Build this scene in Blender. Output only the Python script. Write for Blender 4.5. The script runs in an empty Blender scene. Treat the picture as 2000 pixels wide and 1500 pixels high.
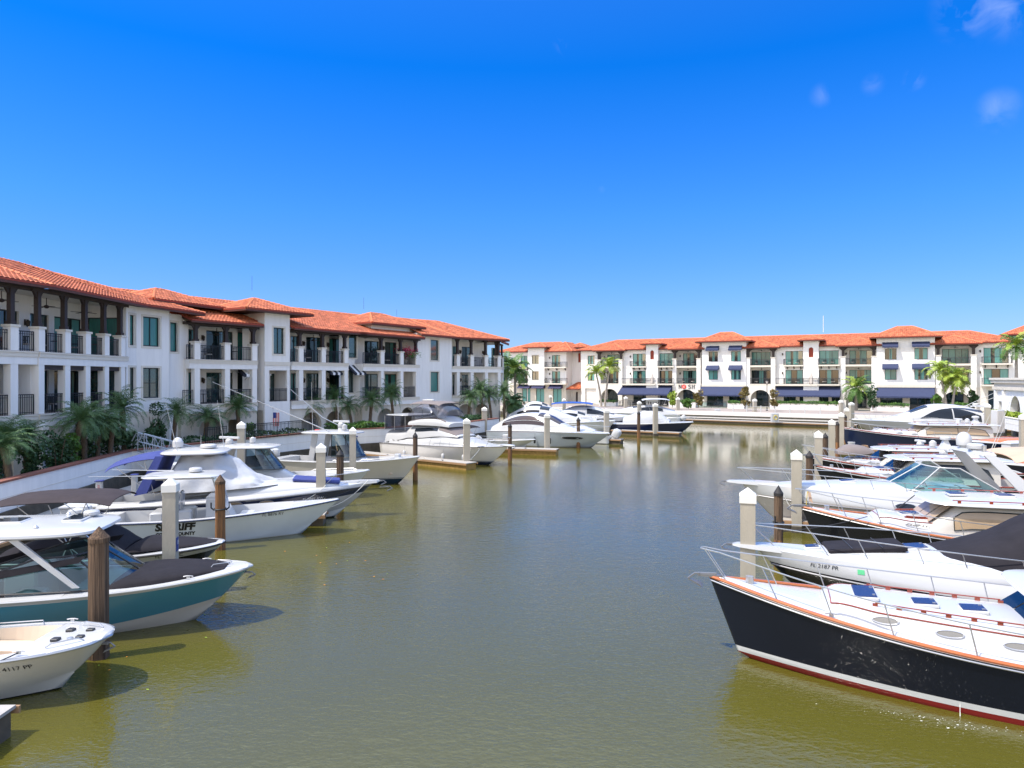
import bpy, bmesh, math, random
import numpy as np
from mathutils import Vector, Matrix
from mathutils.geometry import tessellate_polygon
R=math.radians; PI=math.pi
random.seed(7)
S=bpy.context.scene
# ------------------------------------------------------------ camera, sky, sun
CH=6.5; FX=1390.0; HY=740.0
cd=bpy.data.cameras.new('camera'); cam=bpy.data.objects.new('camera',cd)
S.collection.objects.link(cam); S.camera=cam
cd.sensor_width=36; cd.lens=36*FX/2000; cd.shift_y=-0.005; cd.clip_end=9000; cd.clip_start=0.1
cam.location=(0,0,CH); cam.rotation_euler=(R(90),0,0)
S.view_settings.view_transform='Standard'; S.view_settings.look='None'
S.view_settings.gamma=1; S.view_settings.exposure=1.36
SUN_EL=R(60); SUN_AZ=R(66)         # azimuth: from behind the camera (-Y) towards the left (-X)
sd=Vector((-math.sin(SUN_AZ)*math.cos(SUN_EL),-math.cos(SUN_AZ)*math.cos(SUN_EL),math.sin(SUN_EL)))
W=bpy.data.worlds.new('World'); S.world=W; W.use_nodes=True
nt=W.node_tree; nt.nodes.clear(); N=nt.nodes.new; LK=nt.links.new
out=N('ShaderNodeOutputWorld'); bg=N('ShaderNodeBackground'); sky=N('ShaderNodeTexSky')
sky.sky_type='NISHITA'; sky.sun_disc=False; sky.sun_elevation=SUN_EL
sky.sun_rotation=math.atan2(sd.x,sd.y); sky.air_density=1.0; sky.dust_density=0.3; sky.ozone_density=3.0; sky.altitude=0
tc=N('ShaderNodeTexCoord'); sep=N('ShaderNodeSeparateXYZ'); LK(tc.outputs['Generated'],sep.inputs[0])
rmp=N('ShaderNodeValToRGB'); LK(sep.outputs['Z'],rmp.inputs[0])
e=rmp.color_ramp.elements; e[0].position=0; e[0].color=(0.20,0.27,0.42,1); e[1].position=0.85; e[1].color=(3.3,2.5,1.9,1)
for p,c in ((0.07,(0.19,0.27,0.46)),(0.22,(0.10,0.29,0.58)),(0.40,(0.008,0.26,0.64)),(0.47,(0.04,0.30,0.70)),(0.60,(2.1,1.8,1.6))):  # stops above the visible band are boosted and warmed, added fill light
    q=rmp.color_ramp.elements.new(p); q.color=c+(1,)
mul=N('ShaderNodeMixRGB'); mul.blend_type='MULTIPLY'; mul.inputs[0].default_value=1
# brighter, warmer tint added to the unseen sky behind the camera, as fill light
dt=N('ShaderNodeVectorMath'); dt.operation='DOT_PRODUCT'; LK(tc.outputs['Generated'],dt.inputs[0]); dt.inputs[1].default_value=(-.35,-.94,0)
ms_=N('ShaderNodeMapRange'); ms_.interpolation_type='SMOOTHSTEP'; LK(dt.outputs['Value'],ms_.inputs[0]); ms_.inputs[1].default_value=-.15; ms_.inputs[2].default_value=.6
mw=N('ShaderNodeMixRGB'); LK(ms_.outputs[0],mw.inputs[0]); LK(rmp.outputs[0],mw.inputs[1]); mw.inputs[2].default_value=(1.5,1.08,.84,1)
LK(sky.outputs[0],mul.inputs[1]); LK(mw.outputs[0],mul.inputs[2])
# a few thin wisps of cloud, high to the right
def wisp(d,size,st):
    vd=N('ShaderNodeVectorMath'); vd.operation='DISTANCE'; LK(tc.outputs['Generated'],vd.inputs[0]); vd.inputs[1].default_value=Vector(d).normalized()
    mr=N('ShaderNodeMapRange'); LK(vd.outputs['Value'],mr.inputs[0]); mr.inputs[1].default_value=size; mr.inputs[2].default_value=0; mr.inputs[3].default_value=0; mr.inputs[4].default_value=st; mr.interpolation_type='SMOOTHSTEP'
    return mr.outputs[0]
def pd(px,py): return ((px-1000)/FX,1,(HY-py)/FX)
acc=None
for px,py,sz,st in ((1900,5,.06,1.3),(1975,-5,.06,1.2),(1950,215,.036,1.0),(1100,85,.020,.8),(1785,155,.020,.8),(1705,165,.020,.6),(1605,185,.022,.6),(1175,370,.008,.5),(1980,20,.05,.8)):
    w_=wisp(pd(px,py),sz*.8,st)
    if acc is None: acc=w_
    else:
        m_=N('ShaderNodeMath'); m_.operation='MAXIMUM'; LK(acc,m_.inputs[0]); LK(w_,m_.inputs[1]); acc=m_.outputs[0]
nz=N('ShaderNodeTexNoise'); nz.inputs['Scale'].default_value=26; nz.inputs['Detail'].default_value=6; nz.inputs['Distortion'].default_value=.7; LK(tc.outputs['Generated'],nz.inputs[0])
mr=N('ShaderNodeMapRange'); LK(nz.outputs[0],mr.inputs[0]); mr.inputs[1].default_value=.42; mr.inputs[2].default_value=.85; mr.inputs[4].default_value=.30
m2=N('ShaderNodeMath'); m2.operation='MULTIPLY'; m2.use_clamp=True; LK(acc,m2.inputs[0]); LK(mr.outputs[0],m2.inputs[1])
cm=N('ShaderNodeMixRGB'); LK(m2.outputs[0],cm.inputs[0]); LK(mul.outputs[0],cm.inputs[1]); cm.inputs[2].default_value=(2.6,2.9,3.6,1)
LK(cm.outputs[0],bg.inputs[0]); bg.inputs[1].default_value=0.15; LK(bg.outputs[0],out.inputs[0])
sl=bpy.data.lights.new('sun','SUN'); sl.energy=2.1; sl.angle=R(.53); sl.color=(1,.95,.86)
so=bpy.data.objects.new('sun',sl); S.collection.objects.link(so); so.rotation_euler=sd.to_track_quat('Z','Y').to_euler()

# ------------------------------------------------------------ helpers
def P(px,py,h=0.0):
    Z=FX*(CH-h)/(py-HY); return Vector(((px-1000)/FX*Z,Z,h))
def PZ(px,Z,h=0.0): return Vector(((px-1000)/FX*Z,Z,h))
MATS={}
def mat(name,col,rough=.5,metal=0,var=0.0,vs=3.0,bump=0.0,bs=20.0,coat=0,spec=.5,col2=None,stretch=None,vn=.5,trans=0,sss=0):
    m=bpy.data.materials.new(name); m.use_nodes=True; t=m.node_tree; b=t.nodes['Principled BSDF']
    b.inputs['Base Color'].default_value=(*col,1); b.inputs['Roughness'].default_value=rough; b.inputs['Metallic'].default_value=metal
    b.inputs['Specular IOR Level'].default_value=spec; b.inputs['Coat Weight'].default_value=coat; b.inputs['Coat Roughness'].default_value=.05
    if var or bump or col2:
        c=t.nodes.new('ShaderNodeTexCoord'); mp=t.nodes.new('ShaderNodeMapping'); t.links.new(c.outputs['Object'],mp.inputs[0])
        if stretch: mp.inputs['Scale'].default_value=stretch
    if var or col2:
        n=t.nodes.new('ShaderNodeTexNoise'); n.inputs['Scale'].default_value=vs; n.inputs['Detail'].default_value=6; n.inputs['Roughness'].default_value=.6
        t.links.new(mp.outputs[0],n.inputs[0]); mx=t.nodes.new('ShaderNodeMixRGB')
        k=t.nodes.new('ShaderNodeMapRange'); k.inputs[1].default_value=.5-.25*vn/.5; k.inputs[2].default_value=.5+.25*vn/.5; t.links.new(n.outputs[0],k.inputs[0]); t.links.new(k.outputs[0],mx.inputs[0])
        a=col2 or tuple(x*(1-var) for x in col); hi=col if col2 else tuple(min(1,x*(1+var*.6)) for x in col)
        mx.inputs[1].default_value=(*hi,1); mx.inputs[2].default_value=(*a,1); t.links.new(mx.outputs[0],b.inputs['Base Color'])
    if bump:
        n2=t.nodes.new('ShaderNodeTexNoise'); n2.inputs['Scale'].default_value=bs; n2.inputs['Detail'].default_value=4; t.links.new(mp.outputs[0],n2.inputs[0])
        bp=t.nodes.new('ShaderNodeBump'); bp.inputs['Strength'].default_value=bump; bp.inputs['Distance'].default_value=.03; t.links.new(n2.outputs[0],bp.inputs['Height']); t.links.new(bp.outputs[0],b.inputs['Normal'])
    MATS[name]=m; return m
def glassmat(name,tint,gl=.12,rough=.02):
    m=bpy.data.materials.new(name); m.use_nodes=True; t=m.node_tree; t.nodes.clear()
    o=t.nodes.new('ShaderNodeOutputMaterial'); mx=t.nodes.new('ShaderNodeMixShader'); tr=t.nodes.new('ShaderNodeBsdfTransparent'); g=t.nodes.new('ShaderNodeBsdfGlossy')
    fr=t.nodes.new('ShaderNodeFresnel'); fr.inputs[0].default_value=1.5; ad=t.nodes.new('ShaderNodeMath'); ad.operation='ADD'; ad.inputs[1].default_value=gl; t.links.new(fr.outputs[0],ad.inputs[0])
    tr.inputs[0].default_value=(*tint,1); g.inputs['Roughness'].default_value=rough
    t.links.new(ad.outputs[0],mx.inputs[0]); t.links.new(tr.outputs[0],mx.inputs[1]); t.links.new(g.outputs[0],mx.inputs[2]); t.links.new(mx.outputs[0],o.inputs[0])
    MATS[name]=m; return m
def bandmat(name,bands,rough=.08,coat=.5,slope=0.0,var=.04,glint=False):
    """hull paint in horizontal bands; bands=[(z_from,colour),...]"""
    m=bpy.data.materials.new(name); m.use_nodes=True; t=m.node_tree; b=t.nodes['Principled BSDF']
    c=t.nodes.new('ShaderNodeTexCoord'); s=t.nodes.new('ShaderNodeSeparateXYZ'); t.links.new(c.outputs['Object'],s.inputs[0])
    q=t.nodes.new('ShaderNodeMath'); q.operation='MULTIPLY_ADD'; t.links.new(s.outputs['X'],q.inputs[0]); q.inputs[1].default_value=-slope; t.links.new(s.outputs['Z'],q.inputs[2])
    r=t.nodes.new('ShaderNodeMapRange'); r.inputs[1].default_value=-1; r.inputs[2].default_value=3; t.links.new(q.outputs[0],r.inputs[0])
    cr=t.nodes.new('ShaderNodeValToRGB'); cr.color_ramp.interpolation='CONSTANT'; t.links.new(r.outputs[0],cr.inputs[0])
    el=cr.color_ramp.elements
    for i,(z,col) in enumerate(bands):
        p=max(0,(z+1)/4)
        x=el[0] if i==0 else (el[1] if i==1 else el.new(p))
        x.position=0 if i==0 else p; x.color=(*col,1)
    if len(bands)==1: el[1].color=(*bands[0][1],1)
    n=t.nodes.new('ShaderNodeTexNoise'); n.inputs['Scale'].default_value=1.3; n.inputs['Detail'].default_value=5; t.links.new(c.outputs['Object'],n.inputs[0])
    k=t.nodes.new('ShaderNodeMapRange'); k.inputs[1].default_value=.3; k.inputs[2].default_value=.7; k.inputs[3].default_value=1-var; k.inputs[4].default_value=1+var; t.links.new(n.outputs[0],k.inputs[0])
    mx=t.nodes.new('ShaderNodeMixRGB'); mx.blend_type='MULTIPLY'; mx.inputs[0].default_value=1; t.links.new(cr.outputs[0],mx.inputs[1]); t.links.new(k.outputs[0],mx.inputs[2]); t.links.new(mx.outputs[0],b.inputs['Base Color'])
    b.inputs['Roughness'].default_value=rough; b.inputs['Coat Weight'].default_value=coat; b.inputs['Coat Roughness'].default_value=.03
    if glint:
        n2=t.nodes.new('ShaderNodeTexNoise'); n2.inputs['Scale'].default_value=9; n2.inputs['Detail'].default_value=3; t.links.new(c.outputs['Object'],n2.inputs[0])
        bp=t.nodes.new('ShaderNodeBump'); bp.inputs['Strength'].default_value=.06; bp.inputs['Distance'].default_value=.03; t.links.new(n2.outputs[0],bp.inputs['Height']); t.links.new(bp.outputs[0],b.inputs['Normal'])
    MATS[name]=m; return m

class MB:
    def __init__(s,default='white'):
        s.v=[]; s.f=[]; s.m=[]; s.d=default; s.M=None; s.keys=[]
    def tr(s,M): s.M=M; return s
    def add(s,vs,fs,m=None):
        o=len(s.v)
        if s.M is not None: vs=[s.M@Vector(p) for p in vs]
        s.v.extend([tuple(p) for p in vs]); m=m or s.d
        if m not in s.keys: s.keys.append(m)
        k=s.keys.index(m)
        for f in fs: s.f.append([o+i for i in f]); s.m.append(k)
        return s
    def hexa(s,p,m=None):
        return s.add(p,[(0,3,2,1),(4,5,6,7),(0,1,5,4),(1,2,6,5),(2,3,7,6),(3,0,4,7)],m)
    def box(s,x0,x1,y0,y1,z0,z1,m=None):
        return s.hexa([(x0,y0,z0),(x1,y0,z0),(x1,y1,z0),(x0,y1,z0),(x0,y0,z1),(x1,y0,z1),(x1,y1,z1),(x0,y1,z1)],m)
    def bbox(s,x0,x1,y0,y1,z0,z1,b=.02,m=None):
        """box with chamfered upright and top edges"""
        def ring(i,z): return [(x0+i+b,y0+i,z),(x1-i-b,y0+i,z),(x1-i,y0+i+b,z),(x1-i,y1-i-b,z),(x1-i-b,y1-i,z),(x0+i+b,y1-i,z),(x0+i,y1-i-b,z),(x0+i,y0+i+b,z)]
        return s.rings([ring(0,z0),ring(0,z1-b),ring(b,z1)],m,cap=True)
    def rings(s,rs,m=None,cap=False,closed=True):
        n=len(rs[0]); vs=[p for r in rs for p in r]; fs=[]
        for i in range(len(rs)-1):
            for j in range(n if closed else n-1):
                k=(j+1)%n; fs.append((i*n+j,i*n+k,(i+1)*n+k,(i+1)*n+j))
        if cap: fs.append(tuple(reversed(range(n)))); fs.append(tuple((len(rs)-1)*n+j for j in range(n)))
        return s.add(vs,fs,m)
    def quad(s,a,b,c,d,m=None): return s.add([a,b,c,d],[(0,1,2,3)],m)
    def tube(s,pts,r,m=None,n=6,cap=True):
        pts=[Vector(p) for p in pts]; rs=[]
        rr=r if isinstance(r,(list,tuple)) else [r]*len(pts)
        for i,p in enumerate(pts):
            t=(pts[min(i+1,len(pts)-1)]-pts[max(i-1,0)])
            if t.length<1e-9: t=Vector((0,0,1))
            t.normalize(); a=Vector((0,0,1)) if abs(t.z)<.95 else Vector((1,0,0))
            x=t.cross(a).normalized(); y=x.cross(t)
            rs.append([p+(x*math.cos(2*PI*k/n)+y*math.sin(2*PI*k/n))*rr[i] for k in range(n)])
        return s.rings(rs,m,cap=cap)
    def cyl(s,c,r,z0,z1,m=None,n=12,r1=None):
        r1=r if r1 is None else r1
        return s.rings([[(c[0]+r*math.cos(2*PI*k/n),c[1]+r*math.sin(2*PI*k/n),z0) for k in range(n)],[(c[0]+r1*math.cos(2*PI*k/n),c[1]+r1*math.sin(2*PI*k/n),z1) for k in range(n)]],m,cap=True)
    def lathe(s,c,prof,m=None,n=14):
        return s.rings([[(c[0]+max(r,.001)*math.cos(2*PI*k/n),c[1]+max(r,.001)*math.sin(2*PI*k/n),c[2]+z) for k in range(n)] for r,z in prof],m,cap=True)
    def slab(s,x0,x1,hw,z,th,m=None,n=3.5,camber=.06,k=36,taper=0.0,front=1.0):
        """rounded plate (hardtop, lid): outline a superellipse; taper narrows it forward"""
        cx=(x0+x1)/2; a=(x1-x0)/2; rs=[]
        for sc,dz in ((.0,0),(.7,0),(.95,0),(1,th*.35),(.99,th*.75),(.95,th),(.7,th+camber*.55),(.35,th+camber*.9),(.0,th+camber)):
            ring=[]
            for j in range(k):
                an=2*PI*j/k; c_,s_=math.cos(an),math.sin(an)
                X=sc*a*math.copysign(abs(c_)**(2/n),c_); Y=sc*hw*math.copysign(abs(s_)**(2/n),s_)
                ring.append((cx+X,Y*(1-taper*(X/a+1)/2),z+dz))
            rs.append(ring)
        return s.rings(rs,m)
    def build(s,name,parent=None,ang=35,smooth=True):
        me=bpy.data.meshes.new(name); me.from_pydata(s.v,[],s.f)
        for k in s.keys: me.materials.append(MATS[k])
        me.polygons.foreach_set('material_index',s.m)
        me.update()
        if smooth:
            me.polygons.foreach_set('use_smooth',[True]*len(s.f)); me.set_sharp_from_angle(angle=R(ang))
        o=bpy.data.objects.new(name,me); S.collection.objects.link(o)
        if parent is not None: o.parent=parent
        return o
def tag(o,label=None,cat=None,group=None,kind=None):
    if label: o['label']=label
    if cat: o['category']=cat
    if group: o['group']=group
    if kind: o['kind']=kind
    return o
def empty(name,loc=(0,0,0),rz=0,label=None,cat=None,group=None):
    o=bpy.data.objects.new(name,None); S.collection.objects.link(o); o.location=loc; o.rotation_euler=(0,0,rz); o.empty_display_size=.3
    return tag(o,label,cat,group)
KIDS={}
def copy_tree(o,loc=None,rz=None,label=None,sc=None,parent=None):
    c=o.copy(); S.collection.objects.link(c)
    if parent is not None: c.parent=parent
    if loc is not None: c.location=loc
    if rz is not None: c.rotation_euler=(0,0,rz)
    if sc is not None: c.scale=(sc,sc,sc) if not isinstance(sc,tuple) else sc
    if label: c['label']=label
    for ch in [x for x in o.children]: copy_tree(ch,parent=c)
    return c

# ------------------------------------------------------------ materials
mat('stucco',(.82,.80,.765),.85,var=.11,vs=1.6,bump=.15,bs=60,spec=.2,stretch=(1.6,1.6,.22),vn=.7)
mat('stucco_warm',(.66,.60,.50),.85,var=.12,vs=1.5,bump=.15,bs=60,spec=.2)
mat('stucco_soft',(.74,.70,.64),.85,var=.06,vs=1.5,bump=.15,bs=60,spec=.2)
mat('trim',(.68,.63,.54),.8,var=.05,spec=.2)
mat('tile',(.60,.19,.085),.7,col2=(.38,.10,.042),vs=2.6,vn=.35,spec=.3,bump=.1,bs=40)
def tile_vary(m):
    t=m.node_tree; b=t.nodes['Principled BSDF']; src=b.inputs['Base Color'].links[0].from_socket; c=t.nodes.new('ShaderNodeTexCoord'); v=t.nodes.new('ShaderNodeTexVoronoi'); v.inputs['Scale'].default_value=3.0; t.links.new(c.outputs['Object'],v.inputs['Vector'])
    s=t.nodes.new('ShaderNodeSeparateColor'); t.links.new(v.outputs['Color'],s.inputs[0]); k=t.nodes.new('ShaderNodeMapRange'); k.inputs[3].default_value=.62; k.inputs[4].default_value=1.22; t.links.new(s.outputs[0],k.inputs[0])
    x=t.nodes.new('ShaderNodeMixRGB'); x.blend_type='MULTIPLY'; x.inputs[0].default_value=1; t.links.new(src,x.inputs[1]); t.links.new(k.outputs[0],x.inputs[2]); t.links.new(x.outputs[0],b.inputs['Base Color'])
tile_vary(MATS['tile'])
mat('tile_cap',(.66,.20,.08),.7,var=.2,vs=3,spec=.3)
mat('tile_edge',(.30,.045,.02),.7,var=.2)
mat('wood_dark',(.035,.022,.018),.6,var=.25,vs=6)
mat('fascia',(.10,.035,.022),.65,var=.2)
mat('frame',(.012,.022,.024),.4)
mat('rail_metal',(.014,.018,.022),.45,metal=.3)
mat('rail_grey',(.05,.05,.055),.5,metal=.2)
mat('pane_teal',(.040,.22,.195),.25,coat=.4,col2=(.02,.12,.11),vs=5,stretch=(6,6,.2),spec=.6)
mat('pane_pale',(.12,.38,.34),.35,coat=.4,col2=(.04,.20,.18),vs=5,stretch=(6,6,.2),spec=.6)
mat('pane_dark',(.008,.022,.026),.04,coat=.2,spec=.6)
mat('pane_mid',(.02,.075,.075),.05,coat=1,spec=.9,col2=(.01,.04,.045),vs=3)
mat('awning_blue',(.046,.058,.118),.75,var=.12,vs=4,spec=.2)
mat('awning_dark',(.028,.030,.085),.75,var=.15)
mat('stripe_white',(.75,.75,.74),.8); mat('stripe_black',(.015,.017,.03),.8)
mat('brick_red',(.24,.09,.06),.8,var=.3,vs=6)
mat('concrete',(.40,.36,.29),.85,var=.14,vs=3,bump=.3,bs=30,spec=.2,stretch=(1,1,.3))
mat('pile_cap',(.72,.70,.64),.6,var=.06)
mat('pile_wood',(.19,.125,.08),.85,col2=(.035,.025,.02),vs=6,stretch=(5,5,.12),bump=.6,bs=14,spec=.15,vn=.35)
mat('pile_rust',(.36,.16,.05),.8,col2=(.05,.028,.018),vs=5,stretch=(5,5,.12),bump=.5,bs=14,vn=.35)
mat('pile_black',(.02,.018,.018),.7)
mat('seawall_dark',(.085,.072,.052),.9,var=.5,vs=2,bump=.6,bs=8)
mat('dock_top',(.38,.35,.31),.8,var=.12,vs=4,stretch=(1,1,1),bump=.15)
mat('dock_side',(.11,.085,.055),.85,var=.4,vs=3)
mat('dock_rust',(.33,.20,.05),.85,var=.4,vs=5)
mat('paving',(.33,.27,.23),.85,var=.12,vs=2)
mat('land',(.28,.26,.20),.9,var=.2,vs=.5)
mat('leaf_palm',(.045,.115,.05),.5,col2=(.11,.18,.05),vs=1.5,spec=.35)
mat('leaf_yellow',(.16,.28,.03),.5,col2=(.34,.38,.05),vs=1.2,spec=.35)
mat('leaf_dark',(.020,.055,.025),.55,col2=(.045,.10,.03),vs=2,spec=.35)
mat('leaf_hedge',(.035,.11,.02),.55,col2=(.11,.20,.03),vs=2,spec=.35)
mat('leaf_autumn',(.22,.13,.03),.6,col2=(.08,.10,.03),vs=3)
mat('trunk',(.13,.09,.055),.9,var=.4,vs=8,bump=.7,bs=20)
mat('trunk_pale',(.34,.30,.25),.85,var=.25,vs=5)
mat('gel_white',(.50,.50,.495),.22,coat=.25,var=.02,vs=1)
mat('gel_cream',(.56,.52,.46),.2,coat=.4,var=.03,vs=1)
mat('gel_grey',(.42,.44,.45),.2,coat=.4)
mat('nonskid',(.45,.44,.42),.7,var=.05,vs=3)
mat('teak',(.50,.15,.035),.25,coat=.7,col2=(.36,.09,.02),vs=4,stretch=(.4,4,4))
mat('teak_red',(.26,.045,.02),.25,coat=.7,var=.2)
mat('teak_deck',(.34,.20,.10),.6,var=.2,stretch=(.3,6,6),vs=6)
mat('canvas_black',(.022,.020,.024),.85,var=.25,vs=2,bump=.5,bs=5,spec=.15)
mat('canvas_brown',(.050,.040,.042),.85,var=.2,vs=2,bump=.5,bs=5,spec=.15)
mat('canvas_white',(.44,.45,.47),.7,var=.07,vs=2,bump=.9,bs=3.0,spec=.2)
mat('canvas_blue',(.055,.07,.22),.8,var=.15,vs=2,bump=.4,bs=5,spec=.15)
mat('canvas_royal',(.03,.09,.34),.8,var=.15,vs=2,bump=.4,bs=5,spec=.15)
mat('canvas_tan',(.52,.36,.26),.8,var=.08,vs=2,bump=.4,bs=4,spec=.15)
mat('canvas_taupe',(.20,.17,.16),.8,var=.1,vs=2,bump=.4,bs=5,spec=.15)
mat('shade_beige',(.42,.30,.18),.5,coat=.7,var=.05,vs=2)
mat('vinyl_beige',(.62,.50,.38),.5,var=.05)
mat('vinyl_dark',(.03,.03,.032),.5)
mat('steel',(.50,.50,.50),.3,metal=.75)
mat('port_glass',(.20,.19,.17),.2,coat=.3)
mat('steel_dull',(.22,.22,.23),.4,metal=.6)
mat('glass_dark',(.010,.014,.020),.05,spec=.55)
mat('glass_brown',(.045,.030,.028),.06,spec=.6)
mat('hatch_blue',(.018,.028,.085),.25,spec=.3)
glassmat('glass_teal',(.40,.66,.62),.06); glassmat('glass_clear',(.62,.80,.80),.05)
glassmat('glass_smoke',(.26,.36,.38),.06)
glassmat('isinglass',(.50,.50,.55),.08,.12)
mat('rubber',(.015,.015,.016),.6); mat('navy_gel',(.012,.020,.055),.08,coat=.8); mat('black_gel',(.010,.011,.014),.07,coat=.8)
mat('rope_white',(.70,.68,.62),.8); mat('rope_dark',(.03,.03,.035),.8)
mat('red',(.55,.03,.03),.6); mat('orange',(.80,.28,.02),.6); mat('yellow',(.75,.55,.06),.6); mat('green_sticker',(.10,.50,.22),.6)
mat('fender_blue',(.02,.05,.16),.4); mat('text_black',(.008,.008,.01),.5); mat('text_white',(.8,.8,.8),.5); mat('logo_red',(.70,.06,.04),.5)
mat('alu',(.50,.53,.56),.4,metal=.6); mat('bronze',(.045,.03,.02),.5,metal=.3)
mat('chair_dark',(.03,.028,.028),.6); mat('chair_light',(.45,.43,.40),.6); mat('cushion',(.55,.50,.45),.8)
mat('flag_blue',(.03,.05,.22),.8)
mat('foam',(.75,.75,.68),.5)
# ------------------------------------------------------------ water and land
BASIN=[(-21,-60),(-20.9,10),(-21,29.2),(-22.6,42.3),(-20.6,47),(-15.4,57.2),(-13.6,59.9),(-10.6,62.1),(-7,66.4),(-4.2,70.6),(-1.4,77),(-1.6,90),(-6,112),(-9,128),(-3,131),(8,122.5),(26,110.5),(43.6,99.5),(58,91),(61.5,88),(47.5,64.5),(17.6,11),(-4,-30),(-8,-60)]
def water_mat():
    m=bpy.data.materials.new('water'); m.use_nodes=True; t=m.node_tree; b=t.nodes['Principled BSDF']; n=t.nodes.new; l=t.links.new
    b.inputs['Roughness'].default_value=.04; b.inputs['IOR'].default_value=1.62; b.inputs['Specular IOR Level'].default_value=.5
    c=n('ShaderNodeTexCoord')
    big=n('ShaderNodeTexNoise'); big.inputs['Scale'].default_value=.09; big.inputs['Detail'].default_value=4; l(c.outputs['Object'],big.inputs[0])
    mx=n('ShaderNodeMixRGB'); l(big.outputs[0],mx.inputs[0]); mx.inputs[1].default_value=(.092,.080,.008,1); mx.inputs[2].default_value=(.070,.067,.013,1); l(mx.outputs[0],b.inputs['Base Color'])
    mp=n('ShaderNodeMapping'); mp.inputs['Rotation'].default_value=(0,0,R(24)); mp.inputs['Scale'].default_value=(1,1.7,1); l(c.outputs['Object'],mp.inputs[0])
    def noise(sc,det,dis): 
        x=n('ShaderNodeTexNoise'); x.inputs['Scale'].default_value=sc; x.inputs['Detail'].default_value=det; x.inputs['Distortion'].default_value=dis; l(mp.outputs[0],x.inputs[0]); return x.outputs[0]
    # breeze patches: ripples are stronger in some areas
    pa=n('ShaderNodeTexNoise'); pa.inputs['Scale'].default_value=.07; pa.inputs['Detail'].default_value=3; l(c.outputs['Object'],pa.inputs[0])
    pr=n('ShaderNodeMapRange'); l(pa.outputs[0],pr.inputs[0]); pr.inputs[1].default_value=.35; pr.inputs[2].default_value=.65; pr.inputs[3].default_value=.35; pr.inputs[4].default_value=1.45
    sp=n('ShaderNodeSeparateXYZ'); l(c.outputs['Object'],sp.inputs[0])   # sheltered, calmer water in the far half of the basin
    wv=n('ShaderNodeMath'); wv.operation='MULTIPLY_ADD'; l(pa.outputs[0],wv.inputs[0]); wv.inputs[1].default_value=22; l(sp.outputs['Y'],wv.inputs[2])
    ca_=n('ShaderNodeMapRange'); ca_.interpolation_type='SMOOTHSTEP'; l(wv.outputs[0],ca_.inputs[0]); ca_.inputs[1].default_value=58; ca_.inputs[2].default_value=74; ca_.inputs[3].default_value=1.0; ca_.inputs[4].default_value=.22
    mm=n('ShaderNodeMath'); mm.operation='MULTIPLY'; l(pr.outputs[0],mm.inputs[0]); l(ca_.outputs[0],mm.inputs[1]); pr=mm
    m5=n('ShaderNodeMath'); m5.operation='MULTIPLY'; m5.inputs[1].default_value=.36; l(ca_.outputs[0],m5.inputs[0])
    b1=n('ShaderNodeBump'); b1.inputs['Distance'].default_value=.0095; l(noise(7.5,3,.6),b1.inputs['Height']); l(pr.outputs[0],b1.inputs['Strength'])
    b2=n('ShaderNodeBump'); b2.inputs['Distance'].default_value=.035; l(m5.outputs[0],b2.inputs['Strength']); l(noise(1.9,3,.8),b2.inputs['Height']); l(b1.outputs[0],b2.inputs['Normal'])
    l(b2.outputs[0],b.inputs['Normal'])
    MATS['water']=m
water_mat()
wb=MB('water'); wb.quad((-150,-80,0),(200,-80,0),(200,200,0),(-150,200,0)); tag(wb.build('water',smooth=False),kind='structure')
outer=[(-3000,-800),(3000,-800),(3000,4000),(-3000,4000)]
LZ=1.5
tri=tessellate_polygon([[Vector((x,y,0)) for x,y in outer],[Vector((x,y,0)) for x,y in BASIN]])
allp=outer+BASIN
lb=MB('land'); lb.add([(x,y,LZ) for x,y in allp],[tuple(t) for t in tri]); o=lb.build('land',smooth=False); tag(o,kind='structure')
bm=bmesh.new(); bm.from_mesh(o.data)
for f in bm.faces:
    if f.normal.z<0: f.normal_flip()
bm.to_mesh(o.data); bm.free()
pv=MB('paving')   # promenade paving strip all round, 4 mm proud of the land
def strip(pts,w,z,mb,m=None,inner=.0):
    n=len(pts)
    ns=[]
    for i in range(n):
        a=Vector(pts[max(i-1,0)]); b_=Vector(pts[min(i+1,n-1)]); t=(b_-a).normalized(); ns.append(Vector((-t.y,t.x)))
    L_=[Vector(p)+q*inner for p,q in zip(pts,ns)]; R_=[Vector(p)+q*w for p,q in zip(pts,ns)]
    for i in range(n-1): mb.quad((L_[i].x,L_[i].y,z),(L_[i+1].x,L_[i+1].y,z),(R_[i+1].x,R_[i+1].y,z),(R_[i].x,R_[i].y,z),m)
strip(BASIN[13:20],16,LZ+.004,pv); strip([(61.5,88),(47.5,64.5),(17.6,11),(-4,-30)],3.4,LZ+.004,pv)
tag(pv.build('promenade_path',smooth=False),kind='structure')

def wall_run(name,pts,parts,label,cat='wall'):
    """run of wall along pts (outside = right-hand side when walking pts). parts=[(child name, d0,d1,z0,z1,mat)] d outward"""
    P0=Vector((*pts[0],0)); root=empty(name,P0,0,label,cat)
    n=len(pts); ns=[]
    for i in range(n):
        acc_=Vector((0,0))
        for j in (i-1,i):
            if 0<=j<n-1:
                t=(Vector(pts[j+1])-Vector(pts[j])).normalized(); acc_+=Vector((t.y,-t.x))
        ns.append(acc_.normalized())
    for nm,d0,d1,z0,z1,m in parts:
        mb=MB(m); rs=[]
        for p,q in zip(pts,ns):
            a=Vector(p)+q*d0-Vector(pts[0]); b_=Vector(p)+q*d1-Vector(pts[0])
            rs.append([(a.x,a.y,z0),(b_.x,b_.y,z0),(b_.x,b_.y,z1),(a.x,a.y,z1)])
        mb.rings(rs,cap=True); mb.build(nm,root,smooth=False)
    return root
LW=BASIN[1:11]
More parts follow.
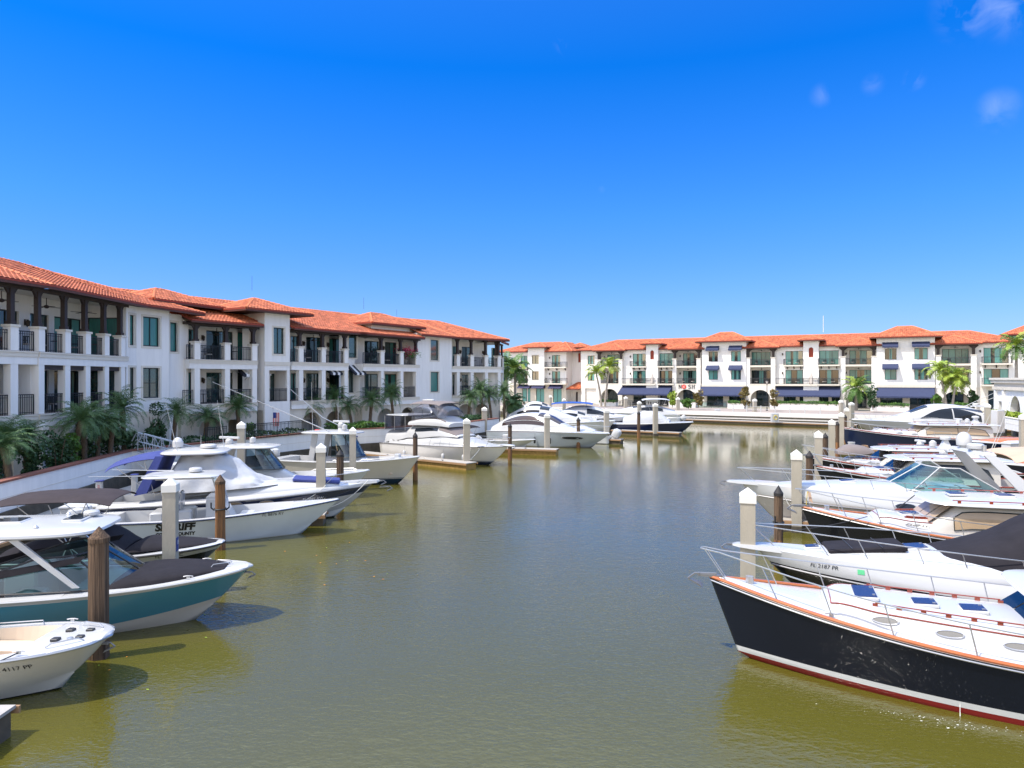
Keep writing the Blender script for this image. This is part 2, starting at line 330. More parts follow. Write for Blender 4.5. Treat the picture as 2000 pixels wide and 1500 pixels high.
def seawall(pts,label,top=2.2,dark=1.0):
    return wall_run('seawall',pts,[('footing',-.35,.12,-1.2,dark,'seawall_dark'),('wall_face',-.35,0,dark,top,'stucco'),('cap',-.42,.06,top,top+.09,'brick_red'),('groove',0,.012,dark+.55,dark+.575,'trim')],label)
seawall([BASIN[0]]+LW[:3],'long white seawall with brown cap and dark concrete foot, below the nearest palms')
seawall(LW[2:6],'white seawall stretch behind the metal gangway')
seawall(LW[5:],'curved white seawall under the bright hedge behind the flybridge yacht')
fw=BASIN[12:20]
wall_run('seawall',list(reversed([BASIN[i] for i in range(10,13)]))[::-1],[('footing',-.35,.1,-1.2,.9,'seawall_dark'),('wall_face',-.35,0,.9,1.75,'stucco')],'low white seawall turning the corner at the far end of the left building')
wall_run('seawall',[BASIN[i] for i in range(12,16)],[('footing',-.35,.1,-1.2,.6,'seawall_dark'),('wall_face',-.35,0,.6,1.62,'stucco_warm')],'far seawall behind the cluster of moored yachts')
wall_run('seawall',[BASIN[i] for i in range(15,20)],[('footing',-.35,.1,-1.2,.55,'seawall_dark'),('wall_face',-.35,0,.55,1.56,'stucco_soft'),('groove',0,.03,.75,.98,'seawall_dark')],'white far seawall below the restaurant terrace')
wall_run('seawall',[BASIN[19],BASIN[20],BASIN[21],BASIN[22],BASIN[23]],[('footing',-.35,.1,-1.2,1.2,'seawall_dark'),('wall_face',-.4,0,1.2,1.56,'trim')],'right-hand concrete seawall behind the sterns of the right boats')

# ------------------------------------------------------------ building kit
class Fr:
    def __init__(s,A,B,root=None):
        s.A=Vector((*A,0)); u=(Vector((*B,0))-s.A); s.L=u.length; s.u=u.normalized(); s.n=Vector((s.u.y,-s.u.x,0)); s.root=root
        L_=root.location if root else Vector((0,0,0)); A0=s.A-Vector((L_.x,L_.y,0))
        s.M=Matrix(((s.u.x,s.n.x,0,A0.x),(s.u.y,s.n.y,0,A0.y),(0,0,1,-L_.z),(0,0,0,1)))
    def U(s,px,d=0):
        k=(px-1000)/FX; q=s.A+s.n*d   # q.x+t*u.x = k*(q.y+t*u.y)
        return (k*q.y-q.x)/(s.u.x-k*s.u.y)
    def w(s,u,d,z=0): p=s.A+s.u*u+s.n*d; return Vector((p.x,p.y,z))
    def mb(s,m='stucco'): return MB(m).tr(s.M)
# frame coordinates: x=u along the wall, y=d outward, z up
def wallh(mb,u0,u1,z0,z1,d,holes=(),m=None,rv=.22,rm=None):
    us=sorted({u0,u1}|{h[0] for h in holes}|{h[1] for h in holes}); zs=sorted({z0,z1}|{h[2] for h in holes}|{h[3] for h in holes})
    us=[x for x in us if u0-1e-6<=x<=u1+1e-6]; zs=[x for x in zs if z0-1e-6<=x<=z1+1e-6]
    for a,b in zip(us,us[1:]):
        for c,e_ in zip(zs,zs[1:]):
            mu,mz=(a+b)/2,(c+e_)/2
            if any(h[0]<mu<h[1] and h[2]<mz<h[3] for h in holes): continue
            mb.quad((a,d,c),(b,d,c),(b,d,e_),(a,d,e_),m)
    for h in holes:
        a,b,c,e_=h[:4]; q=d-rv
        mb.quad((a,d,c),(a,q,c),(a,q,e_),(a,d,e_),rm or m); mb.quad((b,d,c),(b,d,e_),(b,q,e_),(b,q,c),rm or m)
        mb.quad((a,d,e_),(a,q,e_),(b,q,e_),(b,d,e_),rm or m); mb.quad((a,d,c),(b,d,c),(b,q,c),(a,q,c),rm or m)
def archwall(mb,u0,u1,z0,z1,d,cu,r,zs,m=None,depth=.5,N_=12,foot=None):
    """wall with one round-headed opening, centre cu, radius r, springing at zs, open down to z0"""
    foot=z0 if foot is None else foot
    mb.quad((u0,d,z0),(cu-r,d,z0),(cu-r,d,zs),(u0,d,zs),m); mb.quad((cu+r,d,z0),(u1,d,z0),(u1,d,zs),(cu+r,d,zs),m)
    pts=[(cu-r*math.cos(PI*i/N_),zs+r*math.sin(PI*i/N_)) for i in range(N_+1)]
    mb.quad((u0,d,zs),(cu-r,d,zs),(cu-r,d,z1),(u0,d,z1),m); mb.quad((cu+r,d,zs),(u1,d,zs),(u1,d,z1),(cu+r,d,z1),m)
    for a,b in zip(pts,pts[1:]):
        mb.quad((a[0],d,a[1]),(b[0],d,b[1]),(b[0],d,z1),(a[0],d,z1),m)
        mb.quad((a[0],d,a[1]),(a[0],d-depth,a[1]),(b[0],d-depth,b[1]),(b[0],d,b[1]),m)
    for x in (cu-r,cu+r): mb.quad((x,d,z0),(x,d-depth,z0),(x,d-depth,zs),(x,d,zs),m)
def window(fr,u0,u1,z0,z1,d,n=2,panes='pane_mid',fw_=.07,sill=True,name='window',hbar=False,curtain=None):
    rv=d-.16; mb=fr.mb('frame')
    mb.box(u0,u1,rv-.04,rv+.04,z0,z0+fw_); mb.box(u0,u1,rv-.04,rv+.04,z1-fw_,z1)
    for i in range(n+1):
        c=u0+fw_/2+(u1-u0-fw_)*i/n; w=fw_/2 if i in(0,n) else fw_*.45
        mb.box(c-w,c+w,rv-.039,rv+.041,z0+fw_,z1-fw_)
    if hbar: mb.box(u0+fw_,u1-fw_,rv-.03,rv+.03,(z0+z1)/2-.02,(z0+z1)/2+.02)
    w_=mb.build(name,fr.root,smooth=False)
    pb=fr.mb(panes); q=rv-.01
    if curtain:
        a=u0+fw_; L_=u1-u0-2*fw_; prev=0
        for c0,c1,mm in curtain: pb.quad((a+L_*c0,q,z0+fw_),(a+L_*c1,q,z0+fw_),(a+L_*c1,q,z1-fw_),(a+L_*c0,q,z1-fw_),mm)
    else: pb.quad((u0+fw_,q,z0+fw_),(u1-fw_,q,z0+fw_),(u1-fw_,q,z1-fw_),(u0+fw_,q,z1-fw_))
    pb.build('pane',w_,smooth=False)
    if sill:
        sb=fr.mb('trim'); t=.14
        sb.box(u0-t,u1+t,d-.01,d+.03,z0-t,z0); sb.box(u0-t,u1+t,d-.01,d+.03,z1,z1+t); sb.box(u0-t,u0,d-.01,d+.028,z0,z1); sb.box(u1,u1+t,d-.01,d+.028,z0,z1)
        sb.build('surround',w_,smooth=False)
    return w_
def railing(fr,u0,u1,d,z,h=1.05,step=.13,m='rail_metal',name='balcony_railing',side=None,root=None,t=.012):
    mb=fr.mb(m); mb.box(u0,u1,d-.03,d+.03,z+h-.05,z+h); mb.box(u0,u1,d-.015,d+.015,z+h-.17,z+h-.145); mb.box(u0,u1,d-.02,d+.02,z+.08,z+.11)
    k=max(2,int((u1-u0)/step))
    for i in range(k+1):
        c=u0+.01+(u1-u0-.02)*i/k; w=t if i%8 else t*1.6
        mb.box(c-w,c+w,d-w,d+w,z+.0,z+h-.04)
    if side:
        for us in side:
            mb.box(us-.025,us+.025,side_d(side),d,z+h-.05,z+h)
            q=int(abs(d-side_d(side))/step)
            for i in range(q): 
                c=side_d(side)+(d-side_d(side))*(i+.5)/q; mb.box(us-t,us+t,c-t,c+t,z,z+h-.04)
    return mb.build(name,root or fr.root,smooth=False)
SD=[0]
def side_d(s): return SD[0]
def roofplane(mb,pts,pitch=.30,row=.38,r=.055,coarse=6,m='tile'):
    """tiled roof face: pts = 3D corners, first edge is the eave (counter-clockwise from outside)"""
    pts=[Vector(p) for p in pts]; o=pts[0]; n=Vector((0,0,0))
    for a,b in zip(pts,pts[1:]+pts[:1]): n+=a.cross(b)
    n.normalize()
    if n.z<0: n=-n
    u=(pts[1]-pts[0]).normalized(); v=n.cross(u).normalized()
    pu=[(p-o).dot(u) for p in pts]; pv_=[(p-o).dot(v) for p in pts]
    U0,U1,V0,V1=min(pu),max(pu),min(pv_),max(pv_)
    if V1<.1: v=-v; pv_=[-x for x in pv_]; V0,V1=min(pv_),max(pv_)
    nu=int((U1-U0)/pitch*coarse)+2; us=U0+np.arange(nu)*pitch/coarse
    vs=[];hs=[]
    k0=int(math.floor(V0/row))
    for k in range(k0,int(V1/row)+2): vs+= [k*row,k*row+row*.97]; hs+=[.035,0.0]
    vs=np.array(vs); hs=np.array(hs)
    ph=(us/pitch)%1.0; hu=r*np.sqrt(np.maximum(0,1-((ph-.5)*2)**2))
    UU,VV=np.meshgrid(us,vs); H=hu[None,:]+hs[:,None]
    X=np.array(o)[None,None,:]+UU[...,None]*np.array(u)+VV[...,None]*np.array(v)+H[...,None]*np.array(n)
    nr,nc=UU.shape; idx=np.arange(nr*nc).reshape(nr,nc)
    F=np.stack([idx[:-1,:-1],idx[:-1,1:],idx[1:,1:],idx[1:,:-1]],-1).reshape(-1,4)
    me=bpy.data.meshes.new('t'); me.from_pydata(X.reshape(-1,3).tolist(),[],F.tolist()); bm=bmesh.new(); bm.from_mesh(me); bpy.data.meshes.remove(me)
    cen=sum(pts,Vector())/len(pts)
    for a,b in zip(pts,pts[1:]+pts[:1]):
        e_=(b-a)
        if e_.length<1e-4: continue
        nn=e_.cross(n).normalized()
        if (cen-a).dot(nn)>0: nn=-nn
        bmesh.ops.bisect_plane(bm,geom=bm.verts[:]+bm.edges[:]+bm.faces[:],plane_co=a,plane_no=nn,clear_outer=True)
    bm.verts.index_update(); base=[tuple(v_.co) for v_ in bm.verts]; fs=[[v_.index for v_ in f.verts] for f in bm.faces]; bm.free()
    if v.cross(u).dot(n)>0: fs=[list(reversed(f)) for f in fs]
    mb.add(base,fs,m); mb.add([tuple(p) for p in pts],[tuple(range(len(pts)))],'tile_edge')
def ridge(mb,a,b,r=.13,m='tile_cap'):
    a,b=Vector(a),Vector(b); L_=(b-a).length; k=max(1,int(L_/.4)); pts=[];rr=[]
    for i in range(k):
        pts+=[a+(b-a)*(i/k),a+(b-a)*((i+.96)/k)]; rr+=[r,r*.8]
    mb.tube(pts,rr,m,n=8)
def eave(mb,a,b,h=.2,m='fascia',m2='tile_edge'):
    """fascia board under an eave edge a-b, with soffit handled separately"""
    a,b=Vector(a),Vector(b); t=(b-a).normalized(); q=Vector((t.y,-t.x,0))*.03
    mb.hexa([a-q-Vector((0,0,h)),b-q-Vector((0,0,h)),b+q-Vector((0,0,h)),a+q-Vector((0,0,h)),a-q,b-q,b+q,a+q],m)
    mb.hexa([a-q*1.6-Vector((0,0,.07)),b-q*1.6-Vector((0,0,.07)),b+q*1.6-Vector((0,0,.07)),a+q*1.6-Vector((0,0,.07)),a-q*1.6+Vector((0,0,.045)),b-q*1.6+Vector((0,0,.045)),b+q*1.6+Vector((0,0,.045)),a+q*1.6+Vector((0,0,.045))],m2)
def hiproof(fr,u0,u1,d0,d1,z,slope=.33,ov=.7,name='tower_roof',coarse=6,pitch=.3,soff=True):
    """hip roof over the rectangle (u0..u1, d0..d1)"""
    mb=fr.mb('tile'); a0,a1,b0,b1=u0-ov,u1+ov,d0-ov,d1+ov; w=a1-a0; dd=b1-b0; h=min(w,dd)/2; zt=z+h*slope; c=(b0+b1)/2
    if w>=dd: r0,r1=(a0+h,c,zt),(a1-h,c,zt)
    else: r0,r1=((a0+a1)/2,b1-h,zt),((a0+a1)/2,b0+h,zt)
    A=(a0,b1,z);B=(a1,b1,z);C=(a1,b0,z);D=(a0,b0,z)
    if w>=dd:
        f=[[A,B,r1,r0],[B,C,r1],[C,D,r0,r1],[D,A,r0]]
    else: f=[[A,B,r0],[B,C,r1,r0],[C,D,r1],[D,A,r0,r1]]
    for q in f: roofplane(mb,q,coarse=coarse,pitch=pitch)
    hp=[(A,r0),(B,r1 if w>=dd else r0),(C,r1),(D,r0 if w>=dd else r1)]
    for p,q in hp: ridge(mb,p,q)
    if (Vector(r0)-Vector(r1)).length>.2: ridge(mb,r0,r1)
    for p,q in ((A,B),(B,C),(C,D),(D,A)): eave(mb,p,q)
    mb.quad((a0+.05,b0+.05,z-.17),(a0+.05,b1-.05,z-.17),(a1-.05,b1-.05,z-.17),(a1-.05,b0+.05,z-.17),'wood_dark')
    return mb.build(name,fr.root,smooth=True,ang=50)
def column(fr,u,d,z0,z1,w=.45,m='stucco',name='column'):
    mb=fr.mb(m); mb.box(u-w/2,u+w/2,d-w/2,d+w/2,z0,z1); return mb.build(name,fr.root,smooth=False)
def post(fr,u,d,z0,z1,w=.30,beam=True):
    """pedestal with cap, and the dark timber post with brackets on it"""
    mb=fr.mb('stucco'); mb.box(u-.24,u+.24,d-.24,d+.24,z0,z0+1.2); mb.box(u-.30,u+.30,d-.30,d+.30,z0+1.2,z0+1.32,'trim'); p=mb.build('pedestal',fr.root,smooth=False)
    mb=fr.mb('wood_dark'); mb.box(u-w/2,u+w/2,d-w/2,d+w/2,z0+1.321,z1); mb.box(u-w*.7,u+w*.7,d-w*.7,d+w*.7,z0+1.321,z0+1.5)
    for s_ in (-1,1): mb.hexa([(u+s_*w*.5,d-.07,z1-.35),(u+s_*w*.5,d+.07,z1-.35),(u+s_*w*.5,d+.07,z1),(u+s_*w*.5,d-.07,z1),(u+s_*(w*.5+.02),d-.07,z1-.33),(u+s_*(w*.5+.02),d+.07,z1-.33),(u+s_*(w*.5+.24),d+.07,z1),(u+s_*(w*.5+.24),d-.07,z1)])
    mb.build('timber_post',fr.root,smooth=False)
def lantern(fr,u,d,z):
    mb=fr.mb('bronze'); mb.box(u-.05,u+.05,d,d+.04,z-.1,z+.25); mb.box(u-.02,u+.02,d+.04,d+.2,z+.2,z+.23); mb.rings([[(u+r*math.cos(2*PI*k/6),d+.2+r*math.sin(2*PI*k/6),z+q) for k in range(6)] for r,q in((.03,-.2),(.09,-.15),(.13,.12),(.02,.22))],cap=True); mb.build('wall_lantern',fr.root)
def fan(fr,u,d,z):
    mb=fr.mb('wood_dark'); mb.box(u-.015,u+.015,d-.015,d+.015,z,z+.5); mb.rings([[(u+r*math.cos(2*PI*k/8),d+r*math.sin(2*PI*k/8),z+q) for k in range(8)] for r,q in((.05,-.1),(.13,-.05),(.13,.05),(.05,.1))],cap=True)
    for k in range(4):
        a=2*PI*k/4+.5; c,s_=math.cos(a),math.sin(a)
        mb.hexa([(u+c*.1-s_*.05,d+s_*.1+c*.05,z-.01),(u+c*.1+s_*.05,d+s_*.1-c*.05,z-.01),(u+c*.75+s_*.09,d+s_*.75-c*.09,z-.03),(u+c*.75-s_*.09,d+s_*.75+c*.09,z-.03)]+[(u+c*.1-s_*.05,d+s_*.1+c*.05,z+.01),(u+c*.1+s_*.05,d+s_*.1-c*.05,z+.01),(u+c*.75+s_*.09,d+s_*.75-c*.09,z-.01),(u+c*.75-s_*.09,d+s_*.75+c*.09,z-.01)])
    mb.build('ceiling_fan',fr.root,smooth=False)
def awning(fr,u0,u1,d,ztop,drop,proj,m='awning_blue',val=.22,name='awning',stripe=None,scal=True):
    mb=fr.mb(m); zl=ztop-drop; n=max(2,int((u1-u0)/.30)) if stripe else max(2,int((u1-u0)/.5)); th=.03
    for i in range(n):
        a=u0+(u1-u0)*i/n; b=u0+(u1-u0)*(i+1)/n; mm=(stripe[i%2] if stripe else m)
        sg=.0 if stripe else .02*math.sin(i*1.7)
        mb.hexa([(a,d,ztop-th),(b,d,ztop-th),(b,d+proj,zl-th+sg),(a,d+proj,zl-th+sg),(a,d,ztop),(b,d,ztop),(b,d+proj,zl+sg),(a,d+proj,zl+sg)],mm)
        # valance with a scalloped lower edge
        mid=(a+b)/2; lo=zl-val; p=d+proj
        mb.add([(a,p,zl+sg),(b,p,zl+sg),(b,p,lo+.05),(mid,p,lo),(a,p,lo+.05)],[(0,4,3,2,1)],mm); mb.add([(a,p+.012,zl+sg),(b,p+.012,zl+sg),(b,p+.012,lo+.05),(mid,p+.012,lo),(a,p+.012,lo+.05)],[(0,1,2,3,4)],mm)
    for us in (u0,u1): mb.add([(us,d,ztop),(us,d+proj,zl),(us,d+proj,zl-val*.8),(us,d,ztop-.18 if stripe else zl-val*.2)],[(0,1,2,3)],m if not stripe else stripe[0])
    o_=mb.build(name,fr.root,smooth=False)
    for us in (u0+.03,u1-.03):
        ab=fr.mb('stripe_white' if not stripe else 'rail_metal'); ab.tube([(us,d+.02,zl-.45),(us,d+proj-.05,zl-.02)],.015,n=4); ab.build('bracket',o_)
    return o_
def text_mesh(mb,txt,h,fn,m,shear=0,bold=0,sx=1.0):
    """lay lettering: fn(x,y)->3D point; x from 0"""
    cu=bpy.data.curves.new('t','FONT'); cu.body=txt; cu.size=h/.7; cu.shear=shear; cu.offset=bold; cu.resolution_u=3
    ob=bpy.data.objects.new('t',cu); S.collection.objects.link(ob); dg=bpy.context.evaluated_depsgraph_get(); dg.update()
    me=bpy.data.meshes.new_from_object(ob.evaluated_get(dg)); vs=[fn(v.co.x*sx,v.co.y) for v in me.vertices]; mb.add(vs,[tuple(p.vertices) for p in me.polygons],m)
    w=max(v.co.x for v in me.vertices)*sx; bpy.data.objects.remove(ob); bpy.data.curves.remove(cu); bpy.data.meshes.remove(me); return w

# ------------------------------------------------------------ left building
CURT=[[(0,.35,'pane_teal'),(.35,.62,'pane_dark'),(.62,1,'pane_teal')],[(0,.5,'pane_mid'),(.5,.8,'pane_teal'),(.8,1,'pane_dark')],[(0,.28,'pane_pale'),(.28,.72,'pane_dark'),(.72,1,'pane_pale')],[(0,1,'pane_mid')],[(0,.6,'pane_dark'),(.6,1,'pane_mid')]]
G2,G3=4.65,7.95
LB=empty('condominium_building',(-24,55,LZ),0,'long white three-storey building with terracotta roofs and dark railings behind the left boats','building')
FA0=Fr((-27.2,27.5),(-25.2,37.8),LB); FA=Fr((-25.2,37.8),(-25.0,47.2),LB); FA2=Fr((-25.0,47.2),(-23.0,53.0),LB); FS=Fr((-22.9,53.0),(-6.3,80.0),LB); FE=Fr((-6.9,79.8),(-2.0,84.6),LB)
def slab_band(fr,u0,u1,d,z,depth=2.4,name='balcony_slab'):
    mb=fr.mb('stucco'); mb.box(u0,u1,d-depth,d,z-.70,z-.02,'stucco'); mb.box(u0,u1,d,d+.05,z-.30,z-.02,'trim'); mb.box(u0,u1,d+.052,d+.09,z-.09,z-.02,'trim'); mb.box(u0,u1,d-depth+.01,d-.01,z-.02,z,'paving'); return mb.build(name,fr.root,smooth=False)
def loggia(fr,cols,backd,ztop,doors,postw=.25,lowcol=True,rails=True,beam=True,u0=None,u1=None,G3_=G3,G2_=G2,ends=True,fans=()):
    """two open floors between columns at u=cols (front plane d=0)"""
    a=cols[0]-.24 if u0 is None else u0; b=cols[-1]+.24 if u1 is None else u1
    slab_band(fr,a,b,.24,G3_,depth=.24-backd); slab_band(fr,a,b,.24,G2_,depth=.24-backd)
    for c in cols:
        column(fr,c,0,G2_,G3_-.70,.44); post(fr,c,0,G3_,ztop-.22,postw)
    bm_=fr.mb('wood_dark'); bm_.box(a-.3,b+.3,-.13,.13,ztop-.219,ztop-.02); bm_.build('timber_beam',fr.root,smooth=False)
    bm_=fr.mb('stucco_soft'); bm_.box(a,b,backd,-.16,ztop-.1,ztop-.03); bm_.build('balcony_ceiling',fr.root,smooth=False)
    for c0,c1 in zip(cols,cols[1:]):
        railing(fr,c0+.23,c1-.23,.05,G2_); railing(fr,c0+.25,c1-.25,.05,G3_)
    wb_=fr.mb('stucco'); wallh(wb_,a,b,G2_-.7,G3_-.7,backd,[(x0,x1,G2_,G2_+2.35) for x0,x1 in doors],rv=.2); wallh(wb_,a,b,G3_-.7,ztop,backd,[(x0,x1,G3_,G3_+2.35) for x0,x1 in doors],rv=.2)
    if ends:
        wb_.box(a,a+.02,backd,.2-.4,G2_,G3_-.7); 
    wb_.build('back_wall',fr.root,smooth=False)
    for i,(x0,x1) in enumerate(doors):
        for j,z in enumerate((G2_,G3_)): window(fr,x0,x1,z,z+2.35,backd,n=2 if x1-x0<2.6 else 3,curtain=CURT[(i*3+j+int(x0*3))%5],sill=False,name='balcony_door')
    for i,(x0,x1) in enumerate(doors[:-1]):
        if doors[i+1][0]-x1>.5: lantern(fr,(x1+doors[i+1][0])/2,backd,G3_+1.7); lantern(fr,(x1+doors[i+1][0])/2,backd,G2_+1.7)
    for u in fans: fan(fr,u,backd/2,ztop-.75)
ZA=11.45
# section A0 + A
c0=[FA0.U(-95),FA0.U(-30),FA0.U(21)]
loggia(FA0,c0,-2.6,ZA-.1,[(c0[0]+.3,c0[1]-.2),(c0[1]+.4,c0[2]+.9)],u0=c0[0]-1,u1=FA0.L-.25,fans=(c0[2]+.7,))
railing(FA0,c0[-1]+.25,FA0.L-.3,.05,G2); railing(FA0,c0[-1]+.25,FA0.L-.3,.05,G3)
ca=[.0]+[FA.U(x) for x in (125,165,202,234)]
loggia(FA,ca,-2.6,ZA-.1,[(.5,2.2),(3.1,4.7),(5.2,7.9)],u1=FA.U(243),fans=(2.6,6.0))
mb=FA.mb('wood_dark')
for c0_,c1_ in zip(ca,ca[1:]): mb.box(c0_+.23,c1_-.23,-.1,.1,G3-.95,G3-.701)
mb.build('blind_box',LB,smooth=False)
def sidewin(fr,u,d0,d1,z0,z1,panes='pane_mid'):
    mb=fr.mb('frame'); 
    for a_,b_ in ((d0,d0+.07),((d0+d1)/2-.03,(d0+d1)/2+.03),(d1-.07,d1)): mb.box(u-.05,u-.005,a_,b_,z0,z1)
    mb.box(u-.05,u-.004,d0,d1,z1-.07,z1+.001); w_=mb.build('balcony_door',fr.root,smooth=False); mb=fr.mb(panes); mb.quad((u-.02,d0,z0),(u-.02,d1,z0),(u-.02,d1,z1),(u-.02,d0,z1)); mb.build('pane',w_,smooth=False)
sidewin(FA,FA.U(243),-2.35,-.25,G2+.01,G2+2.4,'pane_mid'); sidewin(FA,FA.U(243),-2.35,-.25,G3+.01,G3+2.5,'pane_teal')
# A wall with windows, floors 1-3
mb=FA.mb('stucco'); ua,ub=FA.U(243),FA.L; w1=(FA.U(250),FA.U(261))
wallh(mb,ua,ub,G2-.35,ZA-.15,.1,[(w1[0],w1[1],G3+.75,G3+2.75),(w1[0],w1[1],G2+.55,G2+2.6)]); mb.box(ua,ua+.05,-2.6,.1,G2-.35,ZA-.15); mb.quad((ua,.1,LZ),(ub,.1,LZ),(ub,.1,G2-.35),(ua,.1,G2-.35),'stucco_warm'); mb.build('wall',LB,smooth=False)
window(FA,*w1,G3+.75,G3+2.75,.1,n=1,panes='pane_teal'); window(FA,*w1,G2+.55,G2+2.6,.1,n=1)
mb=FA2.mb('stucco'); a,b=FA2.U(279,.1),FA2.U(312,.1); c=FA2.U(331,.1)
wallh(mb,0,c,G2-.35,ZA-.15,.1,[(a,b,G3+.75,G3+2.75),(a,b,G2+.55,G2+2.6)]); mb.box(c-.02,c,-3,.1,G2-.35,ZA-.15)
e1,e2=FA2.U(332,-.6),FA2.U(347,-.6); FA2e=FA2.U(368,-.6)
wallh(mb,c,FA2e,LZ,ZA-.3,-.6,[(e1,e2,G3+.5,G3+2.6)])
mb.quad((c,.1,LZ),(0,.1,LZ),(0,.1,G2-.35),(c,.1,G2-.35),'stucco_warm'); mb.build('wall',LB,smooth=False)
window(FA2,a,b,G3+.75,G3+2.75,.1,n=2,panes='pane_teal'); window(FA2,a,b,G2+.55,G2+2.6,.1,n=2,hbar=True); window(FA2,e1,e2,G3+.5,G3+2.6,-.6,n=1,panes='pane_teal')
# ground floors
def ground(fr,u0,u1,d,ztop,arches=(),doors=(),m='stucco_warm',back=-2.2,base=LZ,bm2='stucco_soft'):
    """arcade wall: arches=[(centre u, radius)], doors = rectangular openings"""
    mb=fr.mb(m); cuts=sorted([(c-r-.25,c+r+.25,'a',c,r) for c,r in arches]+[(a_,b_,'d',0,0) for a_,b_ in doors]); x=u0
    for a_,b_,k,c_,r in cuts:
        if a_>x: mb.quad((x,d,base),(a_,d,base),(a_,d,ztop),(x,d,ztop))
        if k=='a': archwall(mb,a_,b_,base,ztop,d,c_,r,ztop-.35-r,depth=.4)
        else: wallh(mb,a_,b_,base,ztop,d,[(a_+.2,b_-.2,base,ztop-.6)],rv=.3)
        x=b_
    if x<u1: mb.quad((x,d,base),(u1,d,base),(u1,d,ztop),(x,d,ztop))
    mb.quad((u0,d+back,base),(u1,d+back,base),(u1,d+back,ztop),(u0,d+back,ztop),bm2)
    mb.quad((u0,d+back,ztop-.03),(u1,d+back,ztop-.03),(u1,d,ztop-.03),(u0,d,ztop-.03),bm2)
    for uu in (u0,u1): mb.quad((uu,d+back,base),(uu,d,base),(uu,d,ztop),(uu,d+back,ztop))
    return mb.build('arcade',fr.root,smooth=False)
ground(FA0,-3,FA0.L,.15,G2-.69,arches=[(FA0.L-2.6,1.0)])
ground(FA,0,FA.U(243),.15,G2-.69,arches=[(2.6,.95)],doors=[(4.3,6.2)])
for uu in [0]+ca[1:]: column(FA,uu,.2,LZ,G2-.7,.5)
def Us(x,d=0): return FS.U(x,d)
# section S : wings
w1c=[Us(382),Us(441),Us(494)]
slope=.31
def zr(d): return 11.35+slope*(-1.2-d)
def wing_roof(u0,u1,dlo=.75,dhi=-3.0,lift=.05,hip=False):
    mb=FS.mb('tile'); A=(u0,dlo,zr(dlo)+lift); B=(u1,dlo,zr(dlo)+lift); C=(u1-(1.2 if hip else 0),dhi,zr(dhi)+lift); D=(u0,dhi,zr(dhi)+lift)
    roofplane(mb,[A,B,C,D]); eave(mb,A,B); eave(mb,B,C); eave(mb,D,A)
    for q in (u0+.08,u1-.1): mb.add([(q,dlo-.7,zr(dlo)-.1),(q,dhi,zr(dhi)-.1),(q,dhi,zr(dlo)-.12),(q,dlo-.7,zr(dlo)-.12)],[(0,1,2,3)],'stucco')
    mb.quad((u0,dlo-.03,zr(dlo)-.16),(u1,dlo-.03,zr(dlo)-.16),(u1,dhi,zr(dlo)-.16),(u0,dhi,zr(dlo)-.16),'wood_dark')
    mb.build('balcony_roof',LB,ang=50)
BD=-2.2
loggia(FS,w1c,BD,zr(.75)-.05,[(Us(365,BD),Us(386,BD)),(Us(403,BD),Us(455,BD)),(Us(464,BD),Us(497,BD))],u0=Us(366),fans=(w1c[1],))
railing(FS,Us(363),w1c[0]-.25,.05,G3); railing(FS,Us(356),w1c[0]-.25,.05,G2,step=.13)
wing_roof(Us(362),Us(503))
ground(FS,Us(352),Us(500),.1,G2-.69,arches=[(Us(412),1.05)],doors=[(Us(440),Us(470))])
# tower C
tc0,tc1=Us(517,.3),Us(566,.3)
def towerwall(fr,u0,u1,d,z0,z1,wins,back=-4,open2=None):
    mb=fr.mb('stucco'); holes=[(a_,b_,z+.6,z+2.75) for a_,b_ in wins for z in (G3,)]+([] if open2 else [(a_,b_,G2+.5,G2+2.65) for a_,b_ in wins])
    if open2: holes.append((open2[0],open2[1],G2,G3-.75))
    wallh(mb,u0,u1,z0,z1,d,holes); mb.quad((u0,back,z0),(u0,d,z0),(u0,d,z1),(u0,back,z1)); mb.quad((u1,back,z0),(u1,back,z1),(u1,d,z1),(u1,d,z0))
    mb.quad((u0,back,z1-.02),(u1,back,z1-.02),(u1,d,z1-.02),(u0,d,z1-.02)); mb.box(u0-.02,u1+.02,d,d+.05,G3-.35,G3-.05,'trim')
    mb.build('tower_wall',fr.root,smooth=False)
    for a_,b_ in wins:
        window(fr,a_,b_,G3+.6,G3+2.75,d,n=2)
        if not open2: window(fr,a_,b_,G2+.5,G2+2.65,d,n=2)
towerwall(FS,tc0,tc1,.3,LZ,12.0,[(Us(534,.3),Us(555,.3))],open2=(Us(526,.3),Us(561,.3)))
mb=FS.mb('stucco'); wallh(mb,tc0,tc1,G2-.3,G3-.5,-1.5,[(Us(528,-1.5),Us(538,-1.5),G2,G2+2.3),(Us(552,-1.5),Us(562,-1.5),G2,G2+2.3)]); mb.box(tc0,tc1,-1.5,.29,G2-.1,G2-.001,'paving'); mb.build('back_wall',LB,smooth=False)
window(FS,Us(528,-1.5),Us(538,-1.5),G2,G2+2.3,-1.5,n=1,sill=False,name='balcony_door'); window(FS,Us(552,-1.5),Us(562,-1.5),G2,G2+2.3,-1.5,n=1,panes='pane_dark',sill=False,name='balcony_door')
railing(FS,Us(526,.3),Us(561,.3),.25,G2)
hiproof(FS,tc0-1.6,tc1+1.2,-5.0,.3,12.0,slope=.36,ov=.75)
# recess between wing 1 and tower C
mb=FS.mb('stucco'); wallh(mb,Us(499),tc0,LZ,11.3,-1.6,[(Us(507,-1.6),Us(514,-1.6),G2+.3,G2+2.4)]); mb.build('wall',LB,smooth=False)
window(FS,Us(507,-1.6),Us(514,-1.6),G2+.3,G2+2.4,-1.6,n=1); railing(FS,Us(502),Us(513),-.6,G2)
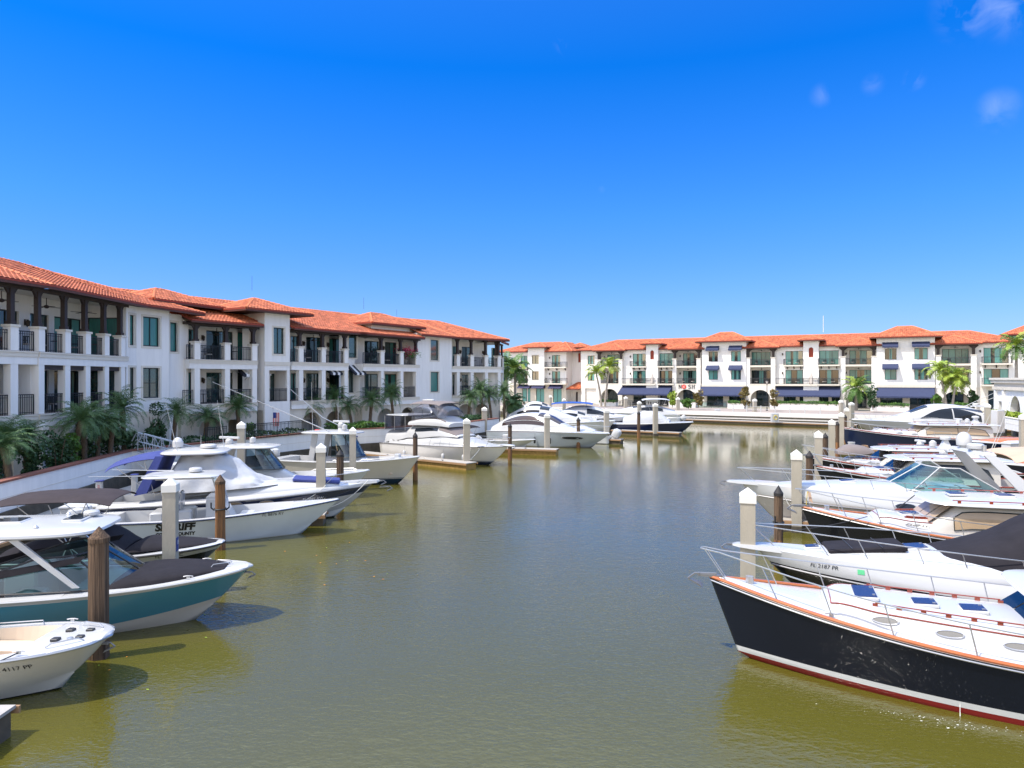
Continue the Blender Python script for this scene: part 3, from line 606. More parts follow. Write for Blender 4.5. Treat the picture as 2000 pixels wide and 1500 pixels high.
# tower B behind wing 1
hiproof(Fr((-25.4,50.6),(-22.9,57.6),LB),.2,6.4,-5.6,-.3,12.15,slope=.36,ov=.7)
mb=Fr((-25.4,50.6),(-22.9,57.6),LB).mb('wood_dark'); mb.box(1.0,5.6,-5.6,-2.0,10.2,12.0); mb.build('tower_wall',LB,smooth=False)
# wing 2
w2c=[Us(585),Us(629),Us(673)]
loggia(FS,w2c,BD,zr(.75)-.05,[(Us(568,BD),Us(584,BD)),(Us(598,BD),Us(634,BD)),(Us(643,BD),Us(668,BD))],u0=Us(566),u1=Us(677),fans=(w2c[1],))
railing(FS,Us(567),w2c[0]-.25,.05,G3); railing(FS,Us(567),w2c[0]-.25,.05,G2)
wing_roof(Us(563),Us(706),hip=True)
ground(FS,tc0,Us(690),.1,G2-.69,arches=[(Us(607),1.15),(Us(652),1.05)],doors=[(Us(522),Us(560))])
for x in (555,): column(FS,Us(x),.0,LZ,G2-.7,.45)
# wall between wings 2 and 3
ww=(Us(681,-.9),Us(697,-.9)); mb=FS.mb('stucco'); wallh(mb,Us(676),Us(707),LZ,11.3,-.9,[(ww[0],ww[1],G3+.55,G3+2.75),(ww[0],ww[1],G2+.55,G2+2.7)]); mb.build('wall',LB,smooth=False)
window(FS,*ww,G3+.55,G3+2.75,-.9,n=1); window(FS,*ww,G2+.55,G2+2.7,-.9,n=2)
awning(FS,Us(677,-.9),Us(700,-.9),-.88,G2+3.15,.75,1.0,stripe=('stripe_black','stripe_white'),m='stripe_white')
awning(FS,Us(643),Us(667),-.4,G2+2.75,.35,.55,stripe=('stripe_black','stripe_white'),m='stripe_white')
awning(FS,Us(475),Us(488),-.6,G2+2.6,.4,.6,stripe=('stripe_black','stripe_white'),m='stripe_white')
awning(FS,Us(502,-1.6),Us(514,-1.6),-1.5,G2+2.9,.6,.9,stripe=('stripe_black','stripe_white'),m='stripe_white')
# wing 3
w3c=[Us(744),Us(782),Us(812)]
loggia(FS,w3c,BD,zr(.75)-.05,[(Us(712,BD),Us(741,BD)),(Us(752,BD),Us(775,BD)),(Us(786,BD),Us(810,BD))],u0=Us(706),u1=Us(816),fans=())
railing(FS,Us(708),w3c[0]-.25,.05,G3); railing(FS,Us(708),w3c[0]-.25,.05,G2)
wing_roof(Us(692),Us(819))
ground(FS,Us(706),Us(880),.1,G2-.69,arches=[(Us(752),1.2),(Us(795),1.1)])
hiproof(FS,Us(744),Us(830),-6.2,-1.2,12.0,slope=.40,ov=.75)
mb=FS.mb('stucco'); mb.box(Us(744),Us(830),-6.2,-1.2,10.5,11.95); mb.build('tower_wall',LB,smooth=False)
ww=(Us(841,-.1),Us(857,-.1)); mb=FS.mb('stucco'); wallh(mb,Us(816),Us(884),G2-.7,11.3,-.1,[(ww[0],ww[1],G3+.55,G3+2.75),(ww[0],ww[1],G2+.45,G2+2.6)]); mb.quad((Us(816),-3,G2),(Us(816),-.1,G2),(Us(816),-.1,11.3),(Us(816),-3,11.3)); mb.build('wall',LB,smooth=False)
window(FS,*ww,G3+.55,G3+2.75,-.1,n=1); window(FS,*ww,G2+.45,G2+2.6,-.1,n=1,panes='pane_teal')
# end loggia
ec=[FE.U(x) for x in (893,920,948,973)]
loggia(FE,ec,BD,11.2,[(FE.U(884,BD),FE.U(893,BD)),(FE.U(902,BD),FE.U(922,BD)),(FE.U(962,BD),FE.U(972,BD))],u0=FE.U(880),u1=FE.U(976))
ground(FE,FE.U(880),FE.U(976),.1,G2-.69,arches=[(FE.U(908),1.3),(FE.U(940),1.2)])
# extra return at the far end
FR=Fr((-2.0,84.6),(-1.2,91),LB)
loggia(FR,[.6,3.0,5.6],-3,10.9,[(1,2.4)])
mb=FR.mb('tile'); roofplane(mb,[(-.5,.8,10.95),(6.5,.8,10.95),(6.5,-4,12.3),(-.5,-4,12.3)]); eave(mb,(-.5,.8,10.95),(6.5,.8,10.95)); mb.build('roof',LB,ang=50)
# main roof: planes between eave and ridge polylines
def mainroof(pe,pr,name='roof',ends=True,root=LB,coarse=6,caps=True,pitch=.3,back=True):
    mb=MB('tile').tr(Matrix.Translation(-root.location))
    for (a,b),(c,d_) in zip(zip(pe,pe[1:]),zip(pr,pr[1:])):
        q=[Vector(a),Vector(b),Vector(d_),Vector(c)]
        if (q[2]-q[3]).length<.05: q=q[:3]
        # triangulated so every face is planar
        if len(q)==4:
            roofplane(mb,[q[0],q[1],q[2]],coarse=coarse,pitch=pitch) if abs((q[1]-q[0]).cross(q[2]-q[0]).normalized().dot(q[3]-q[0]))>.05 else roofplane(mb,q,coarse=coarse,pitch=pitch)
            if abs((q[1]-q[0]).cross(q[2]-q[0]).normalized().dot(q[3]-q[0]))>.05: roofplane(mb,[q[3],q[0],q[2]][::1],coarse=coarse,pitch=pitch)
        else: roofplane(mb,q,coarse=coarse,pitch=pitch)
        eave(mb,a,b)
        if (q[-1]-Vector(d_)).length>.1: ridge(mb,c,d_)
    mb.build(name,root,ang=50)
def off(fr,u,d,z=0): return fr.w(u,d,z)
ra=14.05
eA=[off(FA0,-4,.85,ZA),off(FA0,FA0.L+.1,.85,ZA),off(FA,FA.L,.85,ZA-.05),off(FA2,FA2.L-.6,.75,ZA-.15)]
rA=[off(FA0,-4,-7,ra),off(FA,.9,-7.2,ra),off(FA,FA.L-1,-7.2,ra),off(FA,FA.L+1.5,-6.5,ra-.3)]
mainroof(eA,rA)
mb=MB('tile').tr(Matrix.Translation(-LB.location)); ridge(mb,eA[1],rA[1]); mb.build('ridge_cap',LB,ang=50); mb=MB('tile').tr(Matrix.Translation(-LB.location)); ridge(mb,eA[3],rA[3],.12); roofplane(mb,[eA[3],off(FA,FA.L+6.5,-5,ZA),rA[3]]); eave(mb,eA[3],off(FA,FA.L+6.5,-5,ZA)); mb.build('roof_hip',LB,ang=50)
# soffits of section A
mb=MB('wood_dark').tr(Matrix.Translation(-LB.location))
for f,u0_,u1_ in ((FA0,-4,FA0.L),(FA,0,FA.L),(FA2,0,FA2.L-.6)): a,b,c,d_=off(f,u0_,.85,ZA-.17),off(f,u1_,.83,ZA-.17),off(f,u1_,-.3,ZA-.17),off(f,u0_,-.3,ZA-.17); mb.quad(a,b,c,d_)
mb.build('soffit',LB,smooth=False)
uS0,uS1=Us(345),Us(884)
eS=[off(FS,uS0,-.6,11.2),off(FS,Us(884),-.6,11.2)]; rS=[off(FS,uS0-2,-7.8,13.45),off(FS,Us(884)-1.0,-7.8,13.45)]
mainroof(eS,rS)
eE=[off(FS,Us(815),.6,11.15),off(FE,FE.U(887),.8,11.15),off(FE,FE.U(985),.9,11.15)]; rE=[off(FS,Us(815)+.5,-7.0,13.5),off(FS,Us(884)+1,-7.0,13.5),off(FE,2.6,-5.6,13.4)]
mainroof(eE,rE)
mb=MB('tile').tr(Matrix.Translation(-LB.location)); ridge(mb,eE[1],rE[1]); mb.build('ridge_cap',LB,ang=50); mb=MB('tile').tr(Matrix.Translation(-LB.location)); ridge(mb,eE[2],rE[2]); q=off(FE,FE.U(985)+.5,-9,11.2); roofplane(mb,[eE[2],q,rE[2]]); eave(mb,eE[2],q); mb.build('roof_hip',LB,ang=50)
# interior block so nothing shows through
mb=MB('stucco').tr(Matrix.Translation(-LB.location))
def prism(mb,pts,z0,z1,m=None):
    n=len(pts); mb.add([(p[0],p[1],z0) for p in pts]+[(p[0],p[1],z1) for p in pts],[tuple(range(n))[::-1],tuple(range(n,2*n))]+[(i,(i+1)%n,n+(i+1)%n,n+i) for i in range(n)],m)
prism(mb,[off(FA0,-4,-2.85),off(FA,0,-2.85),off(FA,FA.L,-2.85),off(FS,0,-2.75),off(FS,FS.L,-2.75),off(FE,FE.L-.3,-2.75),off(FE,FE.L-.3,-9),off(FS,0,-11),off(FA0,-4,-10)],LZ,11.0)
mb.build('core_wall',LB,smooth=False)
# lightning rods
for x,zt,px in ((off(FA,2,-7.2,ra),1.3,0),(off(FS,Us(530),-2.4,13.9),1.2,0),(off(FS,Us(763),-3.6,13.6),1.2,0),(off(FS,Us(870),-7,13.5),1.0,0)):
    mb=MB('rail_grey').tr(Matrix.Translation(-LB.location)); mb.tube([x,x+Vector((0,0,zt))],.012,n=4); mb.build('lightning_rod',LB)
# ------------------------------------------------------------ far buildings
H2,H3,HE=5.6,8.9,12.2
HB=empty('hotel_building',(45,124,LZ),0,'long white waterfront building with orange tiled roofs and navy blue awnings across the far end','building')
AX=empty('annex_building',(5,150,LZ),0,'white three-storey wing with teal windows and small dark awnings at the far left end','building')
FH=Fr((13.9,142.8),(78.1,108.6),HB); FX_=Fr((13.9,142.8),(78.1,108.6),AX)
def Uh(x,d=0): return FH.U(x,d)
CUF=[[(0,.33,'pane_pale'),(.33,.66,'pane_dark'),(.66,1,'pane_pale')],[(0,.28,'pane_pale'),(.28,.45,'pane_dark'),(.45,.75,'pane_pale'),(.75,1,'pane_mid')],[(0,.4,'pane_dark'),(.4,.62,'pane_pale'),(.62,1,'pane_dark')],[(0,.5,'pane_pale'),(.5,1,'pane_teal')]]
CI=[0]
def slab(fr,u0,u1,d0,d1,z,th=.28,m='trim',name='balcony_slab'):
    mb=fr.mb(m); mb.box(u0,u1,d0,d1,z-th,z); return mb.build(name,fr.root,smooth=False)
FURN=[]
def hloggia(px0,px1,dpx,archg=None,sign=False):
    """open corner bays on both upper floors, between columns at px0 and px1; hip roof over"""
    a,b=Uh(px0),Uh(px1); BK=-1.9; D=.7
    mb=FH.mb('stucco'); x0,x1=[FH.U(q,BK) for q in dpx]; x0=max(x0,a-.1); x1=min(x1,b+.3)
    wallh(mb,a-.5,b+.5,H2-.4,HE,BK,[(x0,x1,H2,H2+2.45),(x0,x1,H3,H3+2.45)]); mb.quad((a-.4,BK,H2-.4),(a-.4,.02,H2-.4),(a-.4,.02,HE),(a-.4,BK,HE)); mb.quad((b+.4,BK,H2-.4),(b+.4,BK,HE),(b+.4,.02,HE),(b+.4,.02,H2-.4)); mb.quad((a-.5,BK,HE-.2),(b+.5,BK,HE-.2),(b+.5,D,HE-.2),(a-.5,D,HE-.2),'stucco_soft'); mb.build('back_wall',HB,smooth=False)
    for z in (H2,H3): window(FH,x0,x1,z,z+2.45,BK,n=4,curtain=CUF[CI[0]%4],sill=False,name='balcony_door'); CI[0]+=1
    for z in (H2,H3):
        slab(FH,a-.42,b+.42,BK,D,z,.32); railing(FH,a+.25,b-.25,D-.12,z,step=.16,m='rail_grey'); fan(FH,(a+b)/2,-.5,z+2.65); lantern(FH,x0-.5,BK+.02,z+1.9)
        FURN.append((FH,(a+b)/2-.9,-.6,z,px0,'left')); FURN.append((FH,(a+b)/2+.9,-.6,z,px0,'right'))
    for u in (a,b):
        mb=FH.mb('stucco'); mb.box(u-.36,u+.36,D-.7,D+.02,H2-.6,H3+1.25); mb.box(u-.44,u+.44,D-.78,D+.10,H3+1.25,H3+1.4,'trim'); mb.build('column',HB,smooth=False)
        mb=FH.mb('wood_dark'); mb.box(u-.2,u+.2,D-.52,D-.12,H3+1.401,HE-.45)
        for s_ in (-1,1): mb.hexa([(u+s_*.2,D-.4,HE-.95),(u+s_*.2,D-.24,HE-.95),(u+s_*.2,D-.24,HE-.46),(u+s_*.2,D-.4,HE-.46),(u+s_*.22,D-.4,HE-.9),(u+s_*.22,D-.24,HE-.9),(u+s_*.7,D-.24,HE-.46),(u+s_*.7,D-.4,HE-.46)])
        mb.build('timber_post',HB,smooth=False)
    mb=FH.mb('wood_dark'); mb.box(a-.6,b+.6,D-.5,D-.14,HE-.449,HE-.15); mb.build('timber_beam',HB,smooth=False)
    # ground storey: arch
    mb=FH.mb('stucco_soft'); r=(b-a)/2-.45; archwall(mb,a-.36,b+.36,LZ,H2-.33,D-.01,(a+b)/2,r,H2-1.05-r,depth=.6)
    mb.quad((a-.3,-1.6,LZ),(b+.3,-1.6,LZ),(b+.3,-1.6,H2-.4),(a-.3,-1.6,H2-.4)); mb.quad((a-.36,D,LZ),(a-.36,D,H2-.33),(a-.36,-1.6,H2-.33),(a-.36,-1.6,LZ)); mb.quad((b+.36,D,LZ),(b+.36,-1.6,LZ),(b+.36,-1.6,H2-.33),(b+.36,D,H2-.33)); mb.build('arch_wall',HB,smooth=False)
    window(FH,(a+b)/2-r*.62,(a+b)/2+r*.62,LZ+.1,LZ+2.9,-1.3,n=2,panes='pane_dark',sill=False,name='shop_door')
    # hip roof over the bay
    mb=FH.mb('tile'); a0,a1=a-1.1,b+1.1; z=HE-.14; zt=z+(a1-a0)/2*.42; f=D+.55; cu=(a0+a1)/2
    A=(a0,f,z);B=(a1,f,z);T=(cu,f-(a1-a0)/2*1.15,zt); Cq=(a1,T[1],z); Dq=(a0,T[1],z); T2=(cu,-7.5,zt)
    roofplane(mb,[A,B,T],coarse=5); roofplane(mb,[B,(a1,-7.5,z),T2,T],coarse=5); roofplane(mb,[(a0,-7.5,z),A,T,T2],coarse=5)
    ridge(mb,A,T); ridge(mb,B,T); ridge(mb,T,T2); eave(mb,A,B); eave(mb,B,Cq); eave(mb,Dq,A)
    mb.quad((a0+.05,-1,z-.16),(a1-.05,-1,z-.16),(a1-.05,f-.05,z-.16),(a0+.05,f-.05,z-.16),'wood_dark'); mb.build('bay_roof',HB,ang=50)
def hwall(px0,px1,door,balc,root=HB,fr=None,both=True,ground='stucco_soft',kind='door',lo=None):
    fr=fr or FH; a,b=fr.U(px0),fr.U(px1); x0,x1=fr.U(door[0]),fr.U(door[1])
    mb=fr.mb('stucco'); zz=[(x0,x1,H2,H2+2.45),(x0,x1,H3,H3+2.45)] if kind=='door' else [(x0,x1,H2+.55,H2+2.2),(x0,x1,H3+.55,H3+2.2)]
    wallh(mb,a,b,H2-.4,HE,0,zz); 
    if lo is not None: wallh(mb,a,b,LZ,H2-.4,0,lo,m=ground)
    mb.build('wall',root,smooth=False)
    for h in zz: window(fr,*h[:2],h[2],h[3],0,n=3 if x1-x0>2.4 else 2,curtain=CUF[CI[0]%4],sill=(kind!='door'),name='balcony_door' if kind=='door' else 'window'); CI[0]+=1
    if balc:
        p,q=fr.U(balc[0],1.1),fr.U(balc[1],1.1)
        for z in (H2,H3):
            slab(fr,p,q,0,1.2,z,.24); SD[0]=0.02; railing(fr,p+.03,q-.03,1.12,z,step=.16,m='rail_grey',side=(p+.06,q-.06))
            FURN.append((fr,(p+q)/2-.7,.55,z,px0,'left')); FURN.append((fr,(p+q)/2+.6,.6,z,px0,'right'))
            if z==H3:
                for u in (p+.5,(p+q)/2,q-.5): mb=fr.mb('wood_dark'); mb.hexa([(u-.06,0,z-.7),(u+.06,0,z-.7),(u+.06,.15,z-.7),(u-.06,.15,z-.7),(u-.06,0,z-.245),(u+.06,0,z-.245),(u+.06,.8,z-.245),(u-.06,.8,z-.245)]).build('bracket',root,smooth=False)
        lantern(fr,x0-.45,0,H3+1.9); lantern(fr,x0-.45,0,H2+1.9)
def slim(px0,px1,ev0,ev1,d=1.0):
    a,b=Uh(px0,d),Uh(px1,d); c=(a+b)/2; zt=13.15
    mb=FH.mb('stucco'); archwall(mb,c-.42,c+.42,H3+1.3,H3+3.3,d,c,.36,H3+2.65,depth=.3,m='stucco')
    wallh(mb,a,b,LZ,zt,d,[(c-.42,c+.42,H3+1.3,H3+3.3)],rv=.0); mb.quad((c-.4,d-.3,H3+1.3),(c+.4,d-.3,H3+1.3),(c+.4,d-.3,H3+3.1),(c-.4,d-.3,H3+3.1),'tile_edge'); mb.quad((c-.42,d,H3+1.3),(c+.42,d,H3+1.3),(c+.42,d-.3,H3+1.3),(c-.42,d-.3,H3+1.3))
    mb.quad((a,-3,LZ),(a,d,LZ),(a,d,zt),(a,-3,zt)); mb.quad((b,-3,LZ),(b,-3,zt),(b,d,zt),(b,d,LZ)); mb.build('tower_wall',HB,smooth=False)
    mb=FH.mb('cushion')     # pointed niche lamp at the foot
    mb.rings([[(c+x,d+y,z) for x,y in ((-w,0.005),(w,0.005),(w*.6,w*.7),(-w*.6,w*.7))] for w,z in ((.30,H2+.02),(.34,H2+.9),(.22,H2+1.6),(.03,H2+2.1))],cap=True); mb.build('wall_niche',HB,smooth=False)
    hiproof(FH,a,b,d-(b-a),d,zt,slope=.42,ov=.85,coarse=5)
def big(px0,px1,wins,d=.9,zt=13.3,winaw=True):
    a,b=Uh(px0,d),Uh(px1,d); mb=FH.mb('stucco'); hs=[]
    for w0,w1 in wins:
        x0,x1=Uh(w0,d),Uh(w1,d); hs+=[(x0,x1,H3+.75,H3+2.55),(x0,x1,H2+.75,H2+2.65)]
    wallh(mb,a,b,H2-.5,zt,d,hs); mb.quad((a,-3,H2-.5),(a,d,H2-.5),(a,d,zt),(a,-3,zt)); mb.quad((b,-3,H2-.5),(b,-3,zt),(b,d,zt),(b,d,H2-.5)); mb.box(a-.05,b+.05,d+.001,d+.14,H2-.5,H2-.05,'trim'); mb.build('tower_wall',HB,smooth=False)
    for h in hs: window(FH,*h,d,n=2,curtain=CUF[(CI[0])%4],sill=False); CI[0]+=1
    for w0,w1 in wins:
        x0,x1=Uh(w0,d),Uh(w1,d)
        for z in (H3,H2): awning(FH,x0-.35,x1+.25,d,z+(3.6 if z==H3 else 3.35),.65,.95,val=.3)
    hiproof(FH,a,b,d-((b-a)-2.3),d,zt,slope=.47,ov=1.0,coarse=5)
def shopfront(px0,px1,aw,doors,d=0,proj=3.3,drop=1.55,ztop=None):
    a,b=Uh(px0,d),Uh(px1,d); mb=FH.mb('stucco_soft'); hs=[(Uh(q,d),Uh(r_,d),LZ,LZ+2.75) for q,r_ in doors]
    wallh(mb,a,b,LZ,H2-.32,d-.3,hs,rv=.3); mb.build('shop_wall',HB,smooth=False)
    for h in hs: window(FH,h[0],h[1],LZ+.02,LZ+2.75,d-.3,n=max(2,int((h[1]-h[0])/1.0)),panes='pane_dark',sill=False,name='shop_window')
    for q0,q1 in aw: awning(FH,Uh(q0,d),Uh(q1,d),d+.05,ztop or H2-.36,drop,proj,val=.28,name='shop_awning')
# main sequence, left to right
hwall(1135,1167,(1148,1161),None,kind='win',lo=[(Uh(1143),Uh(1164),LZ,LZ+3.1)])
mb=FH.mb('stucco_warm'); mb.box(Uh(1143)-.1,Uh(1164)+.1,-.5,-.3,LZ,LZ+3.2); 
for i in range(4): mb.box(Uh(1143),Uh(1164),-.3,-.28,LZ+.1+i*.78,LZ+.8+i*.78,'stucco_soft')
mb.build('garage_door',HB,smooth=False)
mb=FH.mb('stucco'); mb.quad((Uh(1135),0,LZ),(Uh(1135),0,HE),(Uh(1135),-6,HE),(Uh(1135),-6,LZ)); mb.build('wall',HB,smooth=False)
hloggia(1172,1214,(1186,1214))
hwall(1217,1264,(1236,1261),(1230,1262))
slim(1262,1285,1257,1299)
hwall(1285,1318,(1288,1315),(1284,1316))
hloggia(1319,1366,(1334,1362))
big(1371,1457,[(1384,1402),(1428,1447)])
hloggia(1462,1511,(1468,1505))
hwall(1513,1571,(1534,1568),(1530,1569))
slim(1569,1599,1563,1607)
hwall(1599,1645,(1600,1638),(1597,1640))
hloggia(1647,1707,(1659,1704))
big(1712,1826,[(1728,1751),(1786,1812)])
hloggia(1832,1901,(1840,1892))
hwall(1904,2012,(1921,1970),(1918,1978),lo=[(Uh(1930),Uh(1965),LZ,LZ+3.2)])
window(FH,Uh(1930),Uh(1965),LZ+.02,LZ+3.2,0,n=2,panes='pane_dark',name='shop_door')
mb=FH.mb('trim'); mb.box(Uh(1925),Uh(1929),.001,.08,LZ,LZ+3.7); mb.box(Uh(1966),Uh(1970),.001,.08,LZ,LZ+3.7); mb.box(Uh(1929),Uh(1966),.001,.08,LZ+3.25,LZ+3.7); mb.build('door_surround',HB,smooth=False)
# restaurant awnings and glazed fronts under them
shopfront(1217,1318,[(1217,1314)],[(1236,1278),(1284,1306)],d=.0)
shopfront(1371,1457,[(1371,1455)],[(1380,1412),(1423,1454)],d=.6)
shopfront(1516,1645,[(1517,1642)],[(1530,1554),(1561,1586),(1593,1618),(1624,1640)],d=.0,proj=2.2)
shopfront(1711,1829,[(1712,1825)],[(1719,1763),(1777,1823)],d=.6,proj=2.2)
# long balcony on the second floor
for p,q in ((1217,1284),(1516,1598)):
    slab(FH,Uh(p),Uh(q),0,1.3,H2-.02,.3); railing(FH,Uh(p)+.1,Uh(q)-.05,1.2,H2,step=.16,m='rail_grey')
# restaurant sign over its arch
sg=empty('restaurant_sign',FH.w((Uh(1319)+Uh(1366))/2,.72,H2-.9),math.atan2(FH.u.y,FH.u.x),'sign of dark serif letters with a round red logo above the restaurant arch','sign')
mb=MB('text_black')
def tp(x,y,s=1): return (x,-.05,y)
lw=.62; hh=.72
def letter(kind,x):
    b=MB('text_black')
    def bar(x0,x1,z0,z1): b.box(x+x0,x+x1,-.05,0,z0,z1)
    if kind=='N':
        bar(.04,.14,0,hh); bar(.44,.54,0,hh); b.hexa([(x+.04,-.05,hh),(x+.17,-.05,hh),(x+.17,0,hh),(x+.04,0,hh),(x+.42,-.05,0),(x+.54,-.05,0),(x+.54,0,0),(x+.42,0,0)]); bar(0,.18,0,.03); bar(.38,.6,hh-.03,hh)
    if kind=='H':
        bar(.06,.16,0,hh); bar(.44,.54,0,hh); bar(.16,.44,hh*.48,hh*.56); bar(0,.22,0,.03); bar(.38,.6,0,.03); bar(0,.22,hh-.03,hh); bar(.38,.6,hh-.03,hh)
    if kind=='S':
        pts=[(x+.25+.19*math.cos(a),hh*.75+.16*math.sin(a)) for a in np.linspace(.5,4.3,10)]+[(x+.25+.21*math.cos(a),hh*.28+.19*math.sin(a)) for a in np.linspace(1.2,-2.7,10)]
        b.tube([(p,-.025,q) for p,q in pts],.055,n=6)
    return b
for k,x in (('N',-1.45),('S',.35),('H',1.0)): letter(k,x).build('letter',sg,smooth=False)
b=MB('logo_red'); b.rings([[(-.42+.42*math.cos(a)*s,y,.36+.42*math.sin(a)*s) for a in np.linspace(0,2*PI,20,endpoint=False)] for s,y in((1,0),(1,-.06),(.9,-.07))],cap=True); L_=b.build('round_logo',sg,smooth=False)
b=MB('stripe_white'); b.tube([(-.6,-.08,.25),(-.5,-.08,.45),(-.36,-.08,.38),(-.3,-.08,.55)],.03,n=4); b.tube([(-.52,-.08,.2),(-.36,-.08,.18),(-.24,-.08,.3)],.03,n=4); b.build('logo_mark',L_)
# main roof behind the bays
mb=FH.mb('tile'); u0,u1=Uh(1135),Uh(2008)
roofplane(mb,[(u0-.8,.75,HE),(u1,.75,HE),(u1-7,-7.2,14.45),(u0+5,-7.2,14.45)],coarse=5); roofplane(mb,[(u0-.8,-7,HE),(u0-.8,.75,HE),(u0+5,-7.2,14.45)],coarse=5); roofplane(mb,[(u1,.75,HE),(u1,-9,HE),(u1-7,-7.2,14.45)],coarse=5)
ridge(mb,(u0+5,-7.2,14.45),(u1-7,-7.2,14.45)); ridge(mb,(u0-.8,.75,HE),(u0+5,-7.2,14.45)); ridge(mb,(u1,.75,HE),(u1-7,-7.2,14.45)); eave(mb,(u0-.8,.75,HE),(u1,.75,HE)); eave(mb,(u0-.8,-7,HE),(u0-.8,.75,HE)); mb.build('roof',HB,ang=50)
mb=FH.mb('stucco'); mb.box(u0+.1,u1-.2,-9,-2.4,LZ,HE-.1); mb.build('core_wall',HB,smooth=False)
hiproof(FH,Uh(1965,-6),Uh(2060,-6),-12,-5,13.6,slope=.42,ov=.8,coarse=4,name='roof_hip')
for px,z0,z1,d in ((1608,14.9,17.9,-7.2),):
    mb=FH.mb('stripe_white'); mb.tube([(Uh(px,d),d,z0),(Uh(px,d),d,z1)],.04,n=5); mb.build('antenna',HB)
# ---- annex, same street line further left
def Ua(x,d=0): return FX_.U(x,d)
hwall(996,1031,(1017,1030),(998,1031),root=AX,fr=FX_,lo=[(Ua(1019),Ua(1029.5),LZ+.3,LZ+3.0)])
d=1.0; a,b=Ua(1031,d),Ua(1063,d); mb=FX_.mb('stucco'); x0,x1=Ua(1039,d),Ua(1052,d); hs=[(x0,x1,H3+.7,H3+2.45),(x0,x1,H2+.7,H2+2.45)]
wallh(mb,a,b,H2-.4,13.0,d,hs); mb.quad((a,-3,H2-.4),(a,d,H2-.4),(a,d,13.0),(a,-3,13.0)); mb.quad((b,-3,H2-.4),(b,-3,13.0),(b,d,13.0),(b,d,H2-.4)); mb.quad((a,0,H2-.4),(b,0,H2-.4),(b,d,H2-.4),(a,d,H2-.4)); mb.build('tower_wall',AX,smooth=False)
for h in hs: window(FX_,*h,d,n=2)
hiproof(FX_,a,b,d-4.2,d,13.0,slope=.4,ov=.8,coarse=4)
hwall(1062,1106,(1078,1094),(1063,1105),root=AX,fr=FX_)
mb=FX_.mb('stucco'); a=Ua(1106); b=Ua(1138); mb.quad((a,0,LZ),(a,-3,LZ),(a,-3,HE),(a,0,HE)); wallh(mb,a-.5,b+2,LZ,13.0,-3,[(Ua(1129,-3),Ua(1134,-3),H3+1.0,H3+2.9)]); mb.quad((Ua(1129,-3),-3.2,H3+1),(Ua(1134,-3),-3.2,H3+1),(Ua(1134,-3),-3.2,H3+2.9),(Ua(1129,-3),-3.2,H3+2.9),'tile_edge'); mb.build('wall',AX,smooth=False)
hiproof(FX_,Ua(1112,-3),Ua(1142,-3),-7,-3,13.0,slope=.4,ov=.6,coarse=4)
mb=FX_.mb('tile'); p,q=Ua(1107),Ua(1134); z=LZ+3.0; roofplane(mb,[(p,.4,z),(q,.4,z),(q,-2.8,z+1.3),(p+1.2,-2.8,z+1.3)],coarse=4); eave(mb,(p,.4,z),(q,.4,z)); mb.build('porch_roof',AX,ang=50)
mb=FX_.mb('stucco_soft'); wallh(mb,a-.2,b+.2,LZ,LZ+3.2,-2.4,[(Ua(1123,-2),Ua(1127,-2),LZ,LZ+2.3)]); mb.quad((Ua(1123,-2),-2.6,LZ),(Ua(1127,-2),-2.6,LZ),(Ua(1127,-2),-2.6,LZ+2.3),(Ua(1123,-2),-2.6,LZ+2.3),'wood_dark'); mb.build('porch_wall',AX,smooth=False)
a,b=Ua(996),Ua(1106); mb=FX_.mb('stucco_warm'); hs=[(Ua(p,.05),Ua(q,.05),LZ+.2,LZ+3.0) for p,q in((1020,1036),(1047,1063),(1080,1097))]
wallh(mb,a,b,LZ,H2-.4,.06,hs); mb.box(a,b,.061,.14,H2-.6,H2-.35,'trim'); mb.build('wall',AX,smooth=False)
for h in hs: window(FX_,*h,.06,n=2,panes='pane_pale',sill=False); awning(FX_,h[0]-.6,h[1]+.3,.08,LZ+4.0,.9,1.3,m='awning_dark',val=.1)
mb=FX_.mb('tile'); a,b=Ua(993),Ua(1108); roofplane(mb,[(a-3,.75,HE),(b+1.2,.75,HE),(b-4,-6,14.3),(a+3,-6,14.3)],coarse=4); roofplane(mb,[(b+1.2,.75,HE),(b+1.2,-8,HE),(b-4,-6,14.3)],coarse=4); roofplane(mb,[(a-3,-8,HE),(a-3,.75,HE),(a+3,-6,14.3)],coarse=4)
ridge(mb,(a-3,.75,HE),(a+3,-6,14.3)); ridge(mb,(b+1.2,.75,HE),(b-4,-6,14.3)); ridge(mb,(a+3,-6,14.3),(b-4,-6,14.3)); eave(mb,(a-3,.75,HE),(b+1.2,.75,HE)); mb.build('roof',AX,ang=50)
mb=FX_.mb('tile'); p,q=Ua(1066,.7),Ua(1120,.7)
roofplane(mb,[(p,1.3,HE-.1),(q,1.3,HE-.1),((p+q)/2,-2.3,14.1)],coarse=4); roofplane(mb,[(q,1.3,HE-.1),(q,-6,HE-.1),((p+q)/2,-6,14.1),((p+q)/2,-2.3,14.1)],coarse=4); roofplane(mb,[(p,-6,HE-.1),(p,1.3,HE-.1),((p+q)/2,-2.3,14.1),((p+q)/2,-6,14.1)],coarse=4); ridge(mb,(q,1.3,HE-.1),((p+q)/2,-2.3,14.1)); ridge(mb,(p,1.3,HE-.1),((p+q)/2,-2.3,14.1)); eave(mb,(p,1.3,HE-.1),(q,1.3,HE-.1)); eave(mb,(q,1.3,HE-.1),(q,-3,HE-.1)); mb.build('bay_roof',AX,ang=50)
mb=FX_.mb('stucco'); mb.box(Ua(993),Ua(1134),-9,-3.3,LZ,HE); mb.box(Ua(993),Ua(1106)-.05,-3.3,-.3,LZ,HE-.1); mb.build('core_wall',AX,smooth=False)

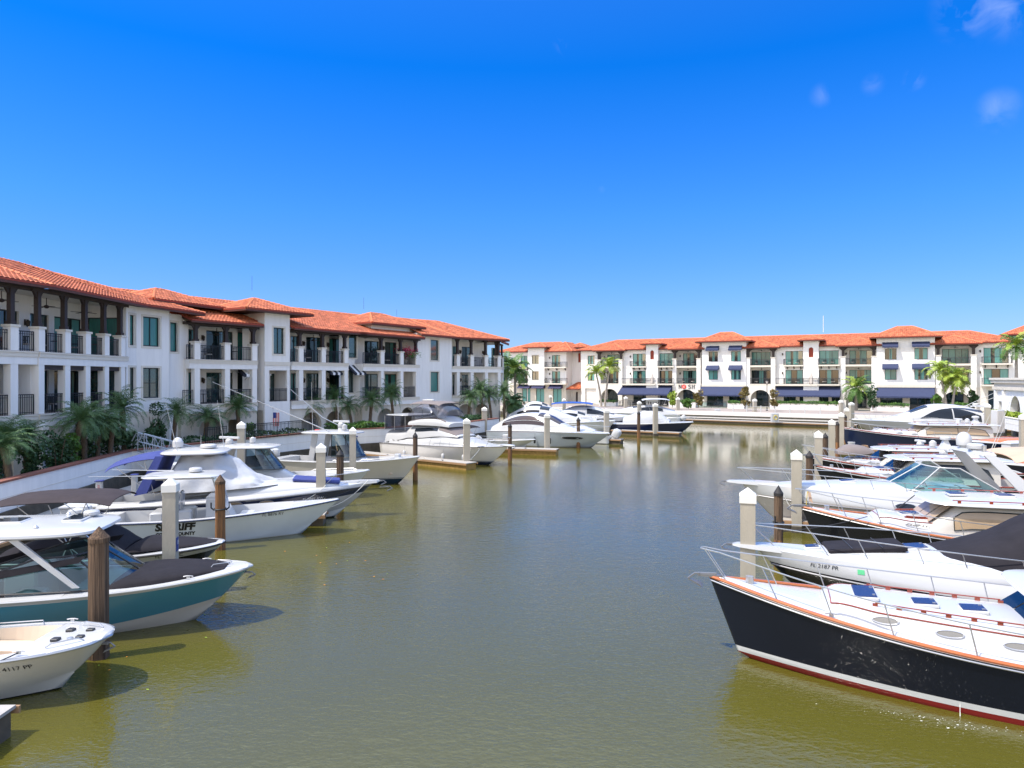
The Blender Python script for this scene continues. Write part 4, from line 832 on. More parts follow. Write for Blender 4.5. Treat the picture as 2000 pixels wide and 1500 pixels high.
# ------------------------------------------------------------ planters, terrace and right-hand pavilion
def planter(A,B,w,z1,label,hedge=True,hlabel=None,leaf='leaf_hedge'):
    f=Fr(A,B); root=empty('planter_wall',(A[0],A[1],LZ),0,label,'planter'); f.root=root; f=Fr(A,B,root)
    mb=f.mb('stucco'); mb.box(0,f.L,-w,0,LZ,z1-.06); mb.build('wall_face',root,smooth=False)
    mb=f.mb('trim'); mb.box(-.05,f.L+.05,-w-.04,.05,z1-.06,z1+.02); mb.build('cap',root,smooth=False)
    mb=f.mb('stucco_soft')
    for z in (LZ+.22,): mb.box(0,f.L,0,.012,z,z+.03)
    mb.build('groove',root,smooth=False)
    if hedge: HEDGES.append((A,B,w,z1,hlabel,leaf))
HEDGES=[]
def pl(px,off_=-6.5):  # point on the terrace line in front of the hotel
    return tuple(FH.w(FH.U(px,-off_),-off_))[:2]
planter(pl(1170,-9.5),pl(1203,-9.5),1.2,LZ+.75,'low white planter in front of the left palm of the far terrace',hlabel='short hedge in the low planter below the left palms of the far terrace')
planter(pl(1306,-9),pl(1358,-9),2.0,LZ+.95,'white raised planter in front of the restaurant arch',hlabel='clipped hedge in the planter in front of the restaurant arch')
planter(pl(1421,-9),pl(1453,-9),2.0,LZ+.85,'short white planter right of the glass terrace screen',hlabel='clipped hedge in the short planter right of the glass screen')
planter(pl(1504,-9),pl(1640,-9),2.2,LZ+.95,'long white planter wall below the wide awning right of centre',hlabel='long low hedge in front of the wide awning right of centre')
planter(pl(1700,-9),pl(1776,-9),2.2,LZ+.85,'white planter wall behind the dark-windowed cruiser',hlabel='hedge in the planter behind the dark-windowed cruiser')
planter(pl(1858,-7),pl(1903,-7),2.2,LZ+1.0,'white planter wall at the foot of the right-hand palms',hlabel='hedge at the foot of the right-hand yellow-green palms')
# glass screen between planters
f=Fr(pl(1361,-9),pl(1419,-9)); sc_=empty('terrace_screen',(*pl(1361,-9),LZ),0,'glass and metal screen in front of the restaurant terrace','screen'); f=Fr(pl(1361,-9),pl(1419,-9),sc_)
railing(f,0,f.L,0,LZ,h=1.15,step=1.2,m='rail_metal',name='screen_frame',root=sc_); mb=f.mb('glass_clear'); mb.quad((.05,0,LZ+.1),(f.L-.05,0,LZ+.1),(f.L-.05,0,LZ+1.0),(.05,0,LZ+1.0)); mb.build('glass_panel',sc_,smooth=False)
f0=(pl(1203,-9.5),pl(1306,-9)); sc_=empty('terrace_railing',(*f0[0],LZ),0,'dark metal railing beside the outdoor dining tables left of the restaurant arch','railing'); f=Fr(*f0,sc_); railing(f,0,f.L,0,LZ,h=1.1,step=.25,m='rail_metal',name='rail_panel',root=sc_)
# pavilion at the right edge
PB=empty('pavilion_building',(52,72,LZ),0,'low cream pavilion with stepped cornice and arch at the right edge','building')
FPb=Fr((55.0,81.0),(49.8,66.5),PB)
mb=FPb.mb('stucco'); archwall(mb,4.2,9.5,LZ,5.3,0,6.9,1.6,3.1,depth=.6); wallh(mb,0,4.2,LZ,5.3,0,[(1.2,2.6,LZ,4.0)],rv=.4); mb.quad((9.5,0,LZ),(15.4,0,LZ),(15.4,0,5.3),(9.5,0,5.3)); mb.quad((0,0,LZ),(0,0,5.3),(0,-9,5.3),(0,-9,LZ)); mb.build('wall',PB,smooth=False)
for i,(z0,z1,dd) in enumerate(((5.3,5.65,.25),(5.65,6.05,.1),(6.05,6.4,.38),(6.4,6.62,.5))):
    mb=FPb.mb('trim' if i%2 else 'stucco_warm'); mb.box(-dd,15.4,-9,dd,z0,z1); mb.build('cornice',PB,smooth=False)
mb=FPb.mb('stucco_soft'); mb.quad((.8,-2,LZ),(15,-2,LZ),(15,-2,5.2),(.8,-2,5.2)); mb.build('back_wall',PB,smooth=False)
mb=FPb.mb('stucco'); 
for u in (.5,3.4): mb.box(u-.3,u+.3,.01,.2,LZ,5.28)
mb.build('pilaster',PB,smooth=False)
wr=Fr((52.4,81.5),(44.0,57.5)); 
wall_run('garden_wall',[(52.6,80.5),(47.6,66.5),(44.6,58.5)],[('wall_face',-.3,0,LZ,LZ+1.15,'stucco'),('cap',-.34,.04,LZ+1.15,LZ+1.22,'trim'),('groove',0,.012,LZ+.6,LZ+.63,'trim')],'sloping white garden wall beside the right-hand walkway')
HEDGES.append(((53.6,80.0),(48.7,66.6),1.0,LZ+1.1,'yellow-green hedge behind the right-hand garden wall','leaf_yellow'))
# ------------------------------------------------------------ boat kit (x forward from the transom, y to port, z up from the waterline)
def lerp_tab(tab,t):
    for (a,va),(b,vb) in zip(tab,tab[1:]):
        if t<=b: return va+(vb-va)*((t-a)/(b-a) if b>a else 0)
    return tab[-1][1]
def smooth_tab(tab,t):
    """Catmull-Rom through (t,value) pairs"""
    n=len(tab)
    if t<=tab[0][0]: return tab[0][1]
    if t>=tab[-1][0]: return tab[-1][1]
    for i in range(n-1):
        if t<=tab[i+1][0]: break
    p1,p2=tab[i],tab[i+1]; p0=tab[i-1] if i>0 else p1; p3=tab[i+2] if i+2<n else p2; h=p2[0]-p1[0]; s=(t-p1[0])/h
    m1=((p2[1]-p0[1])/(p2[0]-p0[0]) if p2[0]!=p0[0] else 0)*h; m2_=((p3[1]-p1[1])/(p3[0]-p1[0]) if p3[0]!=p1[0] else 0)*h
    return (2*s**3-3*s*s+1)*p1[1]+(s**3-2*s*s+s)*m1+(-2*s**3+3*s*s)*p2[1]+(s**3-s*s)*m2_
class Hull:
    def __init__(s,L,B,sheer,draft=.6,rake=1.2,tr=.86,tm=.42,ps=2.2,pc=1.7,cr=.86,zc1=.55,flare=1.25,zc0=-.08,stem=.85,trk=0.0,pe=1.0,ks=.70,kn=None,tb=.12):
        s.pe,s.ks,s.kn,s.tb=pe,ks,kn,tb
        s.L,s.B,s.sh,s.d,s.rk,s.tr_,s.tm,s.ps,s.pc,s.cr,s.zc1,s.fl,s.zc0,s.stem,s.trk=L,B,sheer,draft,rake,tr,tm,ps,pc,cr,zc1,flare,zc0,stem,trk
    def plan(s,t,p):
        if t<s.tm: q=t/s.tm; return s.tr_+(1-s.tr_)*(1-(1-q)**2)
        return max(0,1-((t-s.tm)/(1-s.tm))**p)**(s.pe if p==s.ps else 1)
    def zs(s,t): return smooth_tab(s.sh,t)
    def zc(s,t): return s.zc0+(s.zc1-s.zc0)*max(0,(t-.45)/.55)**2.2
    def xs(s,v): return s.L-s.rk*(1-v**s.stem if v>0 else 1)
    def pt(s,t,v,side=1):
        ws=s.B/2*s.plan(t,s.ps); wc=s.B/2*s.cr*s.plan(t,s.pc); z0,z1=s.zc(t),s.zs(t)
        if s.kn and v>s.kn: return (t*s.xs(v), side*(wc+(ws-wc)*s.kn**s.fl)*(1-s.tb*((v-s.kn)/(1-s.kn))**1.3), z0+(z1-z0)*v)
        return (t*s.xs(v), side*(wc+(ws-wc)*v**s.fl), z0+(z1-z0)*v)
    def sheerpt(s,x,side=1,inset=0,dz=0):
        t=x/s.L; p=s.pt(t,1,side); return (x,side*max(0,abs(p[1])-inset),p[2]+dz)
    def side(s,x,z,side=1,off=.006):
        lo,hi=0,1
        for _ in range(24):
            v=(lo+hi)/2; t=min(1,x/s.xs(v)); 
            if s.pt(t,v)[2]<z: lo=v
            else: hi=v
        v=(lo+hi)/2; t=min(1,x/s.xs(v)); y=s.pt(t,v)[1]; return (x,side*(y+off),z)
    def build(s,root,mside,mbot=None,ms=None,n=44,K=10,name='hull'):
        mb=MB(mside); ts=[1-(1-i/n)**1.45 for i in range(n+1)]; mbot=mbot or mside
        for sd_ in (1,-1):
            G=[]
            for k in range(K+1): G.append([s.pt(t,k/K,sd_) for t in ts])
            xk=s.xs(0); keel=[]
            for t in ts: keel.append((t*xk,0,-s.d+(s.zc1+s.d)*max(0,(t-s.ks)/(1-s.ks))**3))
            mid=[(k_[0],(g[1])*.55,(k_[2]*.45+g[2]*.55)-.02) for k_,g in zip(keel,G[0])]
            rows=[keel,mid]+G; N_=n+1
            vs=[p for r in rows for p in r]; fs=[];fb=[]
            for r in range(len(rows)-1):
                for i in range(n):
                    f=(r*N_+i,r*N_+i+1,(r+1)*N_+i+1,(r+1)*N_+i)
                    if sd_<0: f=f[::-1]
                    (fb if r<2 else fs).append(f)
            vv=list(vs)
            if ms:
                for k in range(K):
                    mm=ms(k/K); ff=fs[k*n:(k+1)*n]; mb.add(vv,ff,mm)
                mb.add(vv,fb,mbot)
            else: mb.add(vv,fs,mside); mb.add(vv,fb,mbot)
            tr=[r[0] for r in rows]; mb.add(tr+[(0,0,-s.d),(0,0,tr[-1][2])],[tuple(range(len(tr)))+(len(tr)+1,)] if sd_>0 else [tuple(reversed(range(len(tr))))[0:]+(len(tr)+1,)],mside)
        o=mb.build(name,root,ang=28)
        bm=bmesh.new(); bm.from_mesh(o.data); bmesh.ops.remove_doubles(bm,verts=bm.verts,dist=.0005); bm.to_mesh(o.data); bm.free()
        return o
    def deck(s,root,m='gel_white',cam_=.07,x0=.02,x1=1,dz=0,n=40,name='deck',hole=None,m2=None):
        """cambered deck; hole=(xa,xb,gunwale width,floor z,material) sinks an open well into it"""
        mb=MB(m)
        xs=sorted({s.L*(x0+(x1-x0)*(1-(1-i/n)**1.3)) for i in range(n+1)}|({hole[0],hole[1]} if hole else set()))
        rows=[];J=8
        for x in xs:
            t=min(1,x/s.L); _,y,z=s.pt(t,1); rows.append((x,y,z+dz))
        def cz(y,Y,z): return z+cam_*(1-(y/Y)**2 if Y>1e-4 else 0)
        for (xa,ya,za),(xb,yb,zb) in zip(rows,rows[1:]):
            inside=hole and hole[0]-1e-6<=xa and xb<=hole[1]+1e-6
            ea=[ya*(1-2*j/J) for j in range(J+1)]; eb=[yb*(1-2*j/J) for j in range(J+1)]
            if not inside:
                for j in range(J): mb.quad((xa,ea[j],cz(ea[j],ya,za)),(xa,ea[j+1],cz(ea[j+1],ya,za)),(xb,eb[j+1],cz(eb[j+1],yb,zb)),(xb,eb[j],cz(eb[j],yb,zb)),m)
            else:
                g=hole[2]; fz=hole[3]; mf=hole[4]
                def fw2(x,y,z): yt=max(.02,y-g); hf=abs(s.side(x,fz,1,0)[1])-.12; hm=abs(s.side(x,(fz+z)/2,1,0)[1])-.10; return max(.02,min(yt-.05,hf,2*hm-yt))
                A=fw2(xa,ya,za);B_=fw2(xb,yb,zb)
                for sg in (1,-1):
                    p=[(xa,sg*ya,za),(xa,sg*max(.02,ya-g),za+.03),(xb,sg*max(.02,yb-g),zb+.03),(xb,sg*yb,zb)]
                    mb.quad(*(p if sg>0 else p[::-1]),m)
                    q=[p[1],(xa,sg*A,fz),(xb,sg*B_,fz),p[2]]; mb.quad(*(q if sg>0 else q[::-1]),hole[5] if len(hole)>5 else m)
                mb.quad((xa,A,fz),(xa,-A,fz),(xb,-B_,fz),(xb,B_,fz),mf)
                for X,Y,Z,cond in ((xa,ya,za,abs(xa-hole[0])<1e-5),(xb,yb,zb,abs(xb-hole[1])<1e-5)):
                    if cond:
                        w=max(.02,Y-g); pts=[(X,w*(1-2*j/J),cz(w*(1-2*j/J),Y,Z)) for j in range(J+1)]
                        bw=fw2(X,Y,Z)/w
                        for a,b in zip(pts,pts[1:]): mb.quad(a,b,(X,b[1]*bw,fz),(X,a[1]*bw,fz),m)
        return mb.build(name,root,ang=30)
    def rail_strip(s,root,m,r=.035,inset=0,dz=.01,x0=.0,x1=1,name='rub_rail',n=40,v=None):
        pts=[s.sheerpt(s.L*(x0+(x1-x0)*i/n),1,inset,dz) for i in range(n+1)] if v is None else [s.pt(1-(1-i/n)**1.4,v) for i in range(n+1)]
        mb=MB(m); mb.tube(pts+[ (p[0],-p[1],p[2]) for p in pts[::-1]],r,n=6)
        return mb.build(name,root)
    def bowrail(s,root,xa,h=.62,inset=.10,nst=7,ext=.35,r=.016,mid=False,name='bow_rail',x1=None,lean=.10,m='steel'):
        """stainless rail from xa aft round the bow on both sides with stanchions"""
        xe=s.L*.995 if x1 is None else x1; mb=MB(m); n=26; P1=[]
        for i in range(n+1):
            x=xa+(xe-xa)*i/n; p=s.sheerpt(x,1,inset); k=(i/n)
            P1.append((x+(ext*k**5),p[1]+ (0 if i<n else .0)+lean*.3*(1-k), p[2]+h*(min(1,(i+.0)/1.2) if i==0 else 1)+.10*k**3))
        P1[0]=(P1[0][0],P1[0][1],s.sheerpt(xa,1,inset)[2])
        tip=P1[-1]; w=max(.12,tip[1]); P1[-1]=(tip[0],w,tip[2])
        full=P1+[(tip[0]+.10,w*.4,tip[2]),(tip[0]+.10,-w*.4,tip[2])]+[(p[0],-p[1],p[2]) for p in P1[::-1]]
        mb.tube(full,r,n=5)
        if mid: mb.tube([(p[0],p[1],p[2]-h*.48) for p in P1[2:]]+[(p[0],-p[1],p[2]-h*.48) for p in P1[:1:-1]],r*.6,n=4)
        o=mb.build(name,root)
        for sd_ in (1,-1):
            for i in range(1,nst+1):
                k=i/nst; j=int(round(1+(n-1)*k)); q=P1[min(j,n)]; x=xa+(xe-xa)*min(j,n)/n-.10-.12*k; b=s.sheerpt(min(x,s.L*.985),1,inset)
                m_=MB(m); m_.tube([(b[0],sd_*b[1],b[2]),(q[0],sd_*q[1],q[2])],r*.85,n=5); m_.build('stanchion',o)
        return o
class Loft:
    """smooth cabin/cover surface; secs=[(x,half width,z base,z top)], n = squareness, tum = inward lean"""
    def __init__(s,secs,n=3.2,tum=.12,sheerz=None): s.S=secs; s.n=n; s.tum=tum
    def at(s,x,a,off=0):
        w=smooth_tab([(q[0],q[1]) for q in s.S],x); z0=smooth_tab([(q[0],q[2]) for q in s.S],x); z1=smooth_tab([(q[0],q[3]) for q in s.S],x)
        c,q=math.cos(a),math.sin(a); f=math.copysign(abs(c)**(2/s.n),c); g=abs(q)**(2/s.n)
        h=z1-z0; y=(w+off)*f*(1-s.tum*g); return (x,y,z0+(h+off)*g)
    def mesh(s,mb,m=None,nx=24,na=18,x0=None,x1=None,cap=True):
        a0=s.S[0][0] if x0 is None else x0; a1=s.S[-1][0] if x1 is None else x1
        rs=[[s.at(a0+(a1-a0)*i/nx,PI*j/na) for j in range(na+1)] for i in range(nx+1)]
        mb.rings(rs,m,closed=False)
        if cap:
            for r,fl in ((rs[0],0),(rs[-1],1)): mb.add(r,[tuple(range(na+1)) if fl else tuple(reversed(range(na+1)))],m)
        return mb
    def sidefn(s):
        def fn(x,z,side,off):
            lo,hi=0,1.3
            for _ in range(20):
                a=(lo+hi)/2
                if s.at(x,a)[2]<z: lo=a
                else: hi=a
            p=s.at(x,lo,off); return (x,side*p[1],z)
        return fn
    def patch(s,mb,x0,x1,a0,a1,off=.012,m='glass_dark',nx=8,na=5,side=1,topf=None,botf=None):
        rs=[]
        for i in range(nx+1):
            x=x0+(x1-x0)*i/nx; A0=botf(i/nx) if botf else a0; A1=topf(i/nx) if topf else a1
            r=[s.at(x,A0+(A1-A0)*j/na,off) for j in range(na+1)]
            if side<0: r=[(p[0],-p[1],p[2]) for p in r]
            rs.append(r)
        vs=[p for r in rs for p in r]; n=na+1; fs=[]
        for i in range(nx):
            for j in range(na):
                f=(i*n+j,(i+1)*n+j,(i+1)*n+j+1,i*n+j+1); fs.append(f if side<0 else f[::-1])
        mb.add(vs,fs,m); return mb
def windshield(root,xf,z0,hw,depth,h,rake,m='glass_teal',frame='gel_white',zt=0,back=0,narrow=.86,name='windshield',mull=(-.36,.36),fr=.028,zb=0,zdrop=0):
    """wraparound screen: U-shaped in plan, nose at xf, reaching aft by depth+back"""
    def base(a): 
        c,q=math.cos(a),math.sin(a); return Vector((xf-depth*(1-abs(c)**.8),hw*math.copysign(abs(q)**.75,q),z0-zb*(1-abs(c))))
    def top(a):
        p=base(a); k=1-abs(math.sin(a))**6*.0; return Vector((p.x-rake*(.5+.5*math.cos(a))-.02,p.y*narrow,z0+h*1.0-zdrop*(1-abs(math.cos(a)))**2))
    A=[-PI/2+PI*i/24 for i in range(25)]; B=[base(a) for a in A]; T=[top(a) for a in A]
    if back:
        eb=[Vector((B[0].x-back,-hw,B[0].z)),Vector((B[-1].x-back,hw,B[-1].z))]; et=[Vector((T[0].x-back*.25,-hw*narrow*1.0,T[0].z-h*.12)),Vector((T[-1].x-back*.25,hw*narrow,T[-1].z-h*.12))]
        B=[eb[0]]+B+[eb[1]]; T=[Vector((eb[0].x,eb[0].y,eb[0].z+.06))]+T+[Vector((eb[1].x,eb[1].y,eb[1].z+.06))]
    mb=MB(m); mb.rings([B,T],m,closed=False); g=mb.build(name,root,ang=60)
    f=MB(frame); f.tube(T,fr,n=6); f.tube(B,fr*.8,n=5)
    for q in mull:
        i=int((q+1)/2*(len(B)-1)); f.tube([B[i],T[i]],fr*.9,n=5)
    f.build('screen_frame',g); return g
def hatch(root,x,y,z,lx,ly,m='hatch_blue',tilt=0,rz=0):
    mb=MB('gel_white').tr(Matrix.Translation((x,y,z))@Matrix.Rotation(rz,4,'Z')@Matrix.Rotation(tilt,4,'Y')); mb.bbox(-lx/2,lx/2,-ly/2,ly/2,-.03,.035,.02); o=mb.build('hatch',root)
    m2_=MB(m).tr(Matrix.Translation((x,y,z))@Matrix.Rotation(rz,4,'Z')@Matrix.Rotation(tilt,4,'Y')); m2_.bbox(-lx/2+.03,lx/2-.03,-ly/2+.03,ly/2-.03,.036,.052,.012); m2_.build('lens',o)
    h_=MB('steel').tr(Matrix.Translation((x,y,z))@Matrix.Rotation(rz,4,'Z')@Matrix.Rotation(tilt,4,'Y'))
    for s_ in (-.3,.3): h_.box(-lx/2+.06,-lx/2+.12,ly*s_-.02,ly*s_+.02,.0521,.065)
    h_.build('hinge',o,smooth=False); return o
def porthole(root,fn,x,z,side,rx=.22,rz_=.09,m='glass_dark',name='porthole',off=.012,rim='steel'):
    """oval port following the surface fn(x,z,side,off)"""
    N_=18; f=MB(rim); a=[Vector(fn(x+rx*1.12*math.cos(2*PI*i/N_),z+rz_*1.15*math.sin(2*PI*i/N_),side,off)) for i in range(N_)]
    f.tube(a+[a[0]],.014,n=4,cap=False); o=f.build(name,root); g=MB(m); c=Vector(fn(x,z,side,off)); p=[Vector(fn(x+rx*math.cos(2*PI*i/N_),z+rz_*math.sin(2*PI*i/N_),side,off)) for i in range(N_)]
    g.add([c]+p,[(0,i+1,(i+1)%N_+1) if side<0 else (0,(i+1)%N_+1,i+1) for i in range(N_)]); g.build('glass',o); return o
def cleat(root,p,m='steel',s_=1,rz=0):
    mb=MB(m).tr(Matrix.Translation(p)@Matrix.Rotation(rz,4,'Z')); mb.tube([(-.12*s_,0,.05*s_),(-.04*s_,0,.065*s_),(.04*s_,0,.065*s_),(.12*s_,0,.05*s_)],.014*s_,n=5); mb.box(-.04*s_,.04*s_,-.015,.015,0,.06*s_); return mb.build('cleat',root)
def anchor(root,x,z,s_=1.0,y=0):
    mb=MB('steel_dull').tr(Matrix.Translation((x,y,z))@Matrix.Scale(s_,4)); mb.box(-.45,.12,-.07,.07,-.03,.03); mb.tube([(-.3,0,.05),(.25,0,.02),(.42,0,-.12)],.03,n=5)
    mb.hexa([(.42,-.02,-.16),(.46,-.02,-.10),(.46,.02,-.10),(.42,.02,-.16),(.05,-.20,-.30),(.12,-.16,-.22),(.12,.16,-.22),(.05,.20,-.30)]); mb.cyl((.14,0),.05,-.04,.05,n=8); return mb.build('anchor',root)
def radome(root,x,y,z,r=.3,h=.28,m='gel_white',name='radar_dome'):
    mb=MB(m); mb.lathe((x,y,z),[(r*.6,0),(r*.95,.03),(r,.25*h),(r*.98,.7*h),(r*.8,.93*h),(r*.4,h),(.01,h*1.01)]); return mb.build(name,root)
def satdome(root,x,y,z,r=.25,m='gel_white'):
    mb=MB(m); mb.lathe((x,y,z),[(r*.55,-.05),(r*.6,.02),(r*.95,.06),(r,.3),(r*.93,r*1.25),(r*.7,r*1.75),(r*.35,r*2.0),(.01,r*2.08)]); return mb.build('satellite_dome',root)
def openarray(root,x,y,z,w=1.2,rz=0.3):
    mb=MB('gel_white').tr(Matrix.Translation((x,y,z))@Matrix.Rotation(rz,4,'Z')); mb.lathe((0,0,0),[(.20,0),(.22,.05),(.2,.2),(.12,.28)]); mb.bbox(-.06,.06,-w/2,w/2,.28,.40,.03); return mb.build('radar_bar',root)
def whip(root,p,q,r=.012,m='gel_white',name='antenna'):
    mb=MB(m); p,q=Vector(p),Vector(q); mb.tube([p,p.lerp(q,.3),q],[r*1.4,r,r*.5],n=5); return mb.build(name,root)
def outboard(root,x,y,z=.55,m='gel_white',tilt=0,s_=1.0,mid='gel_white'):
    """engine hung on the transom: cowling, midsection, gearcase, propeller"""
    T=Matrix.Translation((x,y,z))@Matrix.Rotation(-tilt,4,'Y')@Matrix.Scale(s_,4)
    mb=MB(mid).tr(T); mb.rings([[( -.32+a*math.cos(t)*1.0,b*math.sin(t),zz) for t in [2*PI*k/10 for k in range(10)]] for a,b,zz in ((.05,.03,-.98),(.13,.05,-.9),(.12,.06,-.4),(.16,.09,-.1),(.2,.14,.12))],cap=True)
    mb.box(-.14,.0,-.13,.13,-.35,.05); e_=mb.build('outboard_engine',root)
    c=MB(m).tr(T); c.rings([[(-.34+ox+a*math.cos(t)*(1 if math.cos(t)<0 else .9),b*math.copysign(abs(math.sin(t))**.8,math.sin(t)),zz) for t in [2*PI*k/14 for k in range(14)]] for a,b,zz,ox in ((.2,.14,.1,0),(.33,.21,.16,0),(.37,.23,.4,0),(.36,.22,.62,.0),(.30,.18,.76,.03),(.16,.10,.82,.05),(.01,.01,.83,.05))],cap=True); c.build('cowling',e_)
    p=MB('steel_dull').tr(T); p.tube([(-.18,0,-.78),(-.5,0,-.78)],[.05,.035],n=6)
    for k in range(3):
        a=2*PI*k/3; u=Vector((0,math.cos(a),math.sin(a))); w=Vector((0,-math.sin(a),math.cos(a))); o=Vector((-.46,0,-.78)); p.hexa([o+u*.03-w*.02,o+u*.03+w*.02,o+u*.17+w*.09+Vector((.04,0,0)),o+u*.17-w*.05-Vector((.04,0,0))]+[o+u*.03-w*.02+Vector((.012,0,0)),o+u*.03+w*.02+Vector((.012,0,0)),o+u*.17+w*.09+Vector((.052,0,0)),o+u*.17-w*.05-Vector((.028,0,0))])
    p.build('propeller',e_,smooth=False); return e_
def fender(root,x,y,z,r=.12,h=.6,m='gel_white'):
    mb=MB(m); mb.lathe((x,y,z-h),[(r*.3,0),(r*.8,.05),(r,.12),(r,h-.14),(r*.7,h-.04),(r*.25,h)],n=10); mb.tube([(x,y,z),(x,y*.97,z+.35)],.01,'rope_dark',n=4); return mb.build('fender',root)
def seat(root,x,y,z,w=.5,d=.5,m='vinyl_beige',h=.55,back=.55,name='seat',rz=0):
    mb=MB(m).tr(Matrix.Translation((x,y,z))@Matrix.Rotation(rz,4,'Z')); mb.bbox(-d/2,d/2,-w/2,w/2,0,h,.05); mb.bbox(-d/2-.12,-d/2+.02,-w/2,w/2,.1,h+back,.05); return mb.build(name,root)
def hulltext(root,H,txt,x,z,h,side,m='text_black',shear=0,bold=0,sx=1.0,name='lettering'):
    """lettering laid on the topsides; reads left to right seen from outside"""
    mb=MB(m); d=1 if side<0 else -1
    text_mesh(mb,txt,h,lambda a,b:H.side(x+d*a,z+b,side,.012),m,shear,bold,sx); return mb.build(name,root,smooth=False)
def boat(name,bow,head,L,label,cat='boat',group=None):
    """root Empty at the transom centre on the waterline; bow = world XY of the stem head"""
    a=R(head); loc=(bow[0]-L*math.cos(a),bow[1]-L*math.sin(a),0)
    return empty(name,loc,a,label,cat,group)
def bimini(root,x0,x1,hw,z,m,name='bimini',sag=.10,poles=((.2,.5),(.8,.5)),zb=1.0,tilt=0,bow=.14):
    mb=MB(m); nx,ny=10,10; rs=[]
    for top in (0,.02):
        for i in range(nx+1):
            k=i/nx; x=x0+(x1-x0)*k
            rs.append([(x,hw*(2*j/ny-1),z+top+tilt*k+bow*(1-(2*j/ny-1)**4)+sag*math.sin(PI*k)-.10*(abs(2*k-1)**8)) for j in range(ny+1)])
    a=rs[:nx+1]; b=rs[nx+1:]; mb.rings(a,closed=False); mb.rings(b[::-1],closed=False)
    o=mb.build(name,root,ang=60)
    for k,kb in poles:
        X=x0+(x1-x0)*k; XB=x0+(x1-x0)*kb
        for sd_ in (1,-1): f=MB('steel'); f.tube([(XB,sd_*hw*.98,zb),(X,sd_*hw*.97,z+tilt*k+.02)],.016,n=5); f.build('canopy_pole',o)
    return o
def teak_toerail(H,root,m='teak',r=.045,x0=0,x1=1): return H.rail_strip(root,m,r,inset=.03,dz=.045,x0=x0,x1=x1,name='toe_rail')
def handrail(root,L_,x0,x1,a,side,m='teak_red',off=.05,n=6,name='hand_rail'):
    mb=MB(m); pts=[]
    for i in range(13):
        x=x0+(x1-x0)*i/12; p=L_.at(x,a,off); pts.append((p[0],side*p[1],p[2]+.02))
    mb.tube(pts,.015,n=5); 
    for i in range(n+1):
        p=L_.at(x0+(x1-x0)*i/n,a,off*.5); q=Vector((p[0],side*p[1],p[2])); mb.box(q.x-.05,q.x+.05,q.y-.016,q.y+.016,q.z-.03,q.z+.03)
    return mb.build(name,root)

# ------------------------------------------------------------ hull paints
NB=(.012,.012,.016)
bandmat('hull_black',[(-1,(.20,.018,.016)),(.09,(.62,.62,.60)),(.215,(.008,.011,.020))],rough=.05,coat=0,slope=.004,glint=True)
bandmat('hull_black_plain',[(-1,(.15,.02,.016)),(.05,(.55,.55,.54)),(.16,(.010,.011,.015))],rough=.08,coat=0)
MATS['hull_black'].node_tree.nodes['Principled BSDF'].inputs['Specular IOR Level'].default_value=.32
bandmat('hull_navy',[(-1,(.12,.02,.02)),(.06,(.5,.5,.5)),(.14,(.012,.020,.055))],rough=.10,coat=.5)
bandmat('hull_teal',[(-1,(.02,.05,.07)),(.04,(.065,.235,.315))],rough=.14,coat=.6,var=.03)
bandmat('hull_white',[(-1,(.03,.035,.05)),(.05,(.74,.74,.72))],rough=.15,coat=.4)
bandmat('hull_white_blueboot',[(-1,(.02,.03,.06)),(.13,(.70,.70,.68)),(.17,(.03,.05,.10)),(.21,(.72,.70,.66))],rough=.15,coat=.4,slope=.012)
bandmat('hull_cream',[(-1,(.01,.03,.05)),(.18,(.60,.57,.50)),(.215,(.01,.03,.05)),(.24,(.60,.56,.49))],rough=.12,coat=.6,slope=.016)
bandmat('hull_sheriff',[(-1,(.55,.54,.50)),(.02,(.66,.70,.72))],rough=.2,coat=.3)
bandmat('hull_grey',[(-1,(.30,.30,.30)),(.10,(.40,.44,.46))],rough=.12,coat=.6)
bandmat('hull_taupe',[(-1,(.02,.02,.03)),(.08,(.44,.41,.38))],rough=.15,coat=.5)
bandmat('hull_beige',[(-1,(.02,.02,.03)),(.02,(.68,.64,.56))],rough=.18,coat=.4)
bandmat('hull_royal',[(-1,(.5,.5,.5)),(.08,(.03,.14,.34))],rough=.12,coat=.5)

BG={}
